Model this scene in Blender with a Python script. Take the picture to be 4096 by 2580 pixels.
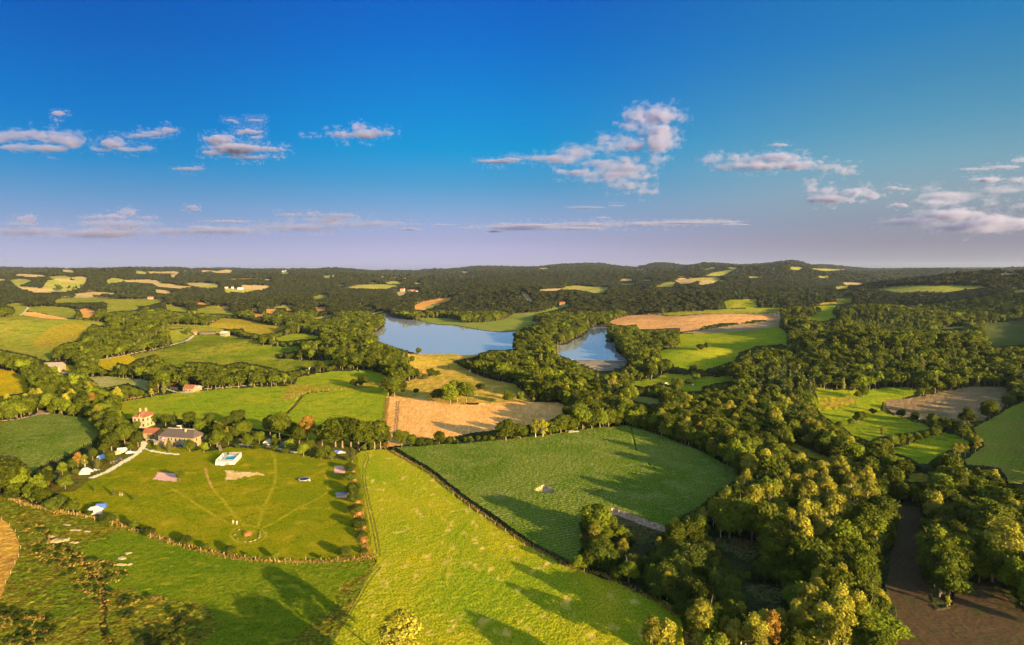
import bpy, bmesh, math, random
import numpy as np
from mathutils import Vector, Matrix, noise as mnoise
R = math.radians
random.seed(7)
S = bpy.context.scene
for o in list(bpy.data.objects): bpy.data.objects.remove(o)
COL = S.collection

# ---------------------------------------------------------------- camera, sky, sun, exposure
CAMZ, FPX, CX, CY, HOR = 90.0, 655.0, 512.0, 322.5, 269.6
PITCH = math.atan((CY - HOR) / FPX)
cam = bpy.data.cameras.new("camera"); camo = bpy.data.objects.new("camera", cam); COL.objects.link(camo)
camo.location = (0, 0, CAMZ); camo.rotation_euler = (R(90) - PITCH, 0, 0)
cam.sensor_width = 36; cam.lens = FPX / 1024 * 36; cam.clip_start = 1; cam.clip_end = 90000
S.camera = camo

SUN_EL, SUN_AZ = R(10.8), R(136.0)      # azimuth clockwise from the view direction (+Y)
sd = Vector((math.sin(SUN_AZ) * math.cos(SUN_EL), math.cos(SUN_AZ) * math.cos(SUN_EL), math.sin(SUN_EL)))
sl = bpy.data.lights.new("sun", "SUN"); sl.energy = 5.0; sl.angle = R(0.5); sl.color = (1.0, 0.74, 0.34)
so = bpy.data.objects.new("sun", sl); COL.objects.link(so); so.rotation_euler = sd.to_track_quat('Z', 'Y').to_euler(); so.location = (0, 0, 3000)

W = bpy.data.worlds.new("World"); S.world = W; W.use_nodes = True
nt = W.node_tree; nt.nodes.clear()
N = nt.nodes.new; Lk = nt.links.new
wo = N("ShaderNodeOutputWorld"); bg = N("ShaderNodeBackground"); sk = N("ShaderNodeTexSky")
sk.sky_type = 'NISHITA'; sk.sun_disc = False; sk.sun_elevation = SUN_EL; sk.sun_rotation = SUN_AZ
sk.altitude = 400; sk.air_density = 1.0; sk.dust_density = 1.0; sk.ozone_density = 2.0
tc = N("ShaderNodeTexCoord"); sx = N("ShaderNodeSeparateXYZ"); Lk(tc.outputs['Generated'], sx.inputs[0])
# the evening sky away from the sun: deep blue overhead, lilac towards the horizon, paler to the right
SKYG = [[(0.0095, (0.2216, 0.2267, 0.5274)), (0.0369, (0.1609, 0.154, 0.3384)), (0.0678, (0.1135, 0.1329, 0.2516)), (0.1044, (0.0616, 0.1241, 0.2211)), (0.1464, (0.0092, 0.1187, 0.2246)), (0.1931, (0.002, 0.1069, 0.2377)), (0.2493, (0.0024, 0.0994, 0.2468)), (0.3109, (0.003, 0.0858, 0.2493))], [(0.0115, (0.2727, 0.2685, 0.646)), (0.0447, (0.211, 0.1836, 0.3839)), (0.082, (0.1547, 0.1795, 0.3078)), (0.126, (0.0622, 0.1787, 0.2842)), (0.176, (0.0025, 0.1997, 0.3214)), (0.231, (0.0029, 0.1872, 0.3553)), (0.2961, (0.0036, 0.1672, 0.3817)), (0.3658, (0.0044, 0.1419, 0.4021))], [(0.0092, (0.2621, 0.2601, 0.5333)), (0.0359, (0.2053, 0.1792, 0.3319)), (0.0661, (0.2056, 0.1904, 0.2798)), (0.1018, (0.2556, 0.2551, 0.2955)), (0.1428, (0.2229, 0.2971, 0.3201)), (0.1885, (0.1465, 0.2898, 0.3335)), (0.2435, (0.094, 0.2772, 0.3543)), (0.304, (0.0387, 0.2661, 0.418))]]
def ramp(stops, sock):
    r = N("ShaderNodeValToRGB"); Lk(sock, r.inputs[0]); cr = r.color_ramp
    while len(cr.elements) < len(stops): cr.elements.new(0.5)
    for e, (p, c) in zip(cr.elements, stops): e.position = p; e.color = (*c, 1)
    return r.outputs[0]
def mixc(f, a, b, bt='MIX'):
    m = N("ShaderNodeMix"); m.data_type = 'RGBA'; m.blend_type = bt
    if f is None: m.inputs[0].default_value = 1
    else: Lk(f, m.inputs[0])
    for i, v in ((6, a), (7, b)):
        if isinstance(v, tuple): m.inputs[i].default_value = (*v, 1)
        else: Lk(v, m.inputs[i])
    return m.outputs[2]
def mr(sock, a, b):
    m = N("ShaderNodeMapRange"); Lk(sock, m.inputs[0]); m.inputs[1].default_value = a; m.inputs[2].default_value = b; m.interpolation_type = 'SMOOTHSTEP'; return m.outputs[0]
TOPG = (.95, .98, 1.0)
gl, gc_, gr = [ramp(s + [(.62, s[-1][1]), (.85, TOPG)], sx.outputs[2]) for s in SKYG]
g = mixc(mr(sx.outputs[0], -.55, 0.), gl, gc_); g = mixc(mr(sx.outputs[0], .0, .58), g, gr)
g = mixc(mr(sx.outputs[1], -.1, .3), (1.25, 1.15, 1.0), g)
Lk(mixc(None, sk.outputs[0], g, 'MULTIPLY'), bg.inputs[0]); bg.inputs[1].default_value = 0.12; Lk(bg.outputs[0], wo.inputs[0])

S.view_settings.view_transform = 'Standard'; S.view_settings.look = 'None'
S.view_settings.exposure = 1.9; S.view_settings.gamma = 1
S.render.engine = 'CYCLES'
cy = S.cycles
cy.use_denoising = True; cy.max_bounces = 5; cy.diffuse_bounces = 2; cy.glossy_bounces = 2; cy.transmission_bounces = 3
cy.volume_bounces = 3; cy.transparent_max_bounces = 8; cy.use_adaptive_sampling = True; cy.adaptive_threshold = 0.02
try: cy.denoiser = 'OPENIMAGEDENOISE'
except Exception: pass

# ---------------------------------------------------------------- numpy noise
def _h(ix, iy, s):
    n = (ix.astype(np.int64) * 374761393 + iy.astype(np.int64) * 668265263 + s * 1442695041) & 0xffffffff
    n = ((n ^ (n >> 13)) * 1274126177) & 0xffffffff
    n = (n ^ (n >> 16)) & 0xffffffff
    return n / 4294967295.0
def vn(x, y, s=0):
    ix = np.floor(x); iy = np.floor(y); fx = x - ix; fy = y - iy
    fx = fx * fx * (3 - 2 * fx); fy = fy * fy * (3 - 2 * fy)
    a = _h(ix, iy, s); b = _h(ix + 1, iy, s); c = _h(ix, iy + 1, s); d = _h(ix + 1, iy + 1, s)
    return (a + (b - a) * fx) * (1 - fy) + (c + (d - c) * fx) * fy - 0.5      # -0.5..0.5
def fbm(x, y, s=0, o=4):
    t = 0; a = 1; k = 0
    for i in range(o):
        t = t + a * vn(x * 2 ** i + 17.3 * i, y * 2 ** i - 9.1 * i, s + i); k += a; a *= .5
    return t / k * 2                                                             # about -1..1
def sst(a, b, x):
    t = np.clip((x - a) / (b - a), 0, 1); return t * t * (3 - 2 * t)

# ---------------------------------------------------------------- photo coordinates -> ground
CP, SP = math.cos(PITCH), math.sin(PITCH)
CR = dict(A=(0, 1600, 2.3516), B=(800, 1600, 2.3516), C=(0, 1000, 2.3516), M=(1000, 1000, 2.3516), E=(2000, 1000, 2.3516),
          F=(3000, 1000, 2.1971), G=(3000, 1600, 2.1971), H=(2000, 1600, 2.3516), W=(0, 0, .58789),
          J=(0, 1980, 2.00667), K=(1100, 1980, 2.00667), L=(2200, 1980, 2.408), N=(3096, 1980, 2.408), Q=(0, 1050, 1.9686), T=(700, 1050, 1.9686), Y=(0, 300, 1.17578), Z=(2048, 300, 1.17578))
def PX(c, x, y):
    ox, oy, s = CR[c]; return ((ox + x / s) / 4.0, (oy + y / s) / 4.0)
def PP(c, *v):
    return np.array([PX(c, v[i], v[i + 1]) for i in range(0, len(v), 2)])
def project(x, y, z):
    f = y * CP - (z - CAMZ) * SP; u = y * SP + (z - CAMZ) * CP
    f = np.maximum(f, 1e-3)
    return CX + FPX * x / f, CY - FPX * u / f
def ray(px, py):
    a = (px - CX) / FPX; b = (CY - py) / FPX
    return a, CP + b * SP, -SP + b * CP
def on_plane(px, py, z=0.0):
    a, b, c = ray(px, py); t = (z - CAMZ) / c; return a * t, b * t
def inpoly(px, py, P):
    r = np.zeros(px.shape, bool); n = len(P); j = n - 1
    for i in range(n):
        xi, yi = P[i]; xj, yj = P[j]
        if yi != yj:
            r ^= ((yi > py) != (yj > py)) & (px < (xj - xi) * (py - yi) / (yj - yi) + xi)
        j = i
    return r
def segdist(x, y, P, closed=False):
    d = np.full(x.shape, 1e9); n = len(P)
    for i in range(n if closed else n - 1):
        ax, ay = P[i]; bx_, by_ = P[(i + 1) % n]; vx, vy = bx_ - ax, by_ - ay
        t = np.clip(((x - ax) * vx + (y - ay) * vy) / (vx * vx + vy * vy + 1e-9), 0, 1)
        d = np.minimum(d, np.hypot(x - ax - t * vx, y - ay - t * vy))
    return d

LAKE_PX = np.vstack([
    PP('M', 1210,600, 1290,592, 1340,625, 1470,655, 1600,668, 1760,705, 1940,712, 2100,745, 2280,770, 2370,772),
    PP('E', 60,772, 170,768, 132,810, 122,850, 200,903, 420,912, 520,895, 640,890, 700,845, 800,800, 845,745, 900,722, 960,716, 1030,732, 1005,800,
       1060,825, 985,852, 1000,868, 1080,872, 1088,950, 1200,1040, 695,1036, 570,992, 470,940, 400,924, 240,926, 150,926, 60,940),
    PP('M', 2260,938, 2120,986, 1900,984, 1620,978, 1520,960, 1400,925, 1250,872, 1150,835, 1140,790, 1200,765, 1262,720, 1268,650, 1240,615)])
LAKE = np.array([on_plane(a, b, 0.2) for a, b in LAKE_PX])
LBB = (LAKE[:, 0].min() - 70, LAKE[:, 0].max() + 70, LAKE[:, 1].min() - 70, LAKE[:, 1].max() + 70)

SKYX = [-300, 0, 60, 170, 300, 425, 470, 545, 600, 635, 655, 680, 700, 725, 770, 790, 806, 850, 900, 1024, 1300]
SKYH = [2.0, 2.0, 2.0, 1.0, .9, 0.0, 1.0, 3.0, 3.0, 0.6, 2.2, 1.8, 4.0, 4.6, 5.0, 6.0, 3.6, 2.0, 1.0, 0.4, .4]
BUMPS = [ # px, distance, height, rx, ry
    (40, 930, 16, 150, 120), (-40, 980, 14, 140, 130), (255, 760, 9, 75, 65), (150, 850, 12, 60, 90), (205, 1010, 8, 60, 60),
    (1010, 1650, 62, 330, 300), (1060, 1150, 34, 160, 170), (820, 870, 20, 75, 70), (880, 1080, 20, 110, 90), (960, 640, 16, 80, 60),
    (840, 660, 16, 60, 70), (735, 1150, 12, 130, 90), (700, 1500, 22, 220, 110), (530, 1600, 30, 150, 120), (610, 1700, 24, 180, 120),
    (480, 2100, 14, 160, 200), (340, 720, 6, 70, 60), (370, 640, 9, 45, 45), (540, 860, 9, 45, 60), (700, 690, 8, 50, 50), (625, 900, 3, 40, 40),
    (600, 560, -9, 70, 50), (700, 470, -7, 60, 60), (560, 640, -5, 60, 40), (900, 420, -5, 80, 60),
    (200, 2350, 20, 260, 160), (60, 2500, 22, 260, 200), (120, 3200, 20, 300, 260), (330, 3100, 20, 320, 250), (760, 3600, 42, 520, 400), (545, 5200, 18, 500, 500),
    (705, 4800, 50, 260, 380), (722, 4300, 25, 200, 200), (786, 5000, 56, 300, 380), (655, 5600, 48, 260, 380), (590, 6200, 52, 420, 380), (470, 6200, 30, 300, 300), (330, 6400, 26, 300, 300), (60, 6400, 30, 500, 300), (180, 6600, -22, 300, 400), (390, 6600, -20, 200, 400), (520, 6600, -18, 200, 400), (860, 6500, -20, 300, 500), (940, 5200, 18, 300, 300)]
def Zt(x, y, lake=True):
    x = np.asarray(x, float); y = np.asarray(y, float)
    d = np.hypot(x, y); yy = np.maximum(y, 1.0); px = CX + FPX * x / yy * CP
    tgt = CAMZ + np.interp(px, SKYX, SKYH) * 7000 / FPX - 11
    rp = np.clip((d - 1350) / 5650, 0, 1)
    z = tgt * (rp ** .95) * (0.15 + 0.85 * sst(900, 1900, d))
    z = np.where(d > 7000, tgt - (d - 7000) * .035, z)
    A = 36 * sst(1000, 2800, d) * (1 - 0.3 * sst(4800, 7000, d))
    z = z + A * fbm(x / 720, y / 720, 11, 3) + 26 * sst(4500, 6500, d) * fbm(x / 1500, y / 1500, 12, 3) + 15 * sst(1300, 2200, d) * fbm(x / 300, y / 300, 14, 2)
    z = z + 1.6 * sst(190, 420, d) * fbm(x / 120, y / 120, 5, 2)
    for bpx, bd, bh, rx, ry in BUMPS:
        bx0 = (bpx - CX) / FPX * bd; 
        z = z + bh * np.exp(-((x - bx0) / rx) ** 2 - ((y - bd) / ry) ** 2)
    # far blue ridge on the right
    z = np.where(d > 11000, np.maximum(z, -20 + (tgt * 0 + CAMZ + 60 + 18 * fbm(x / 1500, y / 1500, 31, 2)) * sst(11500, 14000, d) * sst(780, 870, px)), z)
    if lake:
        m = (x > LBB[0]) & (x < LBB[1]) & (y > LBB[2]) & (y < LBB[3])
        if m.any():
            xm, ym = x[m], y[m]
            s = segdist(xm, ym, LAKE, True); ins = inpoly(xm, ym, LAKE)
            zo = z[m]; zo = 0.7 + (zo - 0.7) * sst(5, 45, s)
            z = z.copy(); z[m] = np.where(ins, -np.minimum(3, .3 + s * .25), zo)
    return z
_ds = np.exp(np.linspace(math.log(55), math.log(9000), 900))
_gc = {}
def ground(px, py):
    """3-D ground point seen at a pixel"""
    k = (round(px, 2), round(py, 2))
    if k in _gc: return _gc[k]
    a, b, c = ray(px, py); t = _ds / b
    x = a * t; y = _ds; zr = CAMZ + c * t
    zt = Zt(x, y); w = np.nonzero(zr < zt)[0]
    i = w[0] if len(w) else len(_ds) - 1
    if i > 0 and len(w):
        g0 = zr[i - 1] - zt[i - 1]; g1 = zr[i] - zt[i]; f = g0 / (g0 - g1 + 1e-9)
    else: f = 1
    j = max(i - 1, 0)
    r = Vector((x[j] + (x[i] - x[j]) * f, y[j] + (y[i] - y[j]) * f, 0)); r.z = float(Zt(np.array([r.x]), np.array([r.y]))[0])
    _gc[k] = r; return r
def G(c, x, y): return ground(*PX(c, x, y))
def gz(x, y): return float(Zt(np.array([float(x)]), np.array([float(y)]))[0])
# ---------------------------------------------------------------- the land: fields drawn over the photo, laid on the terrain
# (object name, material, polygon in photo pixels); later ones lie over earlier ones; everything else is woodland
FIELDS = []
def fld(name, mat, *polys):
    FIELDS.append((name, mat, [np.vstack(p) if isinstance(p, list) else p for p in polys]))
# near ground
fld('rough_pasture', 'rough', PP('W', -90,1150, 20,1168, 75,1190, 150,1203, 240,1218, 330,1250, 430,1285, 560,1315, 700,1322, 878,1312, 890,1340, 770,1640, -90,1640))
fld('pasture', 'lush', PP('J', 700,420, 900,340, 1200,350, 1500,420, 1900,510, 2408,545, 2700,540, 2930,540, 2600,1000, 2300,1400, 1500,1400, 1650,1100, 1600,930, 1300,800, 930,790, 980,640, 760,540, 640,470))
fld('campsite_lawn', 'lawn', PP('W', 120,1180, 165,1140, 215,1125, 270,1080, 330,1052, 480,1062, 545,1052, 640,1052, 700,1068, 770,1080, 850,1068, 862,1090, 880,1312, 740,1322, 640,1318, 560,1308, 430,1280, 330,1243, 240,1212, 150,1196),
    PP('A', 1370,250, 1480,280, 1700,250, 1900,300, 1900,470, 1380,470))
fld('stubble_patch', 'dryround', PP('J', -200,150, 0,190, 60,230, 120,310, 155,400, 145,500, 110,580, 60,680, 0,840, -200,900))
fld('yellow_meadow', 'yellow', PP('W', 838,1064, 905,1056, 925,1062, 1012,1118, 1100,1190, 1190,1250, 1330,1330, 1400,1352, 1480,1385, 1560,1415, 1600,1440, 1620,1640, 700,1640, 780,1517, 885,1320, 878,1312, 858,1180))
fld('maize_field', 'maize', PP('W', 924,1056, 1000,1052, 1100,1045, 1230,1032, 1330,1018, 1400,1008, 1480,1003, 1560,1030, 1650,1065, 1735,1112, 1735,1130, 1690,1160, 1640,1200, 1558,1247, 1490,1222, 1440,1203, 1372,1215, 1360,1232, 1372,1290, 1345,1330, 1250,1282, 1180,1232, 1100,1178, 1012,1106))
fld('bare_patch', 'dirt', PP('H', 330,870, 410,820, 500,862, 500,890, 380,888))
fld('clearing', 'roughdark', PP('L', 580,172, 820,255, 1110,345, 960,470, 830,480, 740,420, 640,300), PP('L', 1500,400, 1750,420, 2000,440, 2030,560, 1900,660, 1750,560, 1560,470),
    PP('L', 1850,880, 2100,860, 2300,960, 2200,1050, 2000,1020))
fld('maize_field', 'maize', PP('A', -60,205, 0,218, 200,195, 380,152, 500,138, 690,165, 850,195, 905,260, 945,345, 880,400, 790,440, 720,470, 650,520, 560,560, 430,600, 330,680, 290,720, 240,640, 150,560, 0,540, -60,540))
fld('farm_track', 'dirt', PP('A', -60,200, 0,205, 130,190, 330,140, 370,90, 420,90, 430,130, 490,128, 480,145, 380,152, 190,192, 0,218, -60,225))
fld('bare_pitch', 'brown', PP('A', 500,700, 620,660, 760,700, 860,740, 760,800, 600,850, 520,860, 480,780))
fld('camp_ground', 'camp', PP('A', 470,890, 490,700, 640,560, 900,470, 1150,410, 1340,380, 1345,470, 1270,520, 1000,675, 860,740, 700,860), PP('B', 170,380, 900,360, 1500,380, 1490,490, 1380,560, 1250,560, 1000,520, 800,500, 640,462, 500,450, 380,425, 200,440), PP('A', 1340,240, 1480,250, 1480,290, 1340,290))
# middle meadows
fld('pasture', 'bright', PP('W', 282,945, 345,935, 430,921, 600,911, 690,908, 700,886, 790,873, 870,872, 908,884, 912,935, 905,1030, 860,1040, 700,1030, 560,1000, 420,985, 290,985))
fld('rough_strip', 'ochre', PP('M', 330,1262, 500,1265, 700,1280, 900,1305, 1130,1240, 1280,1240, 1240,1290, 1000,1310, 760,1318, 560,1340, 460,1370, 380,1410, 290,1410, 300,1360, 390,1300))
fld('dry_pasture', 'dry', PP('M', 1480,975, 1620,982, 1750,990, 1900,1050, 2000,1110, 2100,1160, 2200,1200, 2500,1270, 2660,1420, 2500,1460, 2100,1440, 1900,1460, 1700,1450, 1500,1400, 1370,1390, 1300,1390, 1460,1240, 1590,1190, 1580,1130, 1500,1090))
fld('dam_face', 'gravel', PP('E', 695,1036, 1200,1042, 1180,1090, 1060,1140, 900,1140, 840,1110, 740,1075))
fld('dam_face', 'dry', PP('M', 1610,980, 2130,985, 2140,1000, 1900,1050, 1750,1010))
fld('stubble_field', 'stubble', PP('W', 906,934, 950,934, 1010,942, 1050,948, 1100,953, 1180,947, 1260,945, 1332,950, 1322,972, 1290,990, 1240,1000, 1160,1012, 1100,1020, 1000,1040, 905,1052, 908,1000))
# left hills
fld('pasture', 'hillgreen', PP('C', 35,520, 140,500, 240,510, 262,540, 205,612, 130,625, 70,640, 140,590, 130,540))
fld('hill_meadow', 'hillgreen', PP('C', -90,640, 230,615, 430,640, 620,650, 1020,680, 990,725, 860,695, 820,740, 740,850, 590,880, 500,930, 470,1040, 400,1040, 300,995, 100,955, -90,920))
fld('dry_slope', 'ochre', PP('C', 600,695, 760,690, 820,740, 740,840, 560,880, 480,930, 400,930, 300,910, 310,860, 400,790, 480,730))
fld('pasture', 'hillgreen', PP('C', 270,540, 400,528, 680,545, 720,600, 700,642, 560,640, 430,600, 260,580))
fld('stubble_strip', 'stubble', PP('C', 205,612, 240,585, 340,590, 450,610, 600,640, 640,654, 420,645))
fld('stubble_field', 'orange', PP('C', 745,562, 800,552, 900,565, 900,600, 830,640, 770,637, 765,600))
fld('pasture', 'hillgreen', PP('C', 510,480, 640,462, 740,450, 830,455, 1000,465, 1200,470, 1380,462, 1550,465, 1500,490, 1390,525, 1180,530, 1010,510, 940,470, 820,480, 700,500, 600,490), PP('C', 1010,515, 1150,512, 1290,535, 1280,562, 1150,570, 1020,585),
    PP('C', 1555,515, 1700,540, 1790,552, 1730,587, 1600,575))
fld('pasture', 'farmeadow', PP('C', 100,285, 180,270, 290,292, 200,330, 140,335), PP('C', 440,292, 500,280, 700,290, 810,302, 740,360, 620,392, 450,402, 390,362, 430,325), PP('C', 460,252, 640,248, 690,262, 640,277, 480,272),
    PP('C', 1000,292, 1060,265, 1145,277, 1130,302, 1010,310), PP('C', 1280,200, 1375,200, 1362,225, 1285,226), PP('C', 1750,315, 1900,312, 2060,318, 2020,352, 1900,357, 1770,332), PP('C', 2100,360, 2400,378, 2300,402, 2130,402),
    PP('C', 2010,208, 2080,195, 2170,190, 2180,205, 2080,214))
fld('stubble_field', 'farstubble', PP('C', 490,287, 560,276, 710,290, 700,305, 560,300), PP('C', 150,234, 250,227, 400,240, 450,250, 300,256, 150,244), PP('C', 230,372, 440,376, 550,382, 540,397, 330,404), PP('C', 1165,287, 1350,280, 1515,300, 1490,317, 1200,303),
    PP('C', 1390,210, 1600,205, 1690,213, 1650,223, 1400,220), PP('C', 1480,322, 1640,330, 1760,345, 1700,364, 1600,352, 1500,342), PP('C', 1460,372, 1600,387, 1600,412, 1470,402), PP('C', 2270,332, 2460,335, 2460,378, 2280,372), PP('C', 590,192, 700,192, 650,203),
    PP('C', 1600,230, 1650,232, 1640,262, 1615,255), PP('C', -60,270, 60,278, 40,290, -60,290))
fld('stubble_field', 'orange', PP('C', 1840,495, 1970,497, 1975,517, 1850,512), PP('C', 2040,530, 2150,528, 2140,560, 2050,552))
fld('pasture', 'hillgreen', PP('C', 1850,592, 1860,560, 2040,532, 2060,560, 2240,590, 2200,614, 2100,602, 2000,602))
fld('rough_pasture', 'ochre', PP('C', 1950,717, 2080,640, 2280,655, 2330,665, 2460,690, 2460,800, 2300,772, 2280,742, 2150,747, 2000,737))
fld('pasture', 'hillgreen', PP('C', 1555,705, 1700,700, 1860,712, 1950,720, 2100,750, 2110,782, 1990,792, 1880,772, 1850,802, 1780,802, 1720,735, 1650,742, 1580,742))
fld('pasture', 'hillgreen', PP('C', 1580,762, 1720,742, 1790,800, 1770,822, 1700,870, 1620,892, 1600,820))
fld('round_hill_meadow', 'darkmeadow', [PP('C', 1230,995, 1430,950, 1640,905, 1750,872, 1810,815, 1950,790, 2200,810, 2408,855), PP('M', 100,895, 300,915, 480,912, 440,950, 220,990, 250,1030, 620,1042, 790,1040, 770,1080, 620,1100, 450,1120, 330,1150, 200,1110, 0,1070),
    PP('C', 2250,1050, 2100,1085, 1900,1055, 1740,1055, 1700,1115, 1560,1060, 1460,985, 1280,1030)])
fld('yellow_field', 'yellowdim', PP('C', 890,1040, 1060,1010, 1210,990, 1285,1025, 1200,1082, 1100,1060, 1060,1110, 1050,1140, 960,1115, 920,1080), PP('C', 460,1062, 600,1080, 712,1095, 708,1152, 620,1168, 550,1152, 545,1100))
fld('pasture', 'palemeadow', PP('C', 815,1190, 960,1195, 1100,1203, 1350,1215, 1400,1245, 1385,1335, 1300,1292, 1200,1255, 1000,1290, 940,1300, 890,1240))
fld('yellow_field', 'yellowdim', PP('C', -90,1110, 0,1120, 100,1140, 240,1190, 240,1250, 300,1320, 200,1348, 0,1375, -90,1380))
fld('pasture', 'ochre', PP('M', -60,665, 100,690, 270,722, 290,690, 360,690, 330,740, 230,780, 120,792, 0,782, -60,760))
fld('pasture', 'bright', PP('M', 240,827, 380,795, 500,780, 560,800, 700,812, 690,827, 400,852, 300,862, 250,850))
fld('stubble_field', 'orange', PP('M', 150,558, 232,572, 200,602, 150,592), PP('M', 335,552, 425,546, 425,572, 345,574), PP('M', 615,545, 722,545, 700,572, 640,582), PP('M', 15,590, 130,612, 130,632, 50,632))
fld('stubble_field', 'farstubble', PP('M', -10,335, 195,340, 150,362, 30,377, -10,377), PP('M', 1388,392, 1460,392, 1440,420, 1395,430), PP('M', 690,240, 750,240, 740,267, 700,264), PP('M', 1990,200, 2060,205, 2040,216, 2000,214), PP('M', 1080,612, 1250,570, 1262,582, 1180,600))
fld('pasture', 'farmeadow', PP('M', 570,645, 760,605, 795,625, 650,652), PP('M', 1080,535, 1150,535, 1150,562, 1090,562), PP('M', 1280,302, 1370,293, 1450,312, 1400,322, 1290,322), PP('M', 1130,305, 1200,305, 1190,320, 1140,318), PP('M', 1550,305, 1630,317, 1610,325, 1552,320),
    PP('M', 300,203, 365,210, 340,230, 300,224), PP('M', 290,515, 405,522, 400,540, 300,535), PP('M', 600,455, 680,420, 740,428, 720,450, 640,462), PP('M', 835,325, 890,328, 885,345, 840,343))
fld('stubble_field', 'orange', PP('M', 1545,520, 1620,487, 1760,465, 1900,447, 1870,480, 1790,500, 1700,515, 1640,568, 1545,558))
fld('pasture', 'farmeadow', PP('M', 1610,550, 1700,520, 1790,505, 1780,525, 1730,530, 1720,550))
fld('shore_meadow', 'shore', [PP('M', 1590,642, 1830,640, 1960,660, 1990,690, 2200,680), PP('E', 0,660, 60,640, 130,600, 330,590, 420,570, 480,552, 560,535, 640,518, 660,530, 560,555, 430,585, 320,605, 300,670, 420,682, 250,710, 170,760, 60,775), PP('M', 2280,768, 2100,742, 1940,712, 1760,705, 1600,672)])
# right side
fld('stubble_field', 'redstubble', PP('E', 1010,680, 1100,645, 1200,620, 1400,603, 1560,622, 1740,622, 1900,603, 2640,597, 2640,680, 2408,660, 2260,692, 2080,692, 1900,722, 1870,747, 1780,762, 1690,772, 1690,735, 1400,747, 1300,742, 1280,702, 1150,712, 1080,702))
fld('pasture', 'hillgreen', PP('E', 1460,602, 1700,585, 2100,565, 2408,548, 2640,548, 2640,596, 1900,602, 1640,622))
fld('stubble_field', 'tan', PP('E', 1700,782, 2000,740, 2250,700, 2408,688, 2640,645, 2620,735, 2408,757, 2100,777, 1900,787))
fld('bright_pasture', 'bright', [PP('E', 1700,792, 1950,787, 2200,772, 2408,757), PP('F', 235,672, 335,745, 320,850, 280,830, 100,842), PP('E', 2400,905, 2350,930, 2250,960, 2200,1050, 2150,1060, 2000,1110, 1900,1130, 1780,1130, 1640,1100, 1600,1040, 1520,1030, 1490,950, 1650,920, 1690,870, 1680,800)])
fld('pasture', 'bright', PP('E', 1250,1235, 1450,1220, 1540,1165, 1620,1172, 1780,1182, 1900,1202, 2200,1190, 2170,1240, 2000,1262, 1900,1290, 1890,1332, 1740,1342, 1620,1282, 1500,1250, 1350,1292, 1260,1272))
fld('pasture', 'shore', PP('E', 1220,1370, 1400,1385, 1560,1420, 1560,1450, 1400,1450, 1260,1420))
fld('pasture', 'farmeadow', PP('E', 570,372, 620,345, 760,335, 880,350, 950,350, 1030,350, 960,405, 880,405, 800,387, 700,372), PP('E', 1110,320, 1260,315, 1285,327, 1180,332), PP('E', 1320,292, 1340,278, 1430,280, 1410,294), PP('E', 1460,348, 1560,303, 1645,305, 1620,352),
    PP('E', 1935,242, 2000,215, 2150,190, 2240,168, 2170,202, 2100,242, 2000,247), PP('E', 1905,195, 1990,163, 2040,166, 1995,184), PP('E', 2130,165, 2240,168, 2200,182, 2160,178), PP('E', 1760,265, 2000,262, 2090,270, 2040,287, 1800,274), PP('F', 350,148, 470,155, 420,177, 350,172), PP('F', 520,163, 700,165, 835,175, 650,187),
    PP('F', -10,232, 110,238, 100,248, -10,245), PP('F', 750,327, 870,315, 850,342, 760,347), PP('F', 2320,360, 2460,348, 2460,378, 2330,377), PP('F', 600,232, 690,232, 680,246, 600,248))
fld('stubble_field', 'farstubble', PP('E', 340,375, 440,370, 570,360, 560,380, 420,387), PP('E', 1120,292, 1150,270, 1240,270, 1240,292), PP('E', 1640,292, 1680,275, 1870,275, 1800,312, 1700,320), PP('E', 1860,322, 1900,285, 1960,280, 2030,300, 1980,320, 1900,327), PP('F', 810,285, 1000,290, 970,310, 830,306),
    PP('E', 190,385, 235,395, 300,480, 285,500, 215,445), PP('E', 360,172, 460,168, 440,180, 370,180), PP('F', 2140,210, 2400,208, 2400,216, 2200,220))
fld('pasture', 'darkmeadow', PP('E', 2100,482, 2408,460, 2408,547, 2130,557), PP('F', 760,432, 895,403, 895,470, 770,478))
fld('yellow_field', 'yellowfar', PP('F', 1150,347, 1250,325, 1500,312, 1800,315, 2065,320, 2060,337, 1900,347, 1720,377, 1600,372, 1450,367, 1350,382, 1230,367), PP('F', 1650,687, 1890,668, 1885,692, 1700,702))
fld('pasture', 'bright', PP('F', 560,500, 755,488, 720,545, 770,605, 600,632, 500,612, 575,560))
fld('farm_yard', 'dry', PP('F', 600,472, 760,460, 765,480, 620,488))
fld('hill_pasture', 'hilldark', PP('F', 2050,650, 2300,630, 2500,590, 2500,820, 2300,840, 2120,850, 2060,720))
fld('valley_meadow', 'bright', [PP('F', 550,1215, 900,1240, 1250,1210, 1400,1213, 1480,1240, 1400,1290, 1250,1330, 1160,1370, 1130,1406), PP('G', 1150,100, 1250,130, 1400,180, 1560,230, 1600,250, 1500,270, 1300,300, 1120,325, 1050,370, 900,310, 820,240, 720,190, 610,120), PP('F', 600,1406, 590,1300)])
fld('rough_patch', 'ochre', PP('F', 590,1285, 900,1300, 950,1330, 900,1360, 700,1406, 620,1406))
fld('bare_field', 'brownfield', PP('F', 1190,1370, 1450,1300, 1700,1240, 2000,1200, 2250,1210, 2290,1300, 2200,1406), PP('G', 1195,80, 1190,-5, 2200,-5, 2060,180, 1900,195, 1700,155, 1500,175, 1400,155, 1280,140))
fld('valley_meadow', 'bright', PP('G', 1180,440, 1400,380, 1700,282, 1850,330, 1930,380, 1900,470, 1750,440, 1640,500, 1550,560, 1480,565, 1400,505))
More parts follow.
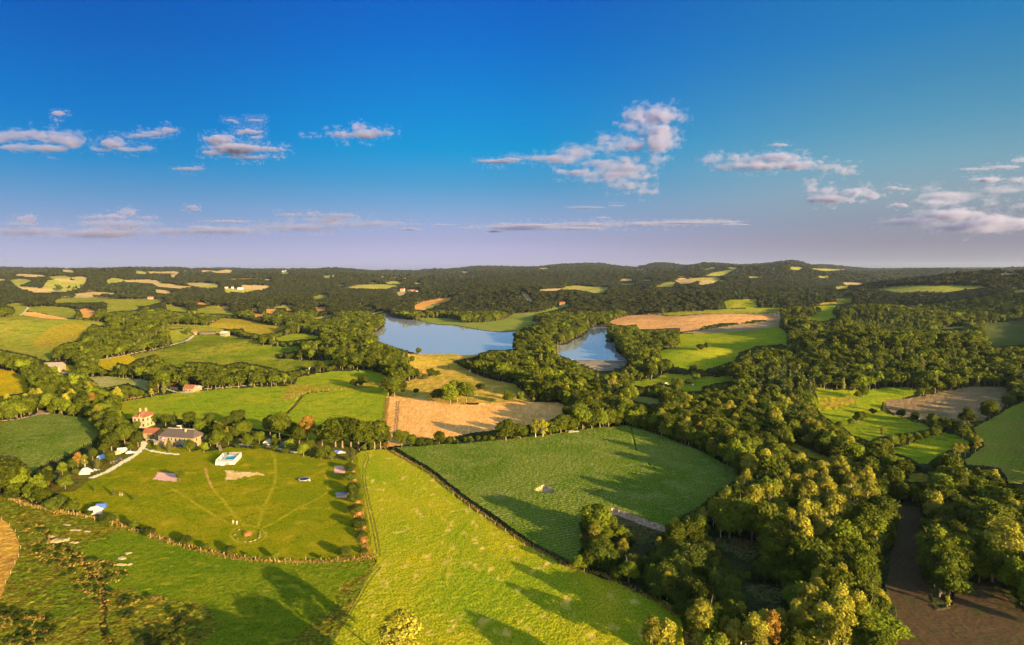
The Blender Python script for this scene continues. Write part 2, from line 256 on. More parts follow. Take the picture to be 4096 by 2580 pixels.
fld('pasture', 'greenright', PP('G', 1960,250, 2100,180, 2300,60, 2500,-20, 2500,300, 2500,720, 2280,740, 2200,600, 2050,580, 1900,570, 1880,520, 1960,480, 2060,400, 1990,300))
fld('clearing', 'ochre', PP('G', 1320,652, 1620,660, 1600,712, 1400,722), PP('G', 880,545, 1090,550, 1110,590, 950,602), PP('G', 2290,1140, 2480,1130, 2480,1180, 2320,1182), PP('G', 290,350, 400,385, 520,440, 650,490, 790,560, 700,552, 500,502, 300,402))
fld('brown_field', 'darkbrown', [PP('N', 1090,70, 1430,120, 1410,300, 1380,600, 1420,800, 1500,950, 1560,1110, 1700,1085, 1760,900, 1900,860, 2100,900, 2220,960, 2290,1070, 2500,1150, 2600,1700, 1100,1700, 1200,1300, 1180,1100, 1080,900, 1120,600, 1180,400, 1190,200)])
fld('pasture', 'farmeadow', PP('Q', 75,142, 150,127, 245,140, 248,152, 180,160, 158,180, 150,192, 330,206, 345,178, 372,145, 420,136, 600,148, 668,152, 655,180, 622,206, 560,222, 480,237, 440,237, 250,212, 130,192), PP('Q', 560,128, 685,128, 665,160, 600,150), PP('Q', 400,110, 530,104, 542,128, 420,131), PP('Q', 838,152, 870,124, 950,127, 978,145, 940,156, 850,167), PP('Q', 1068,66, 1152,68, 1142,96, 1075,94),
    PP('T', 230,185, 350,166, 335,197, 290,203, 240,203), PP('T', 380,205, 425,212, 420,240, 398,240), PP('T', 500,213, 625,216, 560,237, 518,240), PP('T', 838,68, 892,74, 882,96, 845,87), PP('T', 1168,104, 1216,99, 1210,126, 1180,120), PP('T', 1085,272, 1160,254, 1205,258, 1185,282, 1100,292), PP('T', 745,350, 860,344, 940,350, 860,360, 760,362))
fld('pasture', 'hillgreen', PP('Q', 430,300, 490,280, 600,284, 700,278, 830,284, 1000,288, 1250,290, 1300,288, 1290,302, 1180,332, 1050,332, 850,327, 830,310, 660,316, 600,311, 440,322), PP('Q', 840,335, 960,332, 1085,348, 1092,377, 960,380, 840,394), PP('Q', 1300,328, 1400,348, 1400,380, 1310,372), PP('T', 165,372, 290,338, 340,348, 435,392, 420,398, 190,398))
fld('stubble_field', 'farstubble', PP('Q', 128,94, 200,91, 350,104, 362,113, 240,113, 140,102), PP('Q', 572,117, 620,111, 692,119, 688,127, 580,127), PP('Q', 420,134, 500,131, 592,147, 592,159, 480,153), PP('Q', 140,194, 250,209, 440,211, 462,229, 250,229, 150,207), PP('Q', 972,144, 1100,137, 1150,134, 1275,149, 1262,169, 1100,152, 990,157), PP('Q', 1160,73, 1400,73, 1400,91, 1300,85, 1170,83),
    PP('Q', 1188,163, 1400,176, 1400,202, 1250,196), PP('Q', 1218,211, 1350,227, 1332,247, 1230,240), PP('Q', 484,59, 575,61, 582,81, 500,74), PP('T', 80,163, 250,160, 300,166, 240,186, 130,187), PP('T', 520,178, 650,183, 755,183, 700,199, 640,216, 600,216, 530,206), PP('T', -10,178, 122,194, 40,206, -10,202), PP('T', 308,76, 420,56, 452,67, 432,83, 330,83), PP('T', 208,64, 252,61, 252,71, 213,72), PP('T', 700,132, 768,134, 766,142, 708,140), PP('T', 1233,99, 1260,97, 1252,117, 1236,117))
fld('stubble_field', 'orange', PP('T', 163,316, 272,316, 284,333, 200,329), PP('T', 328,344, 422,341, 424,372, 340,360), PP('T', 598,362, 642,358, 642,387, 603,387), PP('T', 713,366, 788,370, 782,393, 728,392), PP('T', 868,360, 948,360, 948,384, 880,380), PP('T', 1102,353, 1198,353, 1172,376, 1118,387))
# sports courts and other small flat ground
fld('sand_court', 'pinksand', PP('A', 1480,680, 1672,692, 1655,770, 1430,752))
fld('worn_ground', 'sand', PP('B', 235,650, 300,668, 420,678, 520,688, 600,708, 510,728, 430,735, 360,748, 300,762, 255,755, 240,710))
fld('gravel_court', 'pinksand', PP('B', 1257,622, 1362,624, 1360,690, 1253,686), PP('B', 1276,877, 1378,877, 1378,925, 1274,922))
# paths, as widths in metres along a line on the ground
PATHS = [
    ('gravel_path', 'gravelpath', 2.6, PP('A', 860,735, 1000,680, 1150,590, 1270,520, 1340,450, 1355,415, 1350,395)),
    ('gravel_path', 'gravelpath', 2.0, PP('A', 1370,458, 1440,485, 1530,500, 1670,515)),
    ('gravel_path', 'gravelpath', 1.8, PP('A', 2250,420, 2450,440, 2560,445, 2650,470, 2800,500)),
    ('mown_path', 'mown', 1.3, PP('A', 1600,830, 1720,900, 1900,1020, 2050,1110, 2180,1175)),
    ('dirt_path', 'orangepath', 1.1, PP('A', 1930,650, 1940,710, 1990,830)), ('mown_path', 'mown', 1.3, PP('A', 1990,830, 2100,950, 2200,1090, 2300,1180)),
    ('mown_path', 'mown', 1.3, PP('B', 660,480, 700,560, 710,700, 700,780, 660,880, 590,1020, 540,1190)),
    ('mown_path', 'mown', 1.2, PP('B', 700,740, 940,735, 1050,725, 1190,640)), ('mown_path', 'mown', 1.2, PP('B', 1160,660, 1190,760, 1210,860, 1130,920, 900,1030, 720,1140, 600,1200)),
    ('mown_ring', 'mown', 1.0, np.array([PX('B', 450 + 165 * math.cos(t / 20 * math.tau), 1270 + 85 * math.sin(t / 20 * math.tau)) for t in range(21)])),
    ('wheel_track', 'track', .5, PP('B', 1480,495, 1530,505, 1560,540, 1530,620, 1525,760, 1560,940, 1600,1120, 1640,1320, 1665,1470)),
    ('wheel_track', 'track', .5, PP('B', 1520,485, 1570,500, 1585,550, 1555,640, 1555,780, 1590,960, 1630,1120, 1670,1310, 1692,1470)),
    ('wheel_track', 'track', .45, PP('K', 820,560, 720,690, 560,960, 400,1190, 300,1350)), ('wheel_track', 'track', .45, PP('K', 850,570, 750,700, 600,960, 450,1190, 350,1350)),
    ('wheel_track', 'trackdirt', 1.0, PP('B', 1845,10, 1840,120, 1820,330)), ('wheel_track', 'trackdirt', 1.0, PP('B', 1868,10, 1860,120, 1845,300)),
    ('farm_road', 'road', 3.0, PP('C', 890,1045, 1050,1015, 1210,985, 1400,945, 1620,895, 1740,862, 1790,830, 1808,812)),
    ('farm_road', 'road', 2.6, PP('C', 1570,1310, 1640,1335, 1760,1345, 1860,1340)), ('farm_road', 'road', 3.0, PP('C', 545,1140, 600,1158, 700,1162)),
    ('farm_road', 'road', 3.0, PP('C', 195,615, 240,575, 265,540)), ('farm_road', 'road', 2.5, PP('C', 1930,1310, 2100,1300, 2250,1285, 2408,1270)),
    ('shore_path', 'road', 3.0, PP('E', 1040,745, 1060,770, 1180,790)), ('dam_path', 'road', 3.0, PP('E', 690,1037, 1210,1043)), ('dam_path', 'road', 2.5, PP('M', 1600,979, 2130,988)),
    ('field_path', 'pinkpath', 2.4, PP('L', 585,168, 700,203, 830,252, 950,300, 1105,348)),
    ('field_gap', 'maizegap', .8, PP('H', 1222,262, 1245,345, 1262,430, 1278,490)), ('field_gap', 'maizegap', .7, PP('H', 1380,610, 1420,645, 1460,672)), ('field_gap', 'maizegap', .7, PP('H', 830,915, 900,890, 960,860)),
    ('stream', 'wetrough', 2.2, PP('M', 330,1540, 440,1430, 480,1370, 560,1340, 760,1325)),
    ('stream', 'wetrough', 1.6, PP('J', 330,250, 420,350, 560,440, 690,560, 800,690, 830,860, 815,1000, 840,1120, 900,1200, 960,1300)),
    ('dry_verge', 'verge', 1.3, PP('W', 5,1162, 60,1185, 150,1205, 240,1218, 330,1248, 430,1283, 560,1313, 640,1319, 740,1323, 880,1310)),
    ('dry_verge', 'verge', 1.0, PP('W', 918,1060, 1010,1112, 1100,1184, 1180,1240, 1250,1285, 1340,1333, 1420,1352, 1490,1390, 1560,1420, 1590,1450)),
    ('dry_verge', 'verge', 1.6, PP('W', 908,1055, 905,1000, 912,936)), ('dry_verge', 'verge', 1.2, PP('W', 850,1050, 905,1050)),
    ('dry_verge', 'verge', 1.4, PP('W', 845,1215, 850,1260, 862,1308)),
]
_pw = [(n, m, w, np.array([[*G_] for G_ in [(ground(a, b).x, ground(a, b).y) for a, b in P]])) for n, m, w, P in PATHS]
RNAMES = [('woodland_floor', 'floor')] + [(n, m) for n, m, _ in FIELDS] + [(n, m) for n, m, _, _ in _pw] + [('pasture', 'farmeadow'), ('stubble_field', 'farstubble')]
def region(px, py, x=None, y=None):
    r = np.zeros(px.shape, np.int16)
    for i, (n, m, polys) in enumerate(FIELDS):
        for P in polys:
            b = (px > P[:, 0].min()) & (px < P[:, 0].max()) & (py > P[:, 1].min()) & (py < P[:, 1].max())
            w = np.nonzero(b)
            if len(w[0]): 
                k = inpoly(px[w], py[w], P); r[tuple(a[k] for a in w)] = i + 1
    if x is not None:
        far = (r == 0) & (y > 1700) & (y < 6200) & (np.abs(py - 283) < 15)     # small hedged fields in the far woods
        w = np.nonzero(far)
        if len(w[0]):
            xx, yy = x[w] + 60 * vn(x[w] / 300, y[w] / 300, 301), y[w] + 70 * vn(x[w] / 300, y[w] / 300, 302); cx_, cy_ = np.floor(xx / 210), np.floor(yy / 330); fx, fy = xx / 210 - cx_, yy / 330 - cy_
            hsh = _h(cx_, cy_, 91); k = (hsh < np.where(px[w] < 420, .15, np.where(px[w] < 640, .03, .07))) & (fx > .08) & (fx < .95) & (fy > .1) & (fy < .9); idx = len(FIELDS) + 1 + len(_pw) + (_h(cx_, cy_, 92) < .35)
            r[tuple(a[k] for a in w)] = idx[k]
        for j, (n, m, wd, P) in enumerate(_pw):
            b = (x > P[:, 0].min() - 4) & (x < P[:, 0].max() + 4) & (y > P[:, 1].min() - 4) & (y < P[:, 1].max() + 4)
            w = np.nonzero(b)
            if len(w[0]):
                xx, yy = x[w], y[w]
                k = segdist(xx, yy, P) < wd * (.5 + .25 * vn(xx / 2.5, yy / 2.5, 77) + .2 * vn(xx / .8, yy / .8, 78)) * (1 + (yy > 500) * .3)
                if m == 'verge': k &= r[w] != 0
                r[tuple(a[k] for a in w)] = len(FIELDS) + 1 + j
    return r

# ---------------------------------------------------------------- ground materials
MATS = {}
def nodes_of(name):
    m = bpy.data.materials.new(name); m.use_nodes = True; t = m.node_tree; t.nodes.clear(); return m, t
def ground_mat(name, c1, c2, c3, big=38., mid=5., fine=.9, fine_amt=.55, rough=.95, bump=.5, stretch=(1, 1, 1), rot=0.0, rows=None, flecks=None):
    m, t = nodes_of(name); N = t.nodes.new; L = t.links.new
    out = N('ShaderNodeOutputMaterial'); b = N('ShaderNodeBsdfPrincipled'); L(b.outputs[0], out.inputs[0])
    b.inputs['Roughness'].default_value = rough; b.inputs['Specular IOR Level'].default_value = .0
    tc = N('ShaderNodeTexCoord'); mp = N('ShaderNodeMapping'); L(tc.outputs['Object'], mp.inputs[0]); mp.inputs['Scale'].default_value = stretch; mp.inputs['Rotation'].default_value = (0, 0, rot)
    def nz(sc, det=3, dist=0.):
        n = N('ShaderNodeTexNoise'); L(mp.outputs[0], n.inputs['Vector']); n.inputs['Scale'].default_value = 1 / sc; n.inputs['Detail'].default_value = det; n.inputs['Distortion'].default_value = dist
        return n.outputs['Fac']
    def rng(s, a, b_):
        r = N('ShaderNodeMapRange'); L(s, r.inputs[0]); r.inputs[1].default_value = a; r.inputs[2].default_value = b_; return r.outputs[0]
    def mix(f, a, b_, fac=None):
        x = N('ShaderNodeMix'); x.data_type = 'RGBA'
        if f is not None: L(f, x.inputs[0])
        else: x.inputs[0].default_value = fac
        for i, v in ((6, a), (7, b_)):
            if isinstance(v, tuple): x.inputs[i].default_value = (*v, 1)
            else: L(v, x.inputs[i])
        return x.outputs[2]
    col = mix(rng(nz(big, 4, .6), .38, .62), c1, c2)
    col = mix(rng(nz(mid, 4), .5, .72), col, c3)
    fn = nz(fine, 4)
    br = N('ShaderNodeMix'); br.data_type = 'RGBA'; br.blend_type = 'MULTIPLY'; br.inputs[0].default_value = 1
    g = N('ShaderNodeMapRange'); L(fn, g.inputs[0]); g.inputs[1].default_value = .3; g.inputs[2].default_value = .7; g.inputs[3].default_value = 1 - fine_amt; g.inputs[4].default_value = 1 + fine_amt * .6
    gc = N('ShaderNodeCombineColor'); [L(g.outputs[0], gc.inputs[i]) for i in range(3)]
    L(col, br.inputs[6]); L(gc.outputs[0], br.inputs[7]); col = br.outputs[2]
    if flecks:
        col = mix(rng(nz(flecks[1], 5), .58, .70), col, flecks[0])
    if rows:
        wv = N('ShaderNodeTexWave'); wv.inputs['Scale'].default_value = rows[0]; wv.inputs['Distortion'].default_value = 1.5; wv.inputs['Detail'].default_value = 1; wv.inputs['Detail Scale'].default_value = .3
        m2 = N('ShaderNodeMapping'); L(tc.outputs['Object'], m2.inputs[0]); m2.inputs['Rotation'].default_value = (0, 0, rows[1]); L(m2.outputs[0], wv.inputs['Vector'])
        x = N('ShaderNodeMix'); x.data_type = 'RGBA'; x.blend_type = 'MULTIPLY'; x.inputs[0].default_value = rows[2]; L(col, x.inputs[6]); L(wv.outputs['Color'], x.inputs[7]); col = x.outputs[2]
    L(col, b.inputs['Base Color'])
    bp = N('ShaderNodeBump'); bp.inputs['Strength'].default_value = bump; bp.inputs['Distance'].default_value = .35; L(fn, bp.inputs['Height']); L(bp.outputs[0], b.inputs['Normal'])
    MATS[name] = m; return m
gm = ground_mat
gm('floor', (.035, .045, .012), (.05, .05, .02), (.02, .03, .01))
gm('rough', (.11, .14, .008), (.18, .15, .012), (.095, .05, .010), big=14, mid=3.0, fine=.8, fine_amt=.7, flecks=((.33, .25, .03), 2.0))
gm('roughdark', (.07, .09, .02), (.12, .08, .03), (.05, .07, .01), big=10, fine_amt=.8)
gm('lush', (.11, .16, .006), (.17, .19, .008), (.07, .115, .005), big=18, mid=2.6, fine=.6, fine_amt=.6, stretch=(1, 1.6, 1), rot=.5, flecks=((.24, .22, .012), 5))
gm('lawn', (.17, .185, .004), (.24, .205, .006), (.12, .15, .003), big=18, mid=3.5, fine=.7, fine_amt=.45, flecks=((.32, .24, .012), 7))
gm('dryround', (.42, .22, .04), (.50, .28, .04), (.30, .15, .03), big=8, fine_amt=.4)
gm('yellow', (.37, .32, .011), (.22, .27, .009), (.34, .31, .014), big=36, mid=6, fine=.6, fine_amt=.55, stretch=(1.2, .7, 1), rot=-.5, flecks=((.54, .38, .07), 5))
gm('maize', (.12, .18, .013), (.18, .22, .026), (.23, .24, .05), big=36, mid=8, fine=.6, fine_amt=.7, flecks=((.32, .33, .09), 1.1), rows=(.16, 1.15, .35))
gm('sand', (.78, .52, .24), (.62, .38, .12), (.50, .33, .08), big=5, mid=1.6, fine=.6, fine_amt=.3)
gm('pinksand', (.68, .36, .27), (.74, .40, .30), (.60, .32, .24), big=4, fine_amt=.15, bump=.1)
gm('pinkpath', (.38, .24, .16), (.42, .27, .18), (.3, .2, .12), big=4)
gm('dirt', (.40, .28, .16), (.46, .32, .18), (.30, .24, .10), big=6)
gm('brown', (.26, .14, .06), (.20, .15, .05), (.14, .15, .03), big=5)
gm('bright', (.21, .26, .010), (.31, .29, .014), (.13, .20, .008), big=45, mid=9, fine=1.3, fine_amt=.45)
gm('ochre', (.36, .24, .03), (.30, .24, .015), (.19, .16, .012), big=25, mid=6, fine=2, fine_amt=.5)
gm('dry', (.55, .32, .06), (.38, .27, .03), (.26, .21, .02), big=28, mid=9, fine=2, fine_amt=.4)
gm('gravel', (.18, .15, .12), (.23, .19, .14), (.14, .12, .08), big=10)
gm('stubble', (.78, .39, .11), (.66, .32, .08), (.84, .47, .17), big=16, mid=3, fine=1.0, fine_amt=.25, bump=.3, stretch=(1, .25, 1), rot=.3)
gm('orange', (.62, .28, .07), (.56, .26, .06), (.5, .28, .07), big=30, fine_amt=.2)
gm('hillgreen', (.22, .22, .020), (.29, .25, .03), (.13, .16, .015), big=70, mid=14, fine=3, fine_amt=.4)
gm('darkmeadow', (.13, .17, .008), (.25, .22, .02), (.09, .13, .007), big=55, mid=12, fine=2, fine_amt=.5)
gm('hilldark', (.08, .10, .02), (.10, .11, .03), (.05, .07, .01), big=60)
gm('maizegap', (.06, .10, .01), (.08, .12, .012), (.05, .08, .01))
gm('farmeadow', (.27, .26, .045), (.33, .27, .06), (.18, .19, .03), big=90, mid=30, fine=8, fine_amt=.25)
gm('farstubble', (.46, .31, .14), (.40, .27, .11), (.32, .26, .09), big=90, mid=30, fine=8, fine_amt=.2)
gm('yellowdim', (.50, .34, .008), (.38, .30, .008), (.45, .28, .010), big=25, mid=6, fine=2)
gm('yellowfar', (.34, .29, .05), (.25, .25, .03), (.38, .28, .08), big=120, mid=30, fine=8, fine_amt=.25)
gm('palemeadow', (.26, .26, .05), (.40, .34, .12), (.18, .22, .02), big=20, mid=5)
gm('shore', (.24, .22, .05), (.18, .21, .03), (.14, .19, .02), big=50, mid=15, fine=4, fine_amt=.3)
gm('redstubble', (.52, .25, .09), (.60, .32, .12), (.34, .18, .06), big=60, mid=9, fine=3, fine_amt=.35)
gm('tan', (.36, .24, .12), (.42, .29, .15), (.22, .18, .07), big=40, mid=12, rows=(.05, 1.5, .3))
gm('brownfield', (.28, .17, .085), (.24, .16, .07), (.16, .13, .04), big=25, mid=8, flecks=((.46, .28, .13), 12))
gm('greenright', (.24, .27, .02), (.28, .27, .03), (.32, .22, .045), big=40, mid=15)
gm('darkbrown', (.095, .058, .030), (.08, .052, .026), (.06, .06, .02), big=18, mid=5, fine_amt=.3, bump=.2)
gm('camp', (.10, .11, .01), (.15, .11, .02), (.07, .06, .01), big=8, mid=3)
gm('gravelpath', (.72, .58, .38), (.78, .64, .42), (.64, .50, .30), big=5, fine_amt=.15, bump=.1)
gm('mown', (.27, .24, .010), (.32, .25, .012), (.21, .19, .008), big=8, fine_amt=.4)
gm('orangepath', (.48, .26, .05), (.42, .28, .05), (.36, .22, .04), big=5)
gm('track', (.22, .17, .03), (.14, .14, .015), (.10, .12, .01), big=6, fine_amt=.4)
gm('trackdirt', (.36, .19, .08), (.40, .22, .09), (.25, .16, .05), big=6)
gm('road', (.52, .42, .28), (.46, .38, .24), (.40, .32, .18), big=8, fine_amt=.2)
gm('wetrough', (.10, .085, .01), (.16, .11, .015), (.26, .18, .03), big=4, mid=1.5, fine_amt=.8)
gm('verge', (.40, .22, .04), (.48, .28, .06), (.20, .17, .015), big=3, mid=1, fine_amt=.5)

# ---------------------------------------------------------------- terrain grid (denser towards the view, like any terrain LOD)
pxs = np.concatenate([np.arange(-420, -24, 6.), np.arange(-24, 1048, .85), np.arange(1048, 1450, 6.)])
rows = [60.]
while rows[-1] < 15500:
    d = rows[-1]
    st = 2.0 if d < 140 else max(min(.8 * d * d / (CAMZ * FPX) * .95, .009 * d), .25)
    if d > 8200: st = 150
    rows.append(d + st)
rows = np.array(rows)
GX = ((pxs[None, :] - CX) / FPX) * rows[:, None]; GY = np.repeat(rows[:, None], len(pxs), 1)
GZ = Zt(GX, GY)
gpx, gpy = project(GX, GY, GZ)
nd = np.clip(1.1 - GY / 1600, .25, 1)
gpx2 = gpx + nd * 1.3 * fbm(GX / 7, GY / 7, 41, 3); gpy2 = gpy + nd * .7 * fbm(GX / 7, GY / 7, 51, 3)
REG = region(gpx2, gpy2, GX, GY)
def remix(mats, sx_, sy_, amp1, amp2):
    ids = [i for i, (n, m) in enumerate(RNAMES) if m in mats]; w = np.nonzero(np.isin(REG, ids) & (GY < 460))
    x, y = GX[w], GY[w]; r2 = region(gpx[w] + amp1 * fbm(x / sx_, y / sx_, 141, 4), gpy[w] + amp2 * fbm(x / sy_, y / sy_, 151, 4), x, y); k = np.isin(r2, ids); REG[tuple(a[k] for a in w)] = r2[k]
remix(('rough', 'lush'), 18, 12, 26, 15); remix(('sand', 'lawn', 'mown', 'pinksand'), 3, 3, 3.0, 1.6) if False else None; remix(('sand', 'lawn'), 5, 4, 7, 3)
AMP = dict(maizegap=(.1, 1), rough=(.22, 1.6), lush=(.13, 1.0), lawn=(.07, 1.4), yellow=(.12, 1.3), maize=(.2, .8), floor=(.8, 5), roughdark=(.7, 2), bright=(.2, 3), ochre=(.5, 3), dry=(.4, 4), hillgreen=(.4, 6), darkmeadow=(.6, 4), verge=(.45, 1.1),
           wetrough=(.4, 1.2), stubble=(.12, 2), darkbrown=(.06, 1.5), brownfield=(.3, 3), redstubble=(.4, 6), dryround=(.2, 2))
disp = np.zeros_like(GZ)
for i, (n, m) in enumerate(RNAMES):
    if m not in AMP: continue
    w = np.nonzero(REG == i)
    if not len(w[0]): continue
    a, s = AMP[m]; xx, yy = GX[w], GY[w]
    disp[w] = a * fbm(xx / s, yy / s, 60 + i % 7, 4)
    if m == 'maize':
        ln = 1.2
        disp[w] += ln * sst(-1, -.55, fbm(xx / 30, yy / 30, 9, 2) + 1) 
    if m == 'maizegap': disp[w] += .95
    if m == 'wetrough': disp[w] -= .45
GZ = GZ + disp * np.clip(1.3 - GY / 2500, .3, 1)
def mesh_np(name, V, F, mat=None, uv=None):
    me = bpy.data.meshes.new(name); k = F.shape[1]
    me.vertices.add(len(V)); me.vertices.foreach_set('co', V.astype(np.float32).ravel())
    me.loops.add(F.size); me.loops.foreach_set('vertex_index', F.astype(np.int32).ravel())
    me.polygons.add(len(F)); me.polygons.foreach_set('loop_start', np.arange(0, F.size, k, dtype=np.int32)); me.polygons.foreach_set('loop_total', np.full(len(F), k, dtype=np.int32))
    me.update(calc_edges=True)
    if mat:
        for q in (mat if isinstance(mat, list) else [mat]): me.materials.append(q)
    return me
nr, nc = GX.shape
I = np.arange(nr * nc).reshape(nr, nc)
Q = np.stack([I[:-1, :-1], I[:-1, 1:], I[1:, 1:], I[1:, :-1]], -1).reshape(-1, 4)
FR = REG[:-1, :-1].ravel()
V = np.stack([GX, GY, GZ], -1).reshape(-1, 3)
GROUND = []
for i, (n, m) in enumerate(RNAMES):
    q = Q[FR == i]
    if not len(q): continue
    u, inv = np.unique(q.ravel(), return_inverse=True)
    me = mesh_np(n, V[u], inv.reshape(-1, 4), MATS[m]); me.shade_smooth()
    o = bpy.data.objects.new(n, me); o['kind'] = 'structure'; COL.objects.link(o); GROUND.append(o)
# coarse land round and under the camera
th = np.linspace(0, math.tau, 97)[:-1]; rr = np.array([0., 40, 120, 300, 800, 2500, 9000, 16000])
# water
wm, t = nodes_of('lake_water'); b = t.nodes.new('ShaderNodeBsdfPrincipled'); oo = t.nodes.new('ShaderNodeOutputMaterial'); t.links.new(b.outputs[0], oo.inputs[0])
b.inputs['Base Color'].default_value = (.30, .315, .34, 1); b.inputs['Roughness'].default_value = .05; b.inputs['IOR'].default_value = 1.45; b.inputs['Specular IOR Level'].default_value = .9
tc = t.nodes.new('ShaderNodeTexCoord'); nz = t.nodes.new('ShaderNodeTexNoise'); nz.inputs['Scale'].default_value = .35; nz.inputs['Detail'].default_value = 3; t.links.new(tc.outputs['Object'], nz.inputs['Vector'])
bp = t.nodes.new('ShaderNodeBump'); bp.inputs['Strength'].default_value = .02; bp.inputs['Distance'].default_value = .15; t.links.new(nz.outputs['Fac'], bp.inputs['Height']); t.links.new(bp.outputs[0], b.inputs['Normal'])
cen = LAKE.mean(0)
bm = bmesh.new()
from mathutils.geometry import tessellate_polygon
nx = len(LAKE); ex = []
for i in range(nx):
    p0, p1, p2 = LAKE[i - 1], LAKE[i], LAKE[(i + 1) % nx]; tn = p2 - p0; nn = np.array([tn[1], -tn[0]]); nn /= np.linalg.norm(nn) + 1e-9
    q = p1 + nn * 2.5
    if inpoly(np.array([q[0]]), np.array([q[1]]), LAKE)[0]: q = p1 - nn * 2.5
    ex.append(q)
vs = [bm.verts.new((p[0], p[1], 0.2)) for p in ex]
for tri in tessellate_polygon([[Vector((p[0], p[1], 0)) for p in ex]]):
    try: bm.faces.new([vs[k] for k in tri])
    except ValueError: pass
bmesh.ops.recalc_face_normals(bm, faces=bm.faces)
if sum(f.normal.z for f in bm.faces) < 0: bmesh.ops.reverse_faces(bm, faces=bm.faces)
me = bpy.data.meshes.new('lake_water'); bm.to_mesh(me); bm.free(); me.materials.append(wm)
lake = bpy.data.objects.new('lake_water', me); lake['kind'] = 'structure'; COL.objects.link(lake)
# land beyond the sides of the view and under / behind the camera
def side(name, c, xo):
    V1 = np.stack([GX[:, c], GY[:, c], GZ[:, c]], -1)[::6]; V2 = V1.copy(); V2[:, 0] = xo + 0 * V2[:, 0]; V2[:, 2] = 0
    n = len(V1); VV = np.vstack([V1, V2]); i = np.arange(n - 1)
    F = np.stack([i, i + 1, i + 1 + n, i + n], -1); F = F if xo > 0 else F[:, ::-1]
    F = F[:, ::-1]
    o = bpy.data.objects.new(name, mesh_np(name, VV, F, MATS['bright'])); o['kind'] = 'structure'; COL.objects.link(o)
side('ground', 0, -30000.); side('ground', -1, 30000.)
V_ = np.vstack([np.stack([np.concatenate([[-30000], GX[0], [30000]]), np.full(len(pxs) + 2, 60.), np.concatenate([[0], GZ[0], [0]])], -1), np.stack([np.concatenate([[-30000], GX[0], [30000]]), np.full(len(pxs) + 2, -16000.), np.zeros(len(pxs) + 2)], -1)])
n_ = len(pxs) + 2; i_ = np.arange(n_ - 1)
o = bpy.data.objects.new('ground', mesh_np('ground', V_, np.stack([i_ + n_, i_ + n_ + 1, i_ + 1, i_], -1), MATS['bright'])); o['kind'] = 'structure'; COL.objects.link(o)

# ---------------------------------------------------------------- foliage
def leaf_mat(name, c1, c2, c3, trans=.3, lo=.50, hi=1.10):
    m, t = nodes_of(name); N = t.nodes.new; L = t.links.new
    out = N('ShaderNodeOutputMaterial'); d = N('ShaderNodeBsdfPrincipled'); tr = N('ShaderNodeBsdfTranslucent'); mx = N('ShaderNodeMixShader')
    d.inputs['Roughness'].default_value = .65; d.inputs['Specular IOR Level'].default_value = .06
    at = N('ShaderNodeAttribute'); at.attribute_name = 'tone'
    oi = N('ShaderNodeObjectInfo')
    a = N('ShaderNodeMix'); a.data_type = 'RGBA'; L(oi.outputs['Random'], a.inputs[0]); a.inputs[6].default_value = (*c1, 1); a.inputs[7].default_value = (*c2, 1)
    b = N('ShaderNodeMix'); b.data_type = 'RGBA'; L(at.outputs['Fac'], b.inputs[0]); L(a.outputs[2], b.inputs[6]); b.inputs[7].default_value = (*c3, 1)
    w = N('ShaderNodeMath'); w.operation = 'MULTIPLY_ADD'; L(oi.outputs['Random'], w.inputs[0]); w.inputs[1].default_value = 37.7; w.inputs[2].default_value = 0
    fr = N('ShaderNodeMath'); fr.operation = 'FRACT'; L(w.outputs[0], fr.inputs[0])
    hs = N('ShaderNodeHueSaturation'); L(b.outputs[2], hs.inputs['Color']); r = N('ShaderNodeMapRange'); L(fr.outputs[0], r.inputs[0]); r.inputs[3].default_value = lo; r.inputs[4].default_value = hi; L(r.outputs[0], hs.inputs['Value'])
    L(hs.outputs[0], d.inputs['Base Color'])
    L(hs.outputs[0], tr.inputs[0]); mx.inputs[0].default_value = trans; L(d.outputs[0], mx.inputs[1]); L(tr.outputs[0], mx.inputs[2]); L(mx.outputs[0], out.inputs[0])
    return m
def plain(name, c, rough=.8, var=.25, sc=1.5, metal=0, spec=.3):
    if name in MATS: return MATS[name]
    m, t = nodes_of(name); N = t.nodes.new; L = t.links.new
    out = N('ShaderNodeOutputMaterial'); b = N('ShaderNodeBsdfPrincipled'); L(b.outputs[0], out.inputs[0])
    b.inputs['Roughness'].default_value = rough; b.inputs['Metallic'].default_value = metal; b.inputs['Specular IOR Level'].default_value = spec
    tc = N('ShaderNodeTexCoord'); n = N('ShaderNodeTexNoise'); L(tc.outputs['Object'], n.inputs['Vector']); n.inputs['Scale'].default_value = sc; n.inputs['Detail'].default_value = 5
    x = N('ShaderNodeMix'); x.data_type = 'RGBA'; L(n.outputs['Fac'], x.inputs[0]); x.inputs[6].default_value = (*[v * (1 - var) for v in c], 1); x.inputs[7].default_value = (*[min(1, v * (1 + var)) for v in c], 1)
    L(x.outputs[2], b.inputs['Base Color']); MATS[name] = m; return m
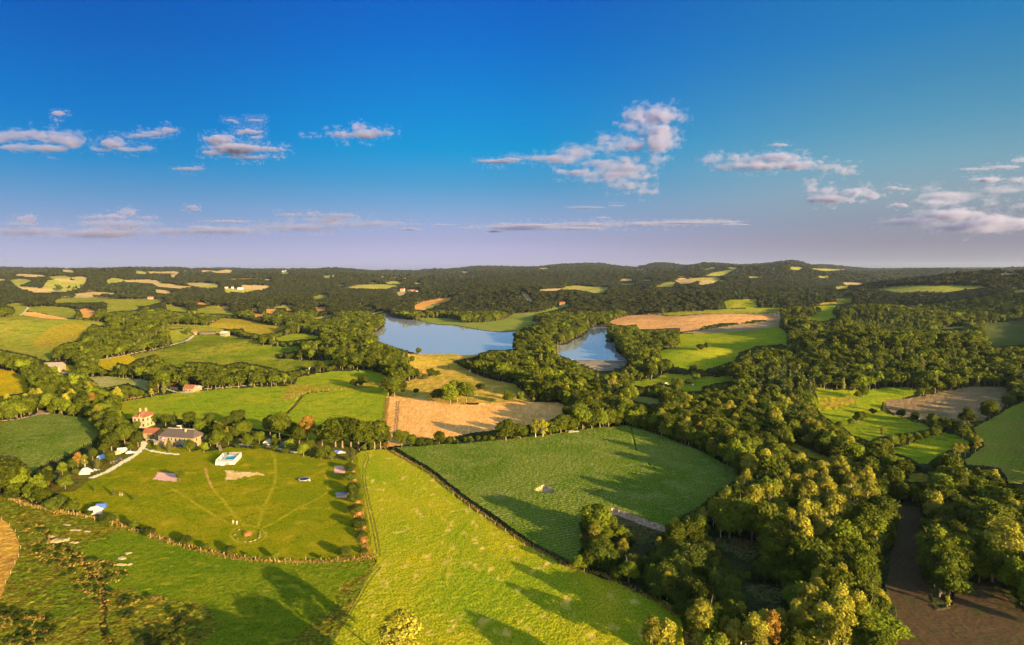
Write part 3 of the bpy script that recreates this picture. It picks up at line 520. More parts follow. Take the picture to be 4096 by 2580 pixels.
LM = dict(
    farcon=leaf_mat('far_conifer_needles', (.022, .035, .010), (.035, .05, .014), (.05, .06, .015), .1),
    oak=leaf_mat('broadleaf_leaves', (.032, .052, .004), (.072, .088, .006), (.125, .135, .009)),
    bright=leaf_mat('bright_leaves', (.085, .12, .006), (.135, .165, .008), (.17, .19, .013)),
    birch=leaf_mat('birch_leaves', (.15, .165, .012), (.26, .23, .016), (.40, .34, .04), .35),
    conifer=leaf_mat('conifer_needles', (.05, .07, .015), (.08, .09, .018), (.10, .115, .02), .15),
    poplar=leaf_mat('slender_leaves', (.12, .125, .03), (.15, .145, .03), (.18, .17, .045)),
    rust=leaf_mat('rust_leaves', (.22, .11, .015), (.26, .15, .02), (.30, .17, .03)),
    bush=leaf_mat('bush_leaves', (.035, .055, .006), (.065, .08, .008), (.10, .115, .012)),
    far=leaf_mat('forest_leaves', (.018, .026, .007), (.032, .036, .010), (.055, .056, .014), .12, .6, .95),
    hay=leaf_mat('dry_grass', (.30, .19, .03), (.42, .25, .05), (.50, .34, .10), .3),
)
BARK = plain('bark', (.16, .12, .08)); BBARK = plain('birch_bark', (.55, .50, .42))
def ico(sub=1):
    bm = bmesh.new(); bmesh.ops.create_icosphere(bm, subdivisions=sub, radius=1)
    v = np.array([p.co[:] for p in bm.verts]); f = np.array([[q.index for q in g.verts] for g in bm.faces]); bm.free(); return v, f
ICO1, ICO2 = ico(1), ico(2)
def tube(P, rad, n=6):
    V, F = [], []
    for i, (p, r) in enumerate(zip(P, rad)):
        for k in range(n):
            a = math.tau * k / n; V.append((p[0] + r * math.cos(a), p[1] + r * math.sin(a), p[2]))
        if i:
            for k in range(n): F.append(((i - 1) * n + k, (i - 1) * n + (k + 1) % n, i * n + (k + 1) % n, i * n + k))
    return np.array(V), np.array(F)
def trunk_np(rng, h, r, limbs=5, top=.8, sp=.3):
    Vs, Fs, o = [], [], 0
    P = [(rng.normal(0, .02) * h * i / 4, rng.normal(0, .02) * h * i / 4, h * top * i / 5) for i in range(6)]
    P[0] = (0, 0, -.4)
    def add(P, rad):
        nonlocal o
        v, f = tube(P, rad); Vs.append(v); Fs.append(f + o); o += len(v)
    add(P, [r * (1.25 if i == 0 else 1 - .15 * i) for i in range(6)])
    for k in range(limbs):
        a = rng.uniform(0, math.tau); z0 = h * rng.uniform(.25, .6); L = h * sp * rng.uniform(.7, 1.2)
        d = np.array([math.cos(a), math.sin(a), rng.uniform(.5, 1.3)]); p0 = np.array([0, 0, z0])
        add([p0, p0 + d * L * .5, p0 + d * L + np.array([0, 0, L * .15])], [r * .5, r * .33, r * .12])
    return np.vstack(Vs), np.vstack(Fs)
def crown_np(seed, kind='round', h=10., n=2200, ls=.6, core=True, lobes=11, cs=2):
    """leaf clumps over the lobes of a crown; returns V, quads, tone, and a triangulated inner core"""
    rng = np.random.default_rng(seed); C, Rr = [], []; lobes = lobes + 6
    if kind == 'round':
        rx, zc, rz = .37 * h, .55 * h, .43 * h
        C.append((0, 0, zc)); Rr.append(.25 * h)
        for i in range(lobes):
            a = i * 2.399 + rng.uniform(-.4, .4); u = rng.uniform(-.75, .95); q = math.sqrt(max(0, 1 - u * u)) * rng.uniform(.75, 1.)
            C.append((rx * q * math.cos(a) * .68, rx * q * math.sin(a) * .68, zc + rz * u * .70)); Rr.append(h * rng.choice([rng.uniform(.07, .12), rng.uniform(.12, .20)]))
    elif kind == 'birch':
        rx, zc, rz = .24 * h, .62 * h, .36 * h
        for i in range(lobes + 4):
            u = rng.uniform(-1, 1); a = rng.uniform(0, math.tau); w = (1 - max(0, u) ** 1.5) * (1 + .3 * min(0, u))
            C.append((rx * w * math.cos(a) * .7, rx * w * math.sin(a) * .7, zc + rz * u * .85)); Rr.append(h * rng.uniform(.06, .12))
    elif kind == 'spire':
        for i in range(12):
            u = (i + .5) / 12; C.append((rng.normal(0, .012) * h, rng.normal(0, .012) * h, h * (.15 + .78 * u))); Rr.append(h * .11 * (1.15 - abs(u - .35)) * rng.uniform(.8, 1.1))
    elif kind == 'cone':
        k = 0
        for i in range(9):
            u = i / 9; w = .24 * (1 - u) * h
            for j in range(max(1, int(6 * (1 - u)))):
                a = rng.uniform(0, math.tau); C.append((w * .7 * math.cos(a), w * .7 * math.sin(a), h * (.16 + .80 * u))); Rr.append(max(.05, .12 * (1 - u * .8)) * h)
    elif kind == 'bush':
        for i in range(lobes):
            a = rng.uniform(0, math.tau); q = rng.uniform(0, 1); C.append((.42 * h * q * math.cos(a), .42 * h * q * math.sin(a), h * rng.uniform(.3, .68))); Rr.append(h * rng.uniform(.20, .30))
    C = np.array(C); Rr = np.array(Rr)
    w = Rr ** 2; li = rng.choice(len(C), n * 3, p=w / w.sum())
    d = rng.normal(size=(n * 3, 3)); d /= np.linalg.norm(d, axis=1)[:, None]; d[:, 2] = np.where(d[:, 2] < -.3, -d[:, 2], d[:, 2])
    rad = Rr[li] * (rng.uniform(.72, 1.2, n * 3) + (rng.random(n * 3) < .08) * .3)
    P = C[li] + d * rad[:, None]
    keep = np.ones(len(P), bool)
    for c, r in zip(C, Rr): keep &= np.linalg.norm(P - c, axis=1) > r * .74
    P, d, li = P[keep][:n], d[keep][:n], li[keep][:n]; m = len(P)
    nn = d + rng.normal(0, .55, (m, 3)) + np.array([0, 0, .15]); nn /= np.linalg.norm(nn, axis=1)[:, None]
    t = np.cross(nn, rng.normal(size=(m, 3))); t /= np.linalg.norm(t, axis=1)[:, None] + 1e-9; b = np.cross(nn, t)
    s = ls * rng.uniform(.55, 1.25, m)[:, None]; q = s * rng.uniform(.5, .95, m)[:, None]
    Vq = np.stack([P - t * s - b * q * .3, P + b * q - t * s * .15, P + t * s + b * q * .25, P - b * q * .9 + t * s * .2], 1)
    Vq[:, 1] -= nn * s * .15; Vq[:, 3] -= nn * s * .2
    lt = rng.uniform(-.25, .25, len(C))
    tone = np.clip(.42 + lt[li] + rng.normal(0, .2, m), 0, 1)
    V = Vq.reshape(-1, 3); F = np.arange(m * 4).reshape(-1, 4)
    if core:  # dark core added to block light, so crowns look solid
        iv, if_ = ICO2 if cs == 2 else ICO1; Vs, Fs = [], []
        o = 0
        for c, r in zip(C, Rr):
            v = iv * (r * .70 * (1 + .12 * rng.normal(size=(len(iv), 1)))) + c; Vs.append(v); Fs.append(if_ + o); o += len(v)
        return V, F, tone, np.vstack(Vs), np.vstack(Fs)
    return V, F, tone, None, None
def mesh_mixed(name, quads=None, tris=None, tone=None, mats=(), mi=None):
    """list of (V,F) blocks with 3- or 4-gons into one mesh"""
    blocks = [b for b in (quads or []) + (tris or []) if b[0] is not None]
    V = np.vstack([b[0] for b in blocks]); me = bpy.data.meshes.new(name); o = 0; loops, st, tot, mats_i, tn = [], [], [], [], []
    s = 0
    for bi, b in enumerate(blocks):
        F = b[1] + o; o += len(b[0]); k = F.shape[1]; loops.append(F.ravel()); st.append(s + np.arange(0, F.size, k)); tot.append(np.full(len(F), k)); s += F.size
        mats_i.append(np.full(len(F), b[2] if len(b) > 2 else 0)); tn.append(b[3] if len(b) > 3 else np.full(len(F), .15))
    loops = np.concatenate(loops).astype(np.int32)
    me.vertices.add(len(V)); me.vertices.foreach_set('co', V.astype(np.float32).ravel()); me.loops.add(len(loops)); me.loops.foreach_set('vertex_index', loops)
    st = np.concatenate(st).astype(np.int32); me.polygons.add(len(st)); me.polygons.foreach_set('loop_start', st); me.polygons.foreach_set('loop_total', np.concatenate(tot).astype(np.int32))
    for q in mats: me.materials.append(q)
    me.polygons.foreach_set('material_index', np.concatenate(mats_i).astype(np.int32)); me.update(calc_edges=True)
    a = me.attributes.new('tone', 'FLOAT', 'FACE'); a.data.foreach_set('value', np.concatenate(tn).astype(np.float32))
    return me
SPEC = { # species: crown shape, material, bark, trunk radius, label noun
    'oak': ('round', 'oak', BARK, .028), 'bright': ('round', 'bright', BARK, .026), 'birch': ('birch', 'birch', BBARK, .016), 'poplar': ('spire', 'poplar', BARK, .018),
    'conifer': ('cone', 'conifer', BARK, .02), 'rust': ('birch', 'rust', BARK, .02), 'bush': ('bush', 'bush', BARK, .02), 'hay': ('bush', 'hay', BARK, .01)}
LIB = {}
def species(sp):
    if sp in LIB: return LIB[sp]
    shp, mat, bark, tr = SPEC[sp]; out = []
    for k in range(5 if sp in ('oak', 'birch', 'bright') else 3):
        sd_ = 100 + 13 * k + len(sp) * 7; rng = np.random.default_rng(sd_)
        n = dict(round=3000, birch=2000, spire=1500, cone=2300, bush=1500)[shp]; ls = dict(round=.33, birch=.25, spire=.24, cone=.28, bush=.40)[shp]
        V, F, tn, cv, cf = crown_np(sd_, shp, 10, n, ls, True, 11 + k % 3)
        cm = mesh_mixed('crown', [(V, F, 0, tn)], [(cv * (1 if shp != 'birch' else 1), cf, 0, np.full(len(cf), .0))] if shp not in ('birch',) or sp == 'x' else [], mats=[LM[mat]])
        tv, tf = trunk_np(rng, 10, 10 * tr, 0 if shp in ('spire', 'cone') else 5, .8 if shp != 'bush' else .4, .3 if shp != 'birch' else .22)
        tm = mesh_mixed('trunk', [(tv, tf, 0)], mats=[bark]); tm.shade_smooth()
        out.append((cm, tm))
    LIB[sp] = out; return out
def E_(name, loc, rz=0, label=None, cat=None, group=None):
    o = bpy.data.objects.new(name, None); COL.objects.link(o); o.location = loc; o.rotation_euler = (0, 0, rz)
    if label: o['label'] = label
    if cat: o['category'] = cat
    if group: o['group'] = group
    return o
def child(name, me, par, loc=(0, 0, 0)):
    o = bpy.data.objects.new(name, me); COL.objects.link(o); o.parent = par; o.location = loc; return o
KNAME = dict(oak='broadleaf_tree', bright='broadleaf_tree', birch='birch_tree', poplar='poplar_tree', conifer='conifer_tree', rust='rusty_tree', bush='bush')
KCAT = dict(oak='tree', bright='tree', birch='birch tree', poplar='poplar', conifer='conifer', rust='tree', bush='bush')
def tree(sp, p, h, label, group=None, wide=1.0, seed=None):
    rng = random.Random(seed if seed is not None else hash((round(p[0], 1), round(p[1], 1))) & 0xffff)
    cm, tm = rng.choice(species(sp)); r = E_(KNAME[sp], p, rng.uniform(0, math.tau), label, KCAT[sp], group)
    s = h / 10; w = s * wide * rng.uniform(.92, 1.1); r.scale = (w, w * rng.uniform(.92, 1.08), s)
    child('crown', cm, r); child('trunk', tm, r); return r
# ---- instancing for woodland that nobody could count
def lod(name, sp, n, ls, k, cs=1, fat=1.):
    shp, mat, bark, tr = SPEC[sp]; objs = []
    c = bpy.data.collections.new(name)
    for i in range(k):
        V, F, tn, cv, cf = crown_np(300 + i * 17 + len(name), shp, 10, n, ls, True, 9, cs); rng = np.random.default_rng(i)
        V = V * [fat, fat, 1]; cv = cv * [fat, fat, 1]
        tv, tf = trunk_np(rng, 10, 10 * tr, 0, .5)
        me = mesh_mixed(name, [(V, F, 0, tn), (tv, tf, 1)], [(cv, cf, 0, np.full(len(cf), .0))], mats=[LM[('farcon' if sp == 'conifer' else 'far') if name.startswith('far') else mat], bark])
        o = bpy.data.objects.new('%s_%d' % (name, i), me); c.objects.link(o)
    return c
def scatter(name, coll, nvar, P, hs, wd, kind_label=None, cat=None, tilt=.04, seed=1):
    """one 'stuff' object: instances of a few tree meshes on points"""
    rng = np.random.default_rng(seed); n = len(P)
    me = bpy.data.meshes.new(name); me.vertices.add(n); me.vertices.foreach_set('co', np.asarray(P, np.float32).ravel())
    a = me.attributes.new('scl', 'FLOAT_VECTOR', 'POINT'); sc = np.stack([wd, wd * rng.uniform(.9, 1.1, n), hs], -1) / 10; a.data.foreach_set('vector', sc.astype(np.float32).ravel())
    a = me.attributes.new('rot', 'FLOAT_VECTOR', 'POINT'); rt = np.stack([rng.normal(0, tilt, n), rng.normal(0, tilt, n), rng.uniform(0, 6.28, n)], -1); a.data.foreach_set('vector', rt.astype(np.float32).ravel())
    a = me.attributes.new('var', 'INT', 'POINT'); a.data.foreach_set('value', rng.integers(0, nvar, n).astype(np.int32))
    o = bpy.data.objects.new(name, me); COL.objects.link(o); o['kind'] = 'stuff'
    if kind_label: o['label'] = kind_label
    if cat: o['category'] = cat
    g = bpy.data.node_groups.new(name, 'GeometryNodeTree'); g.interface.new_socket('Geometry', in_out='INPUT', socket_type='NodeSocketGeometry'); g.interface.new_socket('Geometry', in_out='OUTPUT', socket_type='NodeSocketGeometry')
    N = g.nodes.new; L = g.links.new
    gi, go = N('NodeGroupInput'), N('NodeGroupOutput'); ip = N('GeometryNodeInstanceOnPoints'); ci = N('GeometryNodeCollectionInfo')
    ci.inputs['Collection'].default_value = coll; ci.inputs['Separate Children'].default_value = True; ci.inputs['Reset Children'].default_value = True
    def att(nm, ty):
        x = N('GeometryNodeInputNamedAttribute'); x.data_type = ty; x.inputs['Name'].default_value = nm; return x.outputs['Attribute']
    L(gi.outputs[0], ip.inputs['Points']); L(ci.outputs[0], ip.inputs['Instance']); ip.inputs['Pick Instance'].default_value = True
    L(att('var', 'INT'), ip.inputs['Instance Index']); L(att('rot', 'FLOAT_VECTOR'), ip.inputs['Rotation']); L(att('scl', 'FLOAT_VECTOR'), ip.inputs['Scale'])
    L(ip.outputs[0], go.inputs[0]); md = o.modifiers.new('instances', 'NODES'); md.node_group = g
    return o

# ---------------------------------------------------------------- where woodland stands
def region_at(x, y, z=None):
    if z is None: z = Zt(x, y)
    a, b = project(x, y, z); return region(a, b, x, y)
NOTREE = [ # kept clear (building fronts, drives, views through gaps)
    PP('A', 1180,90, 1480,180, 1700,230, 1930,290, 1960,520, 1340,520, 1180,280), PP('C', 340,1040, 720,1060, 720,1190, 340,1190), PP('C', 1560,1270, 1900,1280, 1900,1360, 1560,1360),
    PP('E', 540,500, 640,500, 640,560, 540,560), PP('M', 1380,370, 1600,370, 1600,402, 1380,402),
    PP('A', 480,470, 1300,430, 1340,520, 850,760, 480,880), PP('A', 1930,430, 2500,420, 2500,480, 1930,500), PP('B', 400,395, 1400,470, 1500,520, 1300,560, 400,470),
    PP('B', 1720,330, 1830,330, 1830,480, 1700,480)]
def wood_points(d0, d1, sp, hmean, hvar, seed, xr=(-60, 1084), hmin=3.0, mask=None, sdw=.34):
    rng = np.random.default_rng(seed); pts = []
    xs = np.arange(-d1 * .95, d1 * .95, sp); ys = np.arange(d0, d1, sp * .92)
    X, Y = np.meshgrid(xs, ys); X[1::2] += sp / 2
    X = (X + rng.uniform(-.38, .38, X.shape) * sp).ravel(); Y = (Y + rng.uniform(-.38, .38, Y.shape) * sp).ravel()
    k = (Y >= d0) & (Y < d1); px = CX + FPX * X / (Y * CP); k &= (px > xr[0]) & (px < xr[1]); X, Y = X[k], Y[k]
    Z = Zt(X, Y); k = Z > -20; X, Y, Z = X[k], Y[k], Z[k]
    a, b = project(X, Y, Z); k = (b < 672); X, Y, Z, a, b = X[k], Y[k], Z[k], a[k], b[k]
    r = region(a, b, X, Y); k = (r == 0)
    for P in NOTREE: k &= ~inpoly(a, b, P)
    lk = (X > LBB[0]) & (X < LBB[1]) & (Y > LBB[2]) & (Y < LBB[3]); w = np.nonzero(k & lk)[0]
    if len(w): k[w] &= ~(inpoly(X[w], Y[w], LAKE) | (segdist(X[w], Y[w], LAKE, True) < 2.5))
    X, Y, Z = X[k], Y[k], Z[k]
    if mask is not None: k = mask(X, Y, a[k], b[k]); X, Y, Z = X[k], Y[k], Z[k]
    H = np.maximum(hmin, hmean * (1 + hvar * rng.normal(size=len(X))) * (1 + .12 * fbm(X / 60, Y / 60, 88, 2)))
    ok = np.zeros(len(X), bool); Hf = H.copy()
    for f in (1, .75, .5, .32):
        w = np.nonzero(~ok)[0]
        if not len(w): break
        hh = H[w] * f; a1, b1 = project(X[w], Y[w], Z[w] + hh * 1.05); rr = region(a1, b1)
        for sd_, hf in ((-sdw, .8), (sdw, .8), (-sdw, .4), (sdw, .4), (0, .3), (0, .55), (0, .8)):
            a2, b2 = project(X[w] + sd_ * hh, Y[w], Z[w] + hh * hf); rr = np.maximum(rr, region(a2, b2))
        lw = (X[w] > LBB[0]) & (X[w] < LBB[1]) & (Y[w] < LBB[3]) & (Y[w] > 300)
        good = (rr == 0) & (hh >= hmin * .6)
        if lw.any():   # do not hide the lake either
            q = inpoly(a1, b1, LAKE_PX); good &= ~q
        ok[w[good]] = True; Hf[w[good]] = hh[good]
    return X[ok], Y[ok], Z[ok], Hf[ok]
def inany(px, py, *Ps):
    r = np.zeros(px.shape, bool)
    for P in Ps: r |= inpoly(px, py, P)
    return r
BIRCHZ = [PP('W', 1610,1190, 1640,1170, 1700,1120, 1830,1090, 1960,1110, 2060,1160, 2090,1210, 2020,1230, 1960,1300, 1900,1330, 1800,1280, 1700,1260, 1600,1250), PP('W', 1500,1440, 1600,1450, 1600,1560, 1500,1560),
          PP('W', 1850,1380, 2010,1370, 2020,1500, 1930,1560, 1860,1500), PP('W', 1560,1490, 2000,1480, 2000,1600, 1560,1600)]
SCRUBZ = [PP('W', 1350,1300, 1480,1290, 1640,1300, 1900,1380, 1850,1500, 1600,1480, 1480,1400)]
CONIFZ = [PP('W', 1740,880, 1900,880, 1960,990, 1900,1060, 1780,980), PP('W', 1690,690, 1990,690, 1990,735, 1690,730), PP('C', 1000,330, 1460,330, 1460,430, 900,430)]
import time
_t0 = time.time()
fx_, fy_, fz_, fh_, fs_ = [], [], [], [], []
# nearest belt
X, Y, Z, H = wood_points(120, 470, 4.3, 8.9, .24, 1)
a, b = project(X, Y, Z); rng = np.random.default_rng(5)
u = rng.random(len(X)); sp = np.where(u < .72, 'oak', np.where(u < .93, 'bright', 'birch')).astype(object)
bz = inany(a, b - 6, *BIRCHZ); sp[bz & (u < .55)] = 'birch'; sp[bz & (u > .92)] = 'oak'
sc_ = inany(a, b - 3, *SCRUBZ); sp[sc_ & (u < .5)] = 'bush'; H = np.where(sc_, H * .62, H)
sp[(u > .996)] = 'rust'
cz = inany(a, b, *CONIFZ); sp[cz & (u < .6)] = 'conifer'
H = np.where(sp == 'birch', H * 1.12, H)
NEAR = list(zip(X, Y, Z, H, sp, a, b))
print('near trees', len(NEAR), time.time() - _t0)
# ---- stuff: the rest of the woodland
FC = bpy.data.collections.new('forest_library'); VIDX = {}
_k = 0
def addlod(key, sp, n, ls, k, cs=1, fat=1., shape_mat=None):
    global _k
    c = lod(key, sp, n, ls, k, cs, fat); ids = []
    for o in list(c.objects):
        c.objects.unlink(o); o.name = 'v%02d_%s' % (_k, key); FC.objects.link(o); ids.append(_k); _k += 1
    VIDX[key] = ids
addlod('near_oak', 'oak', 1500, .45, 4, 2); addlod('near_bright', 'bright', 1500, .45, 2, 2); addlod('near_birch', 'birch', 1300, .32, 3, 1); addlod('near_conifer', 'conifer', 1100, .38, 2); addlod('near_bush', 'bush', 800, .5, 2)
addlod('mid_oak', 'oak', 600, .62, 4); addlod('mid_bright', 'bright', 500, .62, 2); addlod('mid_conifer', 'conifer', 400, .55, 2); addlod('mid_birch', 'poplar', 400, .5, 2)
addlod('far_oak', 'oak', 170, 1.0, 3, 1, 1.1); addlod('far_conifer', 'conifer', 120, .9, 2); addlod('far_wide', 'oak', 100, 1.35, 3, 1, 1.5)
def pick(rng, keys, n): 
    a = np.array(sum([VIDX[k] for k in keys], [])); return a[rng.integers(0, len(a), n)]
ST = [[], [], [], []]   # P, h, w, var
def put(X, Y, Z, H, var, wf=1.0):
    ST[0].append(np.stack([X, Y, Z - .2], -1)); ST[1].append(H); ST[2].append(H * wf); ST[3].append(var)
rng = np.random.default_rng(9)
def belt(d0, d1, sp, h, hv, seed, oak, con, wf=1.0, **kw):
    X, Y, Z, H = wood_points(d0, d1, sp, h, hv, seed, **kw); n = len(X); a, b = project(X, Y, Z)
    v = pick(rng, oak, n); cz = inany(a, b, *CONIFZ) | (fbm(X / 260, Y / 260, 123, 2) > .55); c2 = cz & (rng.random(n) < .8); v[c2] = pick(rng, con, n)[c2]
    put(X, Y, Z, H, v, wf); return n
print('mid', belt(470, 1250, 6.4, 10.2, .18, 21, ['mid_oak', 'mid_oak', 'mid_bright', 'mid_oak', 'mid_birch'], ['mid_conifer'], 1.12), time.time() - _t0)
print('far', belt(1250, 3000, 10.5, 11.5, .18, 22, ['far_oak'], ['far_conifer'], 1.25, hmin=3.0, sdw=.5), time.time() - _t0)
print('vfar', belt(3000, 8400, 22, 14.0, .2, 23, ['far_wide'], ['far_wide'], 1.2, hmin=3.0, sdw=.8), time.time() - _t0)
X, Y = [], []
FP = np.vstack(ST[0]); FH = np.concatenate(ST[1]); FW = np.concatenate(ST[2]); FV = np.concatenate(ST[3])
_sc = scatter
def scatter_var(name, P, H, Wd, var, label, cat, seed):
    o = scatter(name, FC, 1, P, H, Wd, label, cat, .04, seed); o.data.attributes['var'].data.foreach_set('value', np.asarray(var, np.int32)); return o
scatter_var('far_woodland', FP, FH, FW, FV, 'dark green woods and hedges covering the hills round the lake out to the skyline', 'woodland', 31)

# ---- individual trees of the nearest woods
ZONES = [
    ('the birch wood at the right end of the maize field', PP('W', 1560,1000, 1960,1060, 2110,1200, 2000,1330, 1500,1330, 1560,1200)),
    ('the scrubby wood below the small clearing', PP('W', 1340,1180, 1560,1240, 1650,1330, 1600,1600, 1340,1340)),
    ('the dark wood between clearing and brown field', PP('W', 1600,1300, 2120,1180, 2130,1600, 1560,1640)),
    ('the wood to the right of the brown field', PP('W', 2100,1060, 2560,1060, 2560,1640, 2100,1640)),
    ('the stream wood above the brown field', PP('W', 1860,980, 2560,1000, 2560,1180, 1860,1100)),
    ('the wood behind the top edge of the maize field', PP('W', 1400,880, 1900,880, 1960,1120, 1700,1140, 1400,1040)),
    ('the hedge between stubble and maize', PP('W', 900,960, 1480,930, 1490,1050, 900,1090)),
    ('the tall trees behind the campsite pitches', PP('W', 400,900, 915,900, 915,1080, 400,1080)),
    ('the wood left of the stone house', PP('W', -80,780, 400,780, 400,1120, 250,1130, 120,1200, -80,1200)),
]
ZSHORT = ['the birch wood by the maize', 'the scrubby wood', 'the dark wood left of brown field', 'the wood right of brown field', 'the stream wood', 'the wood behind the maize', 'the stubble hedge', 'the campsite grove', 'the wood left of house', 'the stream meadows']
def label_of(sz, sp, zi, where): return f'{sz} {COLW[sp]} {NOUN[sp]} in {ZSHORT[zi]}{where}'
SZ = ['small', 'middling', 'tall']
def zone_of(a, b):
    for i, (n, P) in enumerate(ZONES):
        if inpoly(np.array([a]), np.array([b]), P)[0]: return i
    return -1
COLW = dict(oak='dark green', bright='bright green', birch='yellow-green', poplar='slender grey-green', conifer='pointed dark', rust='reddish brown', bush='round dark green')
NOUN = dict(oak='broadleaf tree', bright='broadleaf tree', birch='birch', poplar='poplar', conifer='conifer', rust='dying tree', bush='bush')
rng = np.random.default_rng(77)
order = sorted(range(len(NEAR)), key=lambda i: -NEAR[i][3] / math.hypot(NEAR[i][0], NEAR[i][1]))
LIMIT = dict(broad=165, birch=270, bush=150, conifer=60, rust=20); cnt = {k: 0 for k in LIMIT}; nrest = [[], [], [], []]
for i in order:
    x, y, z, h, sp, a, b = NEAR[i]; k = {'oak': 'broad', 'bright': 'broad'}.get(sp, sp)
    vis = -10 < a < 1034 and project(x, y, z + h)[1] < 650
    if vis and cnt[k] < LIMIT[k]:
        cnt[k] += 1; zi = zone_of(a, b); zn = ZONES[zi][0] if zi >= 0 else 'the thin wood by the stream meadows'
        sz = SZ[0 if h < 8.5 else 1 if h < 11.5 else 2]
        P = ZONES[zi][1] if zi >= 0 else None; where = ''
        if P is not None:
            u = (a - P[:, 0].min()) / (np.ptp(P[:, 0])); v = (b - P[:, 1].min()) / np.ptp(P[:, 1]); where = ', ' + ('upper' if v < .4 else 'lower' if v > .7 else 'middle') + (' left part' if u < .33 else ' right part' if u > .66 else ' part')
        zs = zn
        tree(sp, (x, y, z), h, label_of(sz, sp, zi, where), f'{NOUN[sp]}s of {zn}', 1.0, seed=i)
    else:
        nrest[0].append((x, y, z - .2)); nrest[1].append(h); nrest[2].append(h * 1.02); kk = {'oak': 'near_oak', 'bright': 'near_bright', 'birch': 'near_birch', 'rust': 'near_birch', 'conifer': 'near_conifer', 'bush': 'near_bush'}[sp]
        nrest[3].append(VIDX[kk][rng.integers(0, len(VIDX[kk]))])
scatter_var('near_woodland', np.array(nrest[0]), np.array(nrest[1]), np.array(nrest[2]), nrest[3], 'continuous green tree canopy of the valley woods behind the separate nearer trees', 'woodland', 32)
# undergrowth between the nearest trees
X, Y, Z, H = wood_points(125, 420, 4.0, 3.6, .3, 91, hmin=1.5)
nrest[0] += list(zip(X, Y, Z - .2)); nrest[1] += list(H); nrest[2] += list(H * 1.5); nrest[3] += list(pick(rng, ['near_bush', 'near_bush', 'near_bright'], len(X)))
print('indiv', cnt, 'rest', len(nrest[0]), time.time() - _t0)
# ---------------------------------------------------------------- trees and bushes that stand on their own, one by one
def TR(sp, c, x, yt, yb, label, group=None, wide=1.0, hmin=1.0):
    p = G(c, x, yb); _, py_top = PX(c, x, yt)
    lo, hi = hmin, 30.0
    for _ in range(24):
        m = (lo + hi) / 2
        if project(p.x, p.y, p.z + m)[1] > py_top: lo = m
        else: hi = m
    p.z -= .1
    return tree(sp, p, lo, label, group, wide)
HB = 'bushes along the lower campsite hedge line'
for a in [
    ('bush', 'A', 1020, 1058, 1150, 'low dark bush by the hedge line just below the white canopy'), ('bright', 'A', 1262, 1125, 1225, 'yellowish bush on the dry hedge line, second below the canopy'),
    ('bush', 'A', 1390, 1185, 1270, 'dense round green bush on the hedge line at the foot of the brown strip'), ('bush', 'A', 1730, 1275, 1350, 'grey-green bush on the hedge line beside the pale dry lawn patch'),
    ('bush', 'A', 1932, 1340, 1400, 'small loose bush on the hedge line below the mown paths'), ('bush', 'A', 2168, 1362, 1440, 'thin feathery bush on the hedge line left of the stone ring'),
    ('bright', 'B', 712, 1418, 1498, 'yellow-green bush on the hedge line below the stone ring'), ('bush', 'B', 1352, 1380, 1475, 'broad dark bush in the lower right corner of the lawn'),
    ('bush', 'B', 1118, 1452, 1490, 'knee-high shrub on the hedge line between yellow bush and broad bush'), ('bush', 'B', 432, 1432, 1462, 'tiny shrub on the hedge line straight below the stone ring')]:
    TR(*a, HB, 1.25 if a[0] == 'bush' else 1)
HC = 'clipped bushes between lawn and wheel track'
for i, (x, yt, yb, w) in enumerate([(1412, 583, 668, 'topmost dark bush, right of the empty gravel court'), (1412, 672, 760, 'dark bush just below the empty gravel court'), (1428, 772, 880, 'taller bush with a bare pale stem above the table tennis court'), (1440, 872, 962, 'dark bush right of the table tennis court'),
                                    (1462, 970, 1065, 'round bush next below the table tennis court'), (1492, 1108, 1205, 'large dark bush halfway down the hedge row'), (1522, 1222, 1292, 'bush below the largest tuft of dry branches'), (1542, 1388, 1440, 'lowest small bush of the hedge row near the corner')]):
    TR('bush', 'B', x, yt, yb, w + ', beside the wheel track' if len(w.split()) < 10 else w, HC, 1.3)
for x, yt, yb, w in [(895, 798, 862, 'upper'), (1067, 823, 905, 'middle'), (1262, 868, 948, 'lower right')]:
    TR('poplar', 'A', x, yt, yb, f'{w} one of three thin saplings on the lawn below the path', 'thin saplings on the lawn', 1.1)
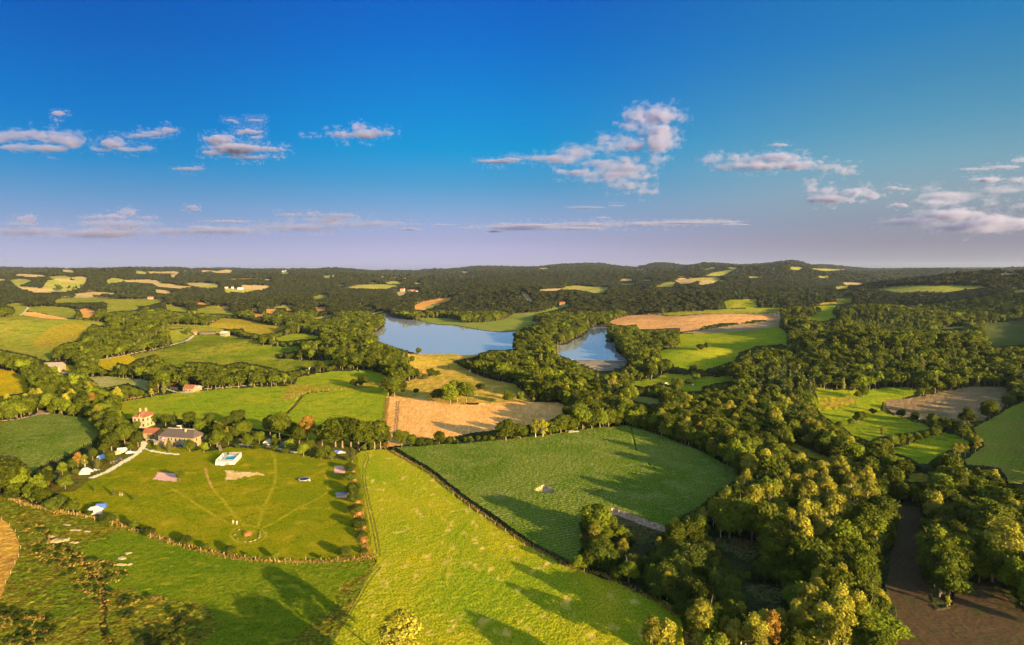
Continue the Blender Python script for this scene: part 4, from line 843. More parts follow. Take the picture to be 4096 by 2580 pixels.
for a in [ # left of the drive and round the pitches
    ('oak', 'A', 95, 545, 880, 'huge dark oak at the lower edge of the small maize field', 1.1), ('oak', 'A', 232, 622, 770, 'dark tree leaning against the huge oak beside the small maize field'), ('oak', 'A', 430, 655, 810, 'olive round tree between small maize field and dirt pitch', 1.2),
    ('bush', 'A', 120, 815, 930, 'yellow-green hedge bush under the huge dark oak', 1.2), ('oak', 'A', 300, 780, 960, 'broad hedge tree above the dry verge, left of three'), ('oak', 'A', 400, 810, 1000, 'broad hedge tree above the dry verge, middle of three', 1.2), ('bush', 'A', 530, 905, 1040, 'broad hedge bush above the dry verge, right of three', 1.2),
    ('oak', 'A', 692, 918, 1070, 'round dark green tree standing alone left of the white canopy', 1.15), ('bush', 'A', 838, 1035, 1090, 'small bush tucked against the left side of the white canopy'),
    ('bright', 'A', 587, 588, 700, 'small bright green tree left of the rusty yellow tree'), ('oak', 'A', 685, 560, 650, 'dark round tree behind the dirt pitch'), ('rust', 'A', 735, 488, 640, 'rusty yellow tree beside the white tent'), ('birch', 'A', 800, 515, 640, 'golden young birch behind the white tent'),
    ('poplar', 'A', 918, 535, 655, 'pale grey-green tree right of the white tent', 1.6), ('oak', 'A', 1038, 478, 600, 'dense dark tree beside the gravel drive'), ('bright', 'A', 615, 705, 835, 'yellow-green tree on the dirt pitch by the dark car'), ('bush', 'A', 715, 640, 700, 'low pale bush beside the white tent guy ropes'),
    ('oak', 'A', 872, 448, 560, 'tree at the maize edge above the blue tent'), ('oak', 'A', 978, 405, 495, 'wide tree at the maize edge above the pitches', 1.2), ('oak', 'A', 1050, 300, 480, 'large tree left of the drive, lower one of the pair', 1.1), ('oak', 'A', 1175, 220, 425, 'tall dark pine-like tree left of the drive with bare trunk'),
    ('oak', 'A', 1300, 285, 440, 'dense tree directly left of the drive entrance'), ('bright', 'A', 1228, 398, 475, 'light green bush tree between drive and grey tents'), ('oak', 'A', 1005, 160, 345, 'broad dark tree left of the stone house', 1.25), ('bright', 'A', 978, 28, 190, 'large bright green round tree above the small maize field', 1.2),
    ('bright', 'A', 1290, 188, 292, 'light green tree in front of the stone house'), ('oak', 'A', 1200, 195, 320, 'dark tree at the left corner of the stone house'), ('oak', 'A', 1090, 200, 310, 'dark tree two crowns left of the stone house'), ('oak', 'A', 1130, 120, 220, 'dark tree behind the left corner of the stone house')]:
    TR(a[0], *a[1:6], 'trees round the camping pitches left of the drive', a[6] if len(a) > 6 else 1.05)
HG = 'garden trees round the farmhouse'
for a in [
    ('oak', 'A', 1440, 130, 235, 'dark tree immediately right of the stone house'), ('conifer', 'A', 1640, 98, 232, 'pointed light green conifer behind the slate roof'), ('oak', 'A', 1560, 130, 245, 'round tree left of the pointed conifer', 1.15), ('bush', 'A', 1665, 242, 278, 'light green clipped bush behind the slate roof', 1.5),
    ('oak', 'A', 1785, 110, 265, 'round tree behind the right half of the slate roof', 1.1), ('bright', 'A', 1880, 182, 320, 'feathery tree behind the right end of the slate roof', 1.1), ('oak', 'A', 1975, 122, 260, 'tall tree in the rear row right of the farmhouse'),
    ('poplar', 'A', 1915, 312, 400, 'narrow column tree at the right end of the farmhouse', .9), ('bright', 'A', 1920, 385, 495, 'small tree on the lawn at the farmhouse corner'), ('oak', 'A', 1785, 370, 485, 'round green tree in front of the farmhouse right end', 1.1), ('poplar', 'A', 1592, 372, 485, 'loose willow in front of the farmhouse middle', 1.8),
    ('bush', 'A', 1480, 420, 465, 'low shrub in front of the farmhouse terrace'), ('bush', 'A', 1420, 440, 470, 'tiny garden shrub where drive and path meet'),
    ('bright', 'A', 2040, 272, 445, 'feathery tree with pale trunk above the pool', 1.1), ('oak', 'A', 2150, 298, 420, 'round tree right above the pool'), ('oak', 'A', 2245, 92, 250, 'round tall tree in the rear row above the pool', 1.1), ('oak', 'A', 2120, 150, 300, 'tree in the rear row, left of the round tall tree'),
    ('bright', 'A', 2265, 198, 350, 'wide spreading tree above and right of the pool', 1.3), ('bright', 'A', 2332, 320, 445, 'light round tree on the lawn edge right of the pool', 1.1), ('oak', 'A', 2050, 200, 330, 'tree crowded behind the feathery pool tree'), ('oak', 'A', 2190, 240, 360, 'dark tree crowded between the two rows above the pool')]:
    TR(*a[:6], HG, a[6] if len(a) > 6 else 1.05)
HP = 'trees along the pitches above the lawn'
for a in [
    ('bush', 'B', 350, 410, 450, 'round bush at the end of the short gravel path'), ('oak', 'B', 560, 295, 410, 'dark round tree left of the grey dome tent', 1.1), ('bush', 'B', 525, 400, 462, 'clipped bush left of the dome tent beside the path'), ('bush', 'B', 605, 400, 445, 'small bush in front of the grey dome tent'),
    ('oak', 'B', 715, 350, 440, 'dark tree between dome tent and green tent'), ('bush', 'B', 698, 418, 478, 'clipped bush in front of the pitches, second on the path'), ('bush', 'B', 810, 445, 508, 'bright egg-shaped bush at the path end'), ('bright', 'B', 842, 360, 470, 'bright tree right of the green tent'),
    ('bright', 'B', 975, 398, 530, 'broad light tree at the shady pitches', 1.1), ('oak', 'B', 1035, 370, 480, 'dark tree behind the broad light tree'), ('bright', 'B', 1140, 452, 555, 'low wide fruit tree beside the shady pitch', 1.4), ('bright', 'B', 1242, 468, 565, 'yellowish young tree left of the camping table'), ('oak', 'B', 1192, 428, 520, 'dark crown behind the low fruit tree'),
    ('poplar', 'B', 1432, 438, 585, 'pale drooping tree at the head of the wheel track', 1.7), ('oak', 'B', 750, 108, 370, 'largest tree behind the pitches, full round crown', 1.1), ('oak', 'B', 660, 130, 340, 'left neighbour of the largest tree behind the pitches'), ('oak', 'B', 850, 190, 370, 'right neighbour of the largest tree behind the pitches'),
    ('rust', 'B', 1015, 138, 400, 'tall brownish tree with thin crown behind the pitches', 1.3), ('oak', 'B', 935, 240, 410, 'dark shaded tree left of the tall brownish tree'), ('oak', 'B', 1150, 225, 430, 'dark tree right of the tall brownish tree'), ('oak', 'B', 1275, 165, 440, 'left end tree of the dense tall grove'), ('oak', 'B', 1340, 160, 450, 'second tree from the left end of the dense tall grove'),
    ('oak', 'B', 1420, 170, 450, 'tree left of the middle of the dense tall grove'), ('oak', 'B', 1490, 172, 460, 'tree right of the middle of the dense tall grove'), ('oak', 'B', 1560, 180, 460, 'second tree from the right end of the dense tall grove'), ('oak', 'B', 1640, 178, 462, 'last tall tree of the grove beside the stubble field', 1.15), ('oak', 'B', 1700, 200, 458, 'corner tree of the dense grove at the farm gate'),
    ('oak', 'B', 445, 195, 330, 'spreading tree behind the dome tent'), ('oak', 'B', 520, 300, 390, 'small dark tree behind the dome tent')]:
    TR(*a[:6], HP, a[6] if len(a) > 6 else 1.05)
HE = 'trees of the hedge between stubble and maize'
for a in [('B', 1895, 270, 445, 'oak', 'first oak at the gate end of the hedge between stubble and maize'), ('B', 1985, 322, 440, 'oak', 'second crown from the gate in the hedge between stubble and maize'), ('B', 2075, 342, 438, 'bush', 'low crown third from the gate in the stubble hedge'), ('B', 2160, 350, 435, 'bush', 'low wide crown fourth from the gate in the stubble hedge'),
          ('B', 2250, 284, 435, 'oak', 'stout oak with visible trunk in the stubble hedge'), ('B', 2345, 342, 425, 'oak', 'small tree right of the stout hedge oak'), ('H', 55, 180, 400, 'oak', 'tall dark hedge tree, fourth left of the white wagons'), ('H', 190, 212, 385, 'oak', 'dark round hedge tree left of the pale birch pair'),
          ('H', 335, 175, 370, 'birch', 'left tree of the pale birch pair in the hedge'), ('H', 405, 178, 365, 'birch', 'right tree of the pale birch pair in the hedge'), ('H', 480, 200, 350, 'oak', 'tree right of the pale birch pair in the hedge'), ('H', 572, 138, 330, 'oak', 'rounded tree left above the white wagons'), ('H', 665, 165, 318, 'bright', 'tree directly behind the white wagons'),
          ('H', 775, 45, 292, 'bright', 'tall bright tree right of the white wagons'), ('H', 860, 60, 290, 'oak', 'tall tree beside the tall bright one in the hedge'), ('H', 940, 62, 280, 'bright', 'tall tree two right of the white wagons bright tree'), ('H', 1020, 70, 265, 'oak', 'tall tree near the top corner of the maize'), ('H', 1110, 40, 245, 'oak', 'last tall tree at the top corner of the maize'),
          ('H', 640, 60, 240, 'oak', 'rear tree at the right end of the stubble field'), ('H', 720, 40, 220, 'oak', 'rear tree behind the tall bright hedge tree'), ('H', 1180, -20, 180, 'bright', 'sunlit crown rising behind the maize corner')]:
    TR(a[4], a[0], a[1], a[2], a[3], a[5], HE, 1.1)
HM = 'lone trees in the dry pasture and meadows'
for a in [('M', 1060, 1170, 1295, 'oak', 'dark tree of the pair above the stream, right one'), ('M', 985, 1205, 1300, 'oak', 'dark low tree of the pair above the stream, left one'), ('M', 1300, 1198, 1372, 'oak', 'big tree at the top corner of the green meadow, left crown'), ('M', 1360, 1205, 1380, 'oak', 'big tree at the top corner of the green meadow, middle crown'),
          ('M', 1425, 1220, 1370, 'oak', 'big tree at the top corner of the green meadow, right crown'), ('M', 1350, 1110, 1225, 'oak', 'large crown left in the upper pasture hedge'), ('M', 1420, 1112, 1230, 'oak', 'dark crown second in the upper pasture hedge'), ('M', 1500, 1105, 1225, 'oak', 'dark crown third in the upper pasture hedge'), ('M', 1560, 1125, 1212, 'oak', 'last crown of the upper pasture hedge'),
          ('M', 1700, 1108, 1212, 'oak', 'pasture tree beside the brown cattle, taller one'), ('M', 1760, 1130, 1198, 'oak', 'pasture tree beside the brown cattle, smaller right one'), ('M', 1640, 1165, 1215, 'bush', 'round bush left of the pasture trees'), ('M', 1880, 1080, 1130, 'oak', 'small round tree alone high on the dry slope'), ('M', 1525, 995, 1058, 'oak', 'round tree at the wood edge below the dam'),
          ('M', 1585, 915, 982, 'oak', 'single round tree on the dam beside the water'), ('M', 1885, 1262, 1452, 'bright', 'left brighter tree of the big clump above the stubble'), ('M', 1950, 1222, 1430, 'oak', 'middle tall tree of the big clump above the stubble'), ('M', 2035, 1238, 1438, 'oak', 'right tree of the big clump above the stubble'), ('M', 2165, 1250, 1318, 'bush', 'round green bush alone on the dry pasture'),
          ('M', 1780, 1292, 1405, 'bush', 'dark hollow thicket left of the big clump'), ('E', 80, 1325, 1450, 'oak', 'thin brown tree on the far stubble edge'), ('E', 190, 1325, 1430, 'bright', 'green tree right of the thin brown one on the stubble edge'), ('M', 660, 1040, 1145, 'oak', 'round tree right of the dead white tree'),
          ('M', 1560, 1300, 1345, 'bush', 'flat scrub patch in the shaded pasture'), ('C', 1775, 725, 802, 'oak', 'pair-topped dark tree at the bend of the hill road'), ('C', 1515, 1128, 1312, 'oak', 'umbrella-shaped tree with clear trunk left of the silage bales'), ('C', 1412, 1225, 1352, 'poplar', 'pale grey willow beside the utility pole'), ('C', 1560, 1232, 1312, 'bush', 'round shrub above the black bales'), ('C', 1735, 1218, 1300, 'oak', 'bushy tree behind the small barn'),
          ('E', 1890, 880, 945, 'bush', 'left bush of the clump on the bright sloping pasture'), ('E', 1950, 862, 942, 'oak', 'tallest tree of the clump on the bright sloping pasture'), ('E', 1665, 1200, 1335, 'oak', 'big rounded tree in the shaded lower meadow'), ('E', 1815, 1078, 1160, 'oak', 'round tree at the foot of the bright pasture'), ('E', 1910, 1118, 1205, 'bright', 'star-shaped light tree at the foot of the bright pasture'),
          ('E', 1840, 1150, 1235, 'bright', 'small tree below the round tree in the meadow gap'), ('E', 1770, 1205, 1262, 'bush', 'pale shrub in the lower meadow gap'), ('F', 285, 505, 578, 'bright', 'bright tree beside the red-roofed house'), ('F', 410, 488, 600, 'oak', 'tallest garden tree near the red-roofed house'), ('F', 470, 500, 602, 'oak', 'second garden tree near the red-roofed house'), ('F', 525, 520, 600, 'oak', 'third garden tree near the red-roofed house'), ('F', 600, 495, 562, 'oak', 'round tree at the right end of the farm garden'),
          ('F', 992, 1185, 1302, 'bright', 'upright tree of the pair in the valley meadow'), ('F', 945, 1236, 1312, 'oak', 'smaller tree of the pair in the valley meadow'), ('G', 2105, 3, 175, 'oak', 'large round tree on the right field boundary'), ('G', 1915, 68, 232, 'oak', 'large tree left of the round boundary tree'), ('G', 2260, -40, 60, 'oak', 'dark tree at the far right field boundary'), ('G', 1165, 235, 325, 'birch', 'pale feathery bush tree in the valley meadow'),
          ('G', 1168, 8, 105, 'poplar', 'pale slender tree at the brown field corner'), ('G', 780, 178, 262, 'bright', 'light tree at the meadow edge by the wood'), ('G', 885, 158, 232, 'bright', 'small light tree starting the short meadow hedge'), ('G', 950, 98, 205, 'oak', 'main tree of the short meadow hedge'), ('G', 1000, 98, 172, 'bright', 'right tree of the short meadow hedge'), ('G', 1080, 70, 125, 'bush', 'single bush between hedge and brown field'),
          ('G', 1330, 72, 165, 'oak', 'rounded tree on the lower edge of the brown field'), ('G', 1450, 105, 190, 'oak', 'tree on the lower edge of the brown field, second'), ('G', 1600, 110, 215, 'oak', 'dark tree on the lower edge of the brown field, third'), ('G', 1700, 150, 260, 'oak', 'dark tree on the lower edge of the brown field, fourth'), ('G', 1800, 170, 280, 'oak', 'dark tree on the lower edge of the brown field, fifth'), ('G', 1890, 240, 340, 'oak', 'dark tree in the corner above the right pasture'),
          ('G', 1985, 305, 462, 'birch', 'golden-topped tree at the edge of the right pasture'), ('G', 1800, 378, 492, 'birch', 'left slender birch of three at the pasture corner'), ('G', 1850, 380, 490, 'birch', 'middle slender birch of three at the pasture corner'), ('G', 1892, 388, 492, 'birch', 'right slender birch of three at the pasture corner')]:
    TR(a[4], *a[:4], a[5], HM if 'birch of three' not in a[5] else 'three slender birches', 1.1)
for i, (x, yt, yb) in enumerate([(1100, 335, 440), (1180, 330, 440), (1255, 292, 432), (1330, 288, 402), (1400, 300, 392), (1470, 280, 372), (1540, 268, 352), (1615, 232, 335), (1660, 232, 318)]):
    TR('bright' if i % 3 else 'oak', 'G', x, yt, yb, 'neat green tree in the straight row between the two valley meadows', 'straight row between the two valley meadows', .95)
for x, yt, yb, l in [(555, 322, 392, 'tall narrow'), (652, 332, 366, 'round dark'), (692, 345, 370, 'smallest'), (718, 335, 366, 'rightmost'), (522, 320, 340, 'leftmost'), (768, 320, 350, 'wood-edge')]:
    TR('oak', 'C', x, yt, yb, f'{l} lone tree on the far hill pasture at upper left', 'lone trees on the far hill pasture')
TR('birch', 'K', 1000, 925, 1400, 'golden birch at the bottom edge of the yellow meadow casting a long shadow', None, 1.35)
TR('birch', 'L', 985, 1170, 1540, 'left golden birch of the pair at the meadow corner, bottom of picture', 'pair of golden birches', 1.15)
TR('birch', 'L', 1120, 1195, 1540, 'right golden birch of the pair at the meadow corner, bottom of picture', 'pair of golden birches', 1.15)
TR('bright', 'L', 440, 70, 420, 'large yellow-green tree at the lower right corner of the maize', None, 1.35); TR('bright', 'L', 560, 170, 400, 'sunlit tree leaning right of the large maize corner tree', None, 1.1)
TR('bright', 'A', 1692, 655, 762, 'young light green tree at the corner of the pink court')
TR('bright', 'N', 980, 1130, 1480, 'spreading yellow-green oak at the bottom edge beside the brown field', None, 1.5); TR('birch', 'N', 330, 880, 1330, 'great golden birch at the bottom of the right wood', None, 1.4); TR('birch', 'N', 520, 905, 1230, 'golden birch right behind the great golden birch', None, 1.2)
# trees standing just below the picture whose shadows fall into it
for c, x, y, h in [('J', 1690, 930, 15), ('J', 1560, 1060, 14), ('J', 2010, 860, 16), ('J', 2230, 1010, 15), ('K', 1660, 1015, 13), ('K', 1780, 1100, 13), ('J', 1100, 1150, 12)]:
    p = G(c, x, y); L_ = h / math.tan(SUN_EL) * .93; q = (p.x + math.sin(SUN_AZ) * L_, p.y + math.cos(SUN_AZ) * L_, 0)
    if q[1] < 150 or True: tree('oak', q, h, 'tall tree below the lower picture edge seen by its long shadow', 'trees casting shadows from below', 1.0)
for a in [('bright', 660, 270, 450, 'low sunlit tree between maize corner tree and small clearing'), ('bush', 740, 350, 480, 'round bush at the near edge of the small clearing'), ('birch', 470, 470, 640, 'pale birch below the large maize corner tree'), ('bush', 380, 400, 520, 'dense bush under the left side of the maize corner tree'), ('bright', 285, 565, 720, 'yellow-green tree at the bottom tip of the maize field'), ('birch', 700, 415, 600, 'golden leafy birch right below the small clearing'), ('bright', 1390, 165, 330, 'bright green tree between the two birch groups'), ('birch', 1210, 215, 420, 'broad golden birch at the right end of the field path')]:
    TR(a[0], 'L', a[1], a[2], a[3], a[4], None, 1.25)
# ---------------------------------------------------------------- small mesh kit
class MB:
    def __init__(s): s.v, s.f, s.m = [], [], []
    def face(s, pts, m=0):
        o = len(s.v); s.v += [tuple(p) for p in pts]; s.f.append(tuple(range(o, o + len(pts)))); s.m.append(m); return s
    def box(s, x0, y0, z0, x1, y1, z1, m=0):
        o = len(s.v); s.v += [(x, y, z) for z in (z0, z1) for x, y in ((x0, y0), (x1, y0), (x1, y1), (x0, y1))]
        s.f += [(o, o + 3, o + 2, o + 1), (o + 4, o + 5, o + 6, o + 7)] + [(o + i, o + (i + 1) % 4, o + 4 + (i + 1) % 4, o + 4 + i) for i in range(4)]; s.m += [m] * 6; return s
    def bar(s, a, b, r, n=6, m=0, r2=None):
        a, b = Vector(a), Vector(b); d = (b - a).normalized(); u = d.orthogonal().normalized(); w = d.cross(u); o = len(s.v); r2 = r if r2 is None else r2
        for p, q in ((a, r), (b, r2)):
            for k in range(n): t = math.tau * k / n; s.v.append(tuple(p + (u * math.cos(t) + w * math.sin(t)) * q))
        s.f += [(o + k, o + (k + 1) % n, o + n + (k + 1) % n, o + n + k) for k in range(n)] + [tuple(range(o + n - 1, o - 1, -1)), tuple(range(o + n, o + 2 * n))]; s.m += [m] * (n + 2); return s
    def prism(s, poly, z0, z1, m=0):
        n = len(poly); o = len(s.v); s.v += [(x, y, z0) for x, y in poly] + [(x, y, z1) for x, y in poly]
        s.f += [(o + i, o + (i + 1) % n, o + n + (i + 1) % n, o + n + i) for i in range(n)] + [tuple(range(o + n - 1, o - 1, -1)), tuple(range(o + n, o + 2 * n))]; s.m += [m] * (n + 2); return s
    def sweep(s, prof, x0, x1, m=0):   # profile (y,z) extruded along x
        n = len(prof); o = len(s.v); s.v += [(x0, y, z) for y, z in prof] + [(x1, y, z) for y, z in prof]
        s.f += [(o + i, o + n + i, o + n + (i + 1) % n, o + (i + 1) % n) for i in range(n)] + [tuple(range(o, o + n)), tuple(range(o + 2 * n - 1, o + n - 1, -1))]; s.m += [m] * (n + 2); return s
    def ball(s, c, r, sq=(1, 1, 1), m=0, jit=0, seed=0, src=None):
        iv, if_ = src or ICO1; rg = np.random.default_rng(seed); o = len(s.v)
        for p in iv: q = 1 + jit * rg.normal(); s.v.append((c[0] + p[0] * r * sq[0] * q, c[1] + p[1] * r * sq[1] * q, c[2] + p[2] * r * sq[2] * q))
        s.f += [tuple(int(i) + o for i in f) for f in if_]; s.m += [m] * len(if_); return s
    def make(s, name, mats, par=None, smooth=False, label=None, cat=None, group=None, kind=None, loc=None, rz=0, bevel=0):
        me = bpy.data.meshes.new(name); me.from_pydata(s.v, [], s.f)
        for q in (mats if isinstance(mats, (list, tuple)) else [mats]): me.materials.append(q)
        me.polygons.foreach_set('material_index', s.m); bm = bmesh.new(); bm.from_mesh(me); bmesh.ops.recalc_face_normals(bm, faces=bm.faces)
        if bevel: bmesh.ops.bevel(bm, geom=list(bm.edges), offset=bevel, segments=1, affect='EDGES', clamp_overlap=True)
        bm.to_mesh(me); bm.free()
        if smooth: me.shade_smooth()
        o = bpy.data.objects.new(name, me); COL.objects.link(o)
        if par is not None: o.parent = par
        if loc is not None: o.location = loc; o.rotation_euler = (0, 0, rz)
        for k, v in (('label', label), ('category', cat), ('group', group), ('kind', kind)):
            if v: o[k] = v
        return o
STONE = plain('sandy_stone', (.24, .17, .09), .9, .35, .9); RENDER_ = plain('cream_render', (.29, .23, .135), .9, .2, .5); TILE = plain('clay_tile', (.20, .068, .032), .8, .35, 1.2); SLATE = plain('slate', (.075, .055, .048), .6, .3, 1.2)
GLASS = plain('window_glass', (.03, .035, .04), .15, .1, 1, 0, .6); WHITE = plain('white_paint', (.36, .355, .34), .5, .06, 1); WOODM = plain('weathered_wood', (.22, .16, .10), .9, .3, 2); DARKW = plain('dark_wood', (.10, .07, .045), .9, .3, 2)
DECK = plain('grey_deck', (.34, .29, .29), .8, .15, 2); POOLW = plain('pool_water', (.01, .30, .42), .08, .1, 2, 0, .6); CANVAS = plain('white_canvas', (.38, .36, .34), .8, .1, 1.5); BLUEC = plain('blue_canvas', (.05, .10, .35), .7, .2, 2); GREYC = plain('grey_canvas', (.42, .38, .30), .8, .2, 2)
BLACK = plain('black_plastic', (.02, .02, .022), .35, .2, 2, 0, .5); STRAW = plain('pale_post', (.30, .22, .13), .9, .25, 3); ROCK = plain('pale_rock', (.40, .30, .2), .95, .2, 2); RED = plain('red_paint', (.50, .05, .03), .5, .15, 2); GREENC = plain('green_canvas', (.06, .14, .08), .8, .2, 2)
SILVER = plain('silver_paint', (.45, .45, .47), .3, .1, 2, .6, .5); NAVY = plain('dark_car_paint', (.03, .035, .06), .2, .1, 2, .3, .6); RUBBER = plain('rubber', (.025, .025, .025), .8, .1, 2); ZINC = plain('grey_sheet', (.40, .38, .36), .5, .2, 1); BLUEP = plain('blue_table', (.08, .22, .55), .4, .05, 2); PINK = plain('pink_cloth', (.75, .25, .50), .8, .1, 2); TEAL = plain('teal_cloth', (.02, .35, .33), .8, .1, 2)
CONC = plain('pale_concrete', (.48, .42, .34), .9, .15, 1.5); PITCHM = plain('limestone', (.24, .17, .10), .9, .25, .8); BRUSHW = plain('dry_branches', (.40, .17, .05), .9, .4, 4); SKIN = plain('skin', (.50, .30, .20), .7, .05, 3)

def frame2(c, x1, y1, x2, y2):
    """frame of a front wall seen between two ground pixels: origin (left end), heading, width"""
    a = G(c, x1, y1); w = abs(x2 - x1) / CR[c][2] / 4 * a.y / FPX; rz = max(-.22, min(.22, math.atan2((G(c, x2, y2) - a).y, w))); return a, rz, w / max(.9, math.cos(rz))
def window(par, x, z, w, h, y=0., shutters=None, side='y', mat=None, frame=None):
    """recess-free window: frame, pane behind, muntin; on wall plane y (facing -y) or x plane"""
    m = MB()
    if side == 'y': m.box(x - w / 2 - .08, y - .06, z - .08, x + w / 2 + .08, y - .005, z + h + .08)
    else: m.box(y + .005, x - w / 2 - .08, z - .08, y + .06, x + w / 2 + .08, z + h + .08)
    o = m.make('window', mat or STONE, par); g = MB()
    if side == 'y': g.box(x - w / 2, y - .075, z, x + w / 2, y - .062, z + h)
    else: g.box(y + .062, x - w / 2, z, y + .075, x + w / 2, z + h)
    p = g.make('pane', GLASS, o)
    if shutters:
        for s in (-1, 1):
            q = MB(); xx = x + s * (w / 2 + .08 + w * .27)
            if side == 'y': q.box(xx - w * .25, y - .09, z, xx + w * .25, y - .02, z + h)
            q.make('shutter', shutters, par)
    return o
def gable(m, x0, y0, x1, y1, z0, rise, ov=.4, axis='x', th=.18, mi=0):
    """gable roof slab"""
    if axis == 'x':
        ym = (y0 + y1) / 2; pr = [(y0 - ov, z0 - ov * rise / (ym - y0)), (ym, z0 + rise), (y1 + ov, z0 - ov * rise / (ym - y0)), (y1 + ov, z0 - ov * rise / (ym - y0) + th), (ym, z0 + rise + th), (y0 - ov, z0 - ov * rise / (ym - y0) + th)]
        m.sweep(pr, x0 - ov, x1 + ov, mi)
    else:
        k = MB(); gable(k, y0, x0, y1, x1, z0, rise, ov, 'x', th, mi); o = len(m.v); m.v += [(b, a, c) for a, b, c in k.v]; m.f += [tuple(i + o for i in f) for f in k.f]; m.m += k.m
    return m
def hip(m, x0, y0, x1, y1, z0, rise, ov=.4, hipl=None, mi=0):
    w = (y1 - y0) / 2 + ov; hl = hipl if hipl is not None else w; X0, X1, Y0, Y1 = x0 - ov, x1 + ov, y0 - ov, y1 + ov; ym = (y0 + y1) / 2
    a, b, c, d = (X0, Y0, z0), (X1, Y0, z0), (X1, Y1, z0), (X0, Y1, z0); e, f = (X0 + hl, ym, z0 + rise), (X1 - hl, ym, z0 + rise)
    for q in ((a, b, f, e), (b, c, f), (c, d, e, f), (d, a, e), (d, c, b, a)): m.face(q, mi)
    return m
# ---- stone house
a, rz, w = frame2('A', 1252, 262, 1402, 262)
H_ = E_('stone_house', (a.x, a.y, a.z - .3), rz - .10, 'tall cream stone house with red cross-gabled tile roof above the drive', 'house')
W_, D_ = w * .84, 8.5
MB().box(0, 0, 0, W_, D_, 6.6).make('wall', RENDER_, H_)
r = MB(); hip(r, 0, 0, W_, D_, 6.6, 3.0, .45, 4.2); gable(r, W_ * .42, -.1, W_ * .86, D_ * .5, 6.5, 2.4, .35, 'y'); rf = r.make('roof', TILE, H_)
MB().face([(W_ * .42, -.02, 6.5), (W_ * .86, -.02, 6.5), (W_ * .64, -.02, 8.9)]).make('gable_wall', RENDER_, H_)
for cx_, cy_ in ((W_ * .28, D_ * .45), (W_ * .62, D_ * .6)): MB().box(cx_ - .4, cy_ - .3, 8., cx_ + .4, cy_ + .3, 10.6).box(cx_ - .5, cy_ - .4, 10.6, cx_ + .5, cy_ + .4, 10.8).make('chimney', RENDER_, rf)
for xx in (W_ * .18, W_ * .5, W_ * .84):
    for zz in (1.2, 4.3): window(H_, xx, zz, .9, 1.4, 0)
window(H_, W_ * .64, 7.0, .6, .7, 0)
for yy in (2.2, 5.4, 8.0):
    for zz in (1.2, 4.3): window(H_, yy, zz, .9, 1.4, W_, side='x')
MB().box(W_ * .33, -.08, .3, W_ * .33 + 1.1, -.01, 2.5).make('door', DARKW, H_)
# ---- long farmhouse
a, rz, w = frame2('A', 1492, 422, 1866, 448)
H_ = E_('farmhouse', (a.x, a.y, a.z - .4), rz, 'long sandy stone farmhouse with dark slate hipped roof beside the drive', 'farmhouse'); W_, D_ = w, 8.6
MB().box(0, 0, 0, W_, D_, 5.0).make('wall', STONE, H_)
rf = hip(MB(), 0, 0, W_, D_, 5.0, 3.4, .35, 2.8).make('roof', SLATE, H_)
MB().bar((2.5, D_ / 2, 8.42), (W_ - 2.5, D_ / 2, 8.42), .12).make('ridge', CONC, rf)
MB().box(W_ * .66, D_ * .30, 6.9, W_ * .66 + .7, D_ * .30 + .7, 8.9).make('chimney', RENDER_, rf)
for f_, zz, hh in ((.08, 3.4, 1.1), (.17, 3.4, 1.1), (.30, 3.0, 1.4), (.38, 3.4, 1.0), (.50, 2.8, 1.5), (.62, 3.2, 1.2), (.76, 3.2, 1.2), (.90, 3.2, 1.2), (.12, 1.0, 1.2), (.44, .9, 1.3), (.82, 1.0, 1.3)): window(H_, W_ * f_, zz, .8, hh, 0, shutters=plain('blue_shutter', (.20, .28, .34)) if f_ in (.38, .62, .76) else None)
for yy in (2.4, 6.0): window(H_, yy, 3.2, .8, 1.2, W_, side='x')
MB().box(W_ * .55, -.09, .4, W_ * .55 + 1.1, -.01, 2.6).make('door', RED, H_); MB().box(W_ * .69, -.09, .4, W_ * .69 + 1.3, -.01, 2.6).make('door', TEAL, H_)
t = MB(); t.box(-.5, -2.6, 0, W_ * .24, -.02, 2.3)
tr_ = t.make('terrace', STONE, H_); b = MB()
for i in range(9): b.box(-.45 + i * W_ * .24 / 8, -2.58, 2.3, -.37 + i * W_ * .24 / 8, -2.50, 3.2)
b.box(-.5, -2.6, 3.2, W_ * .24 + .1, -2.48, 3.28); b.make('railing', WHITE, tr_)
s_ = MB()
for i in range(8): s_.box(W_ * .57 + i * .32, -1.5, 0, W_ * .57 + (i + 1) * .32, -.1, .4 + .28 * (7 - i))
s_.make('steps', STONE, H_)
# parasol on terrace
o = E_('parasol', (H_.matrix_basis @ Vector((W_ * .20, -1.4, 2.3)))[:], 0, 'pink parasol open on the farmhouse terrace', 'parasol'); MB().bar((0, 0, 0), (0, 0, 2.6), .04).make('pole', WHITE, o)
c_ = MB(); [c_.face([(1.3 * math.cos(k * math.tau / 8), 1.3 * math.sin(k * math.tau / 8), 2.1), (1.3 * math.cos((k + 1) * math.tau / 8), 1.3 * math.sin((k + 1) * math.tau / 8), 2.1), (0, 0, 2.65)]) for k in range(8)]; c_.make('canopy', PINK, o)
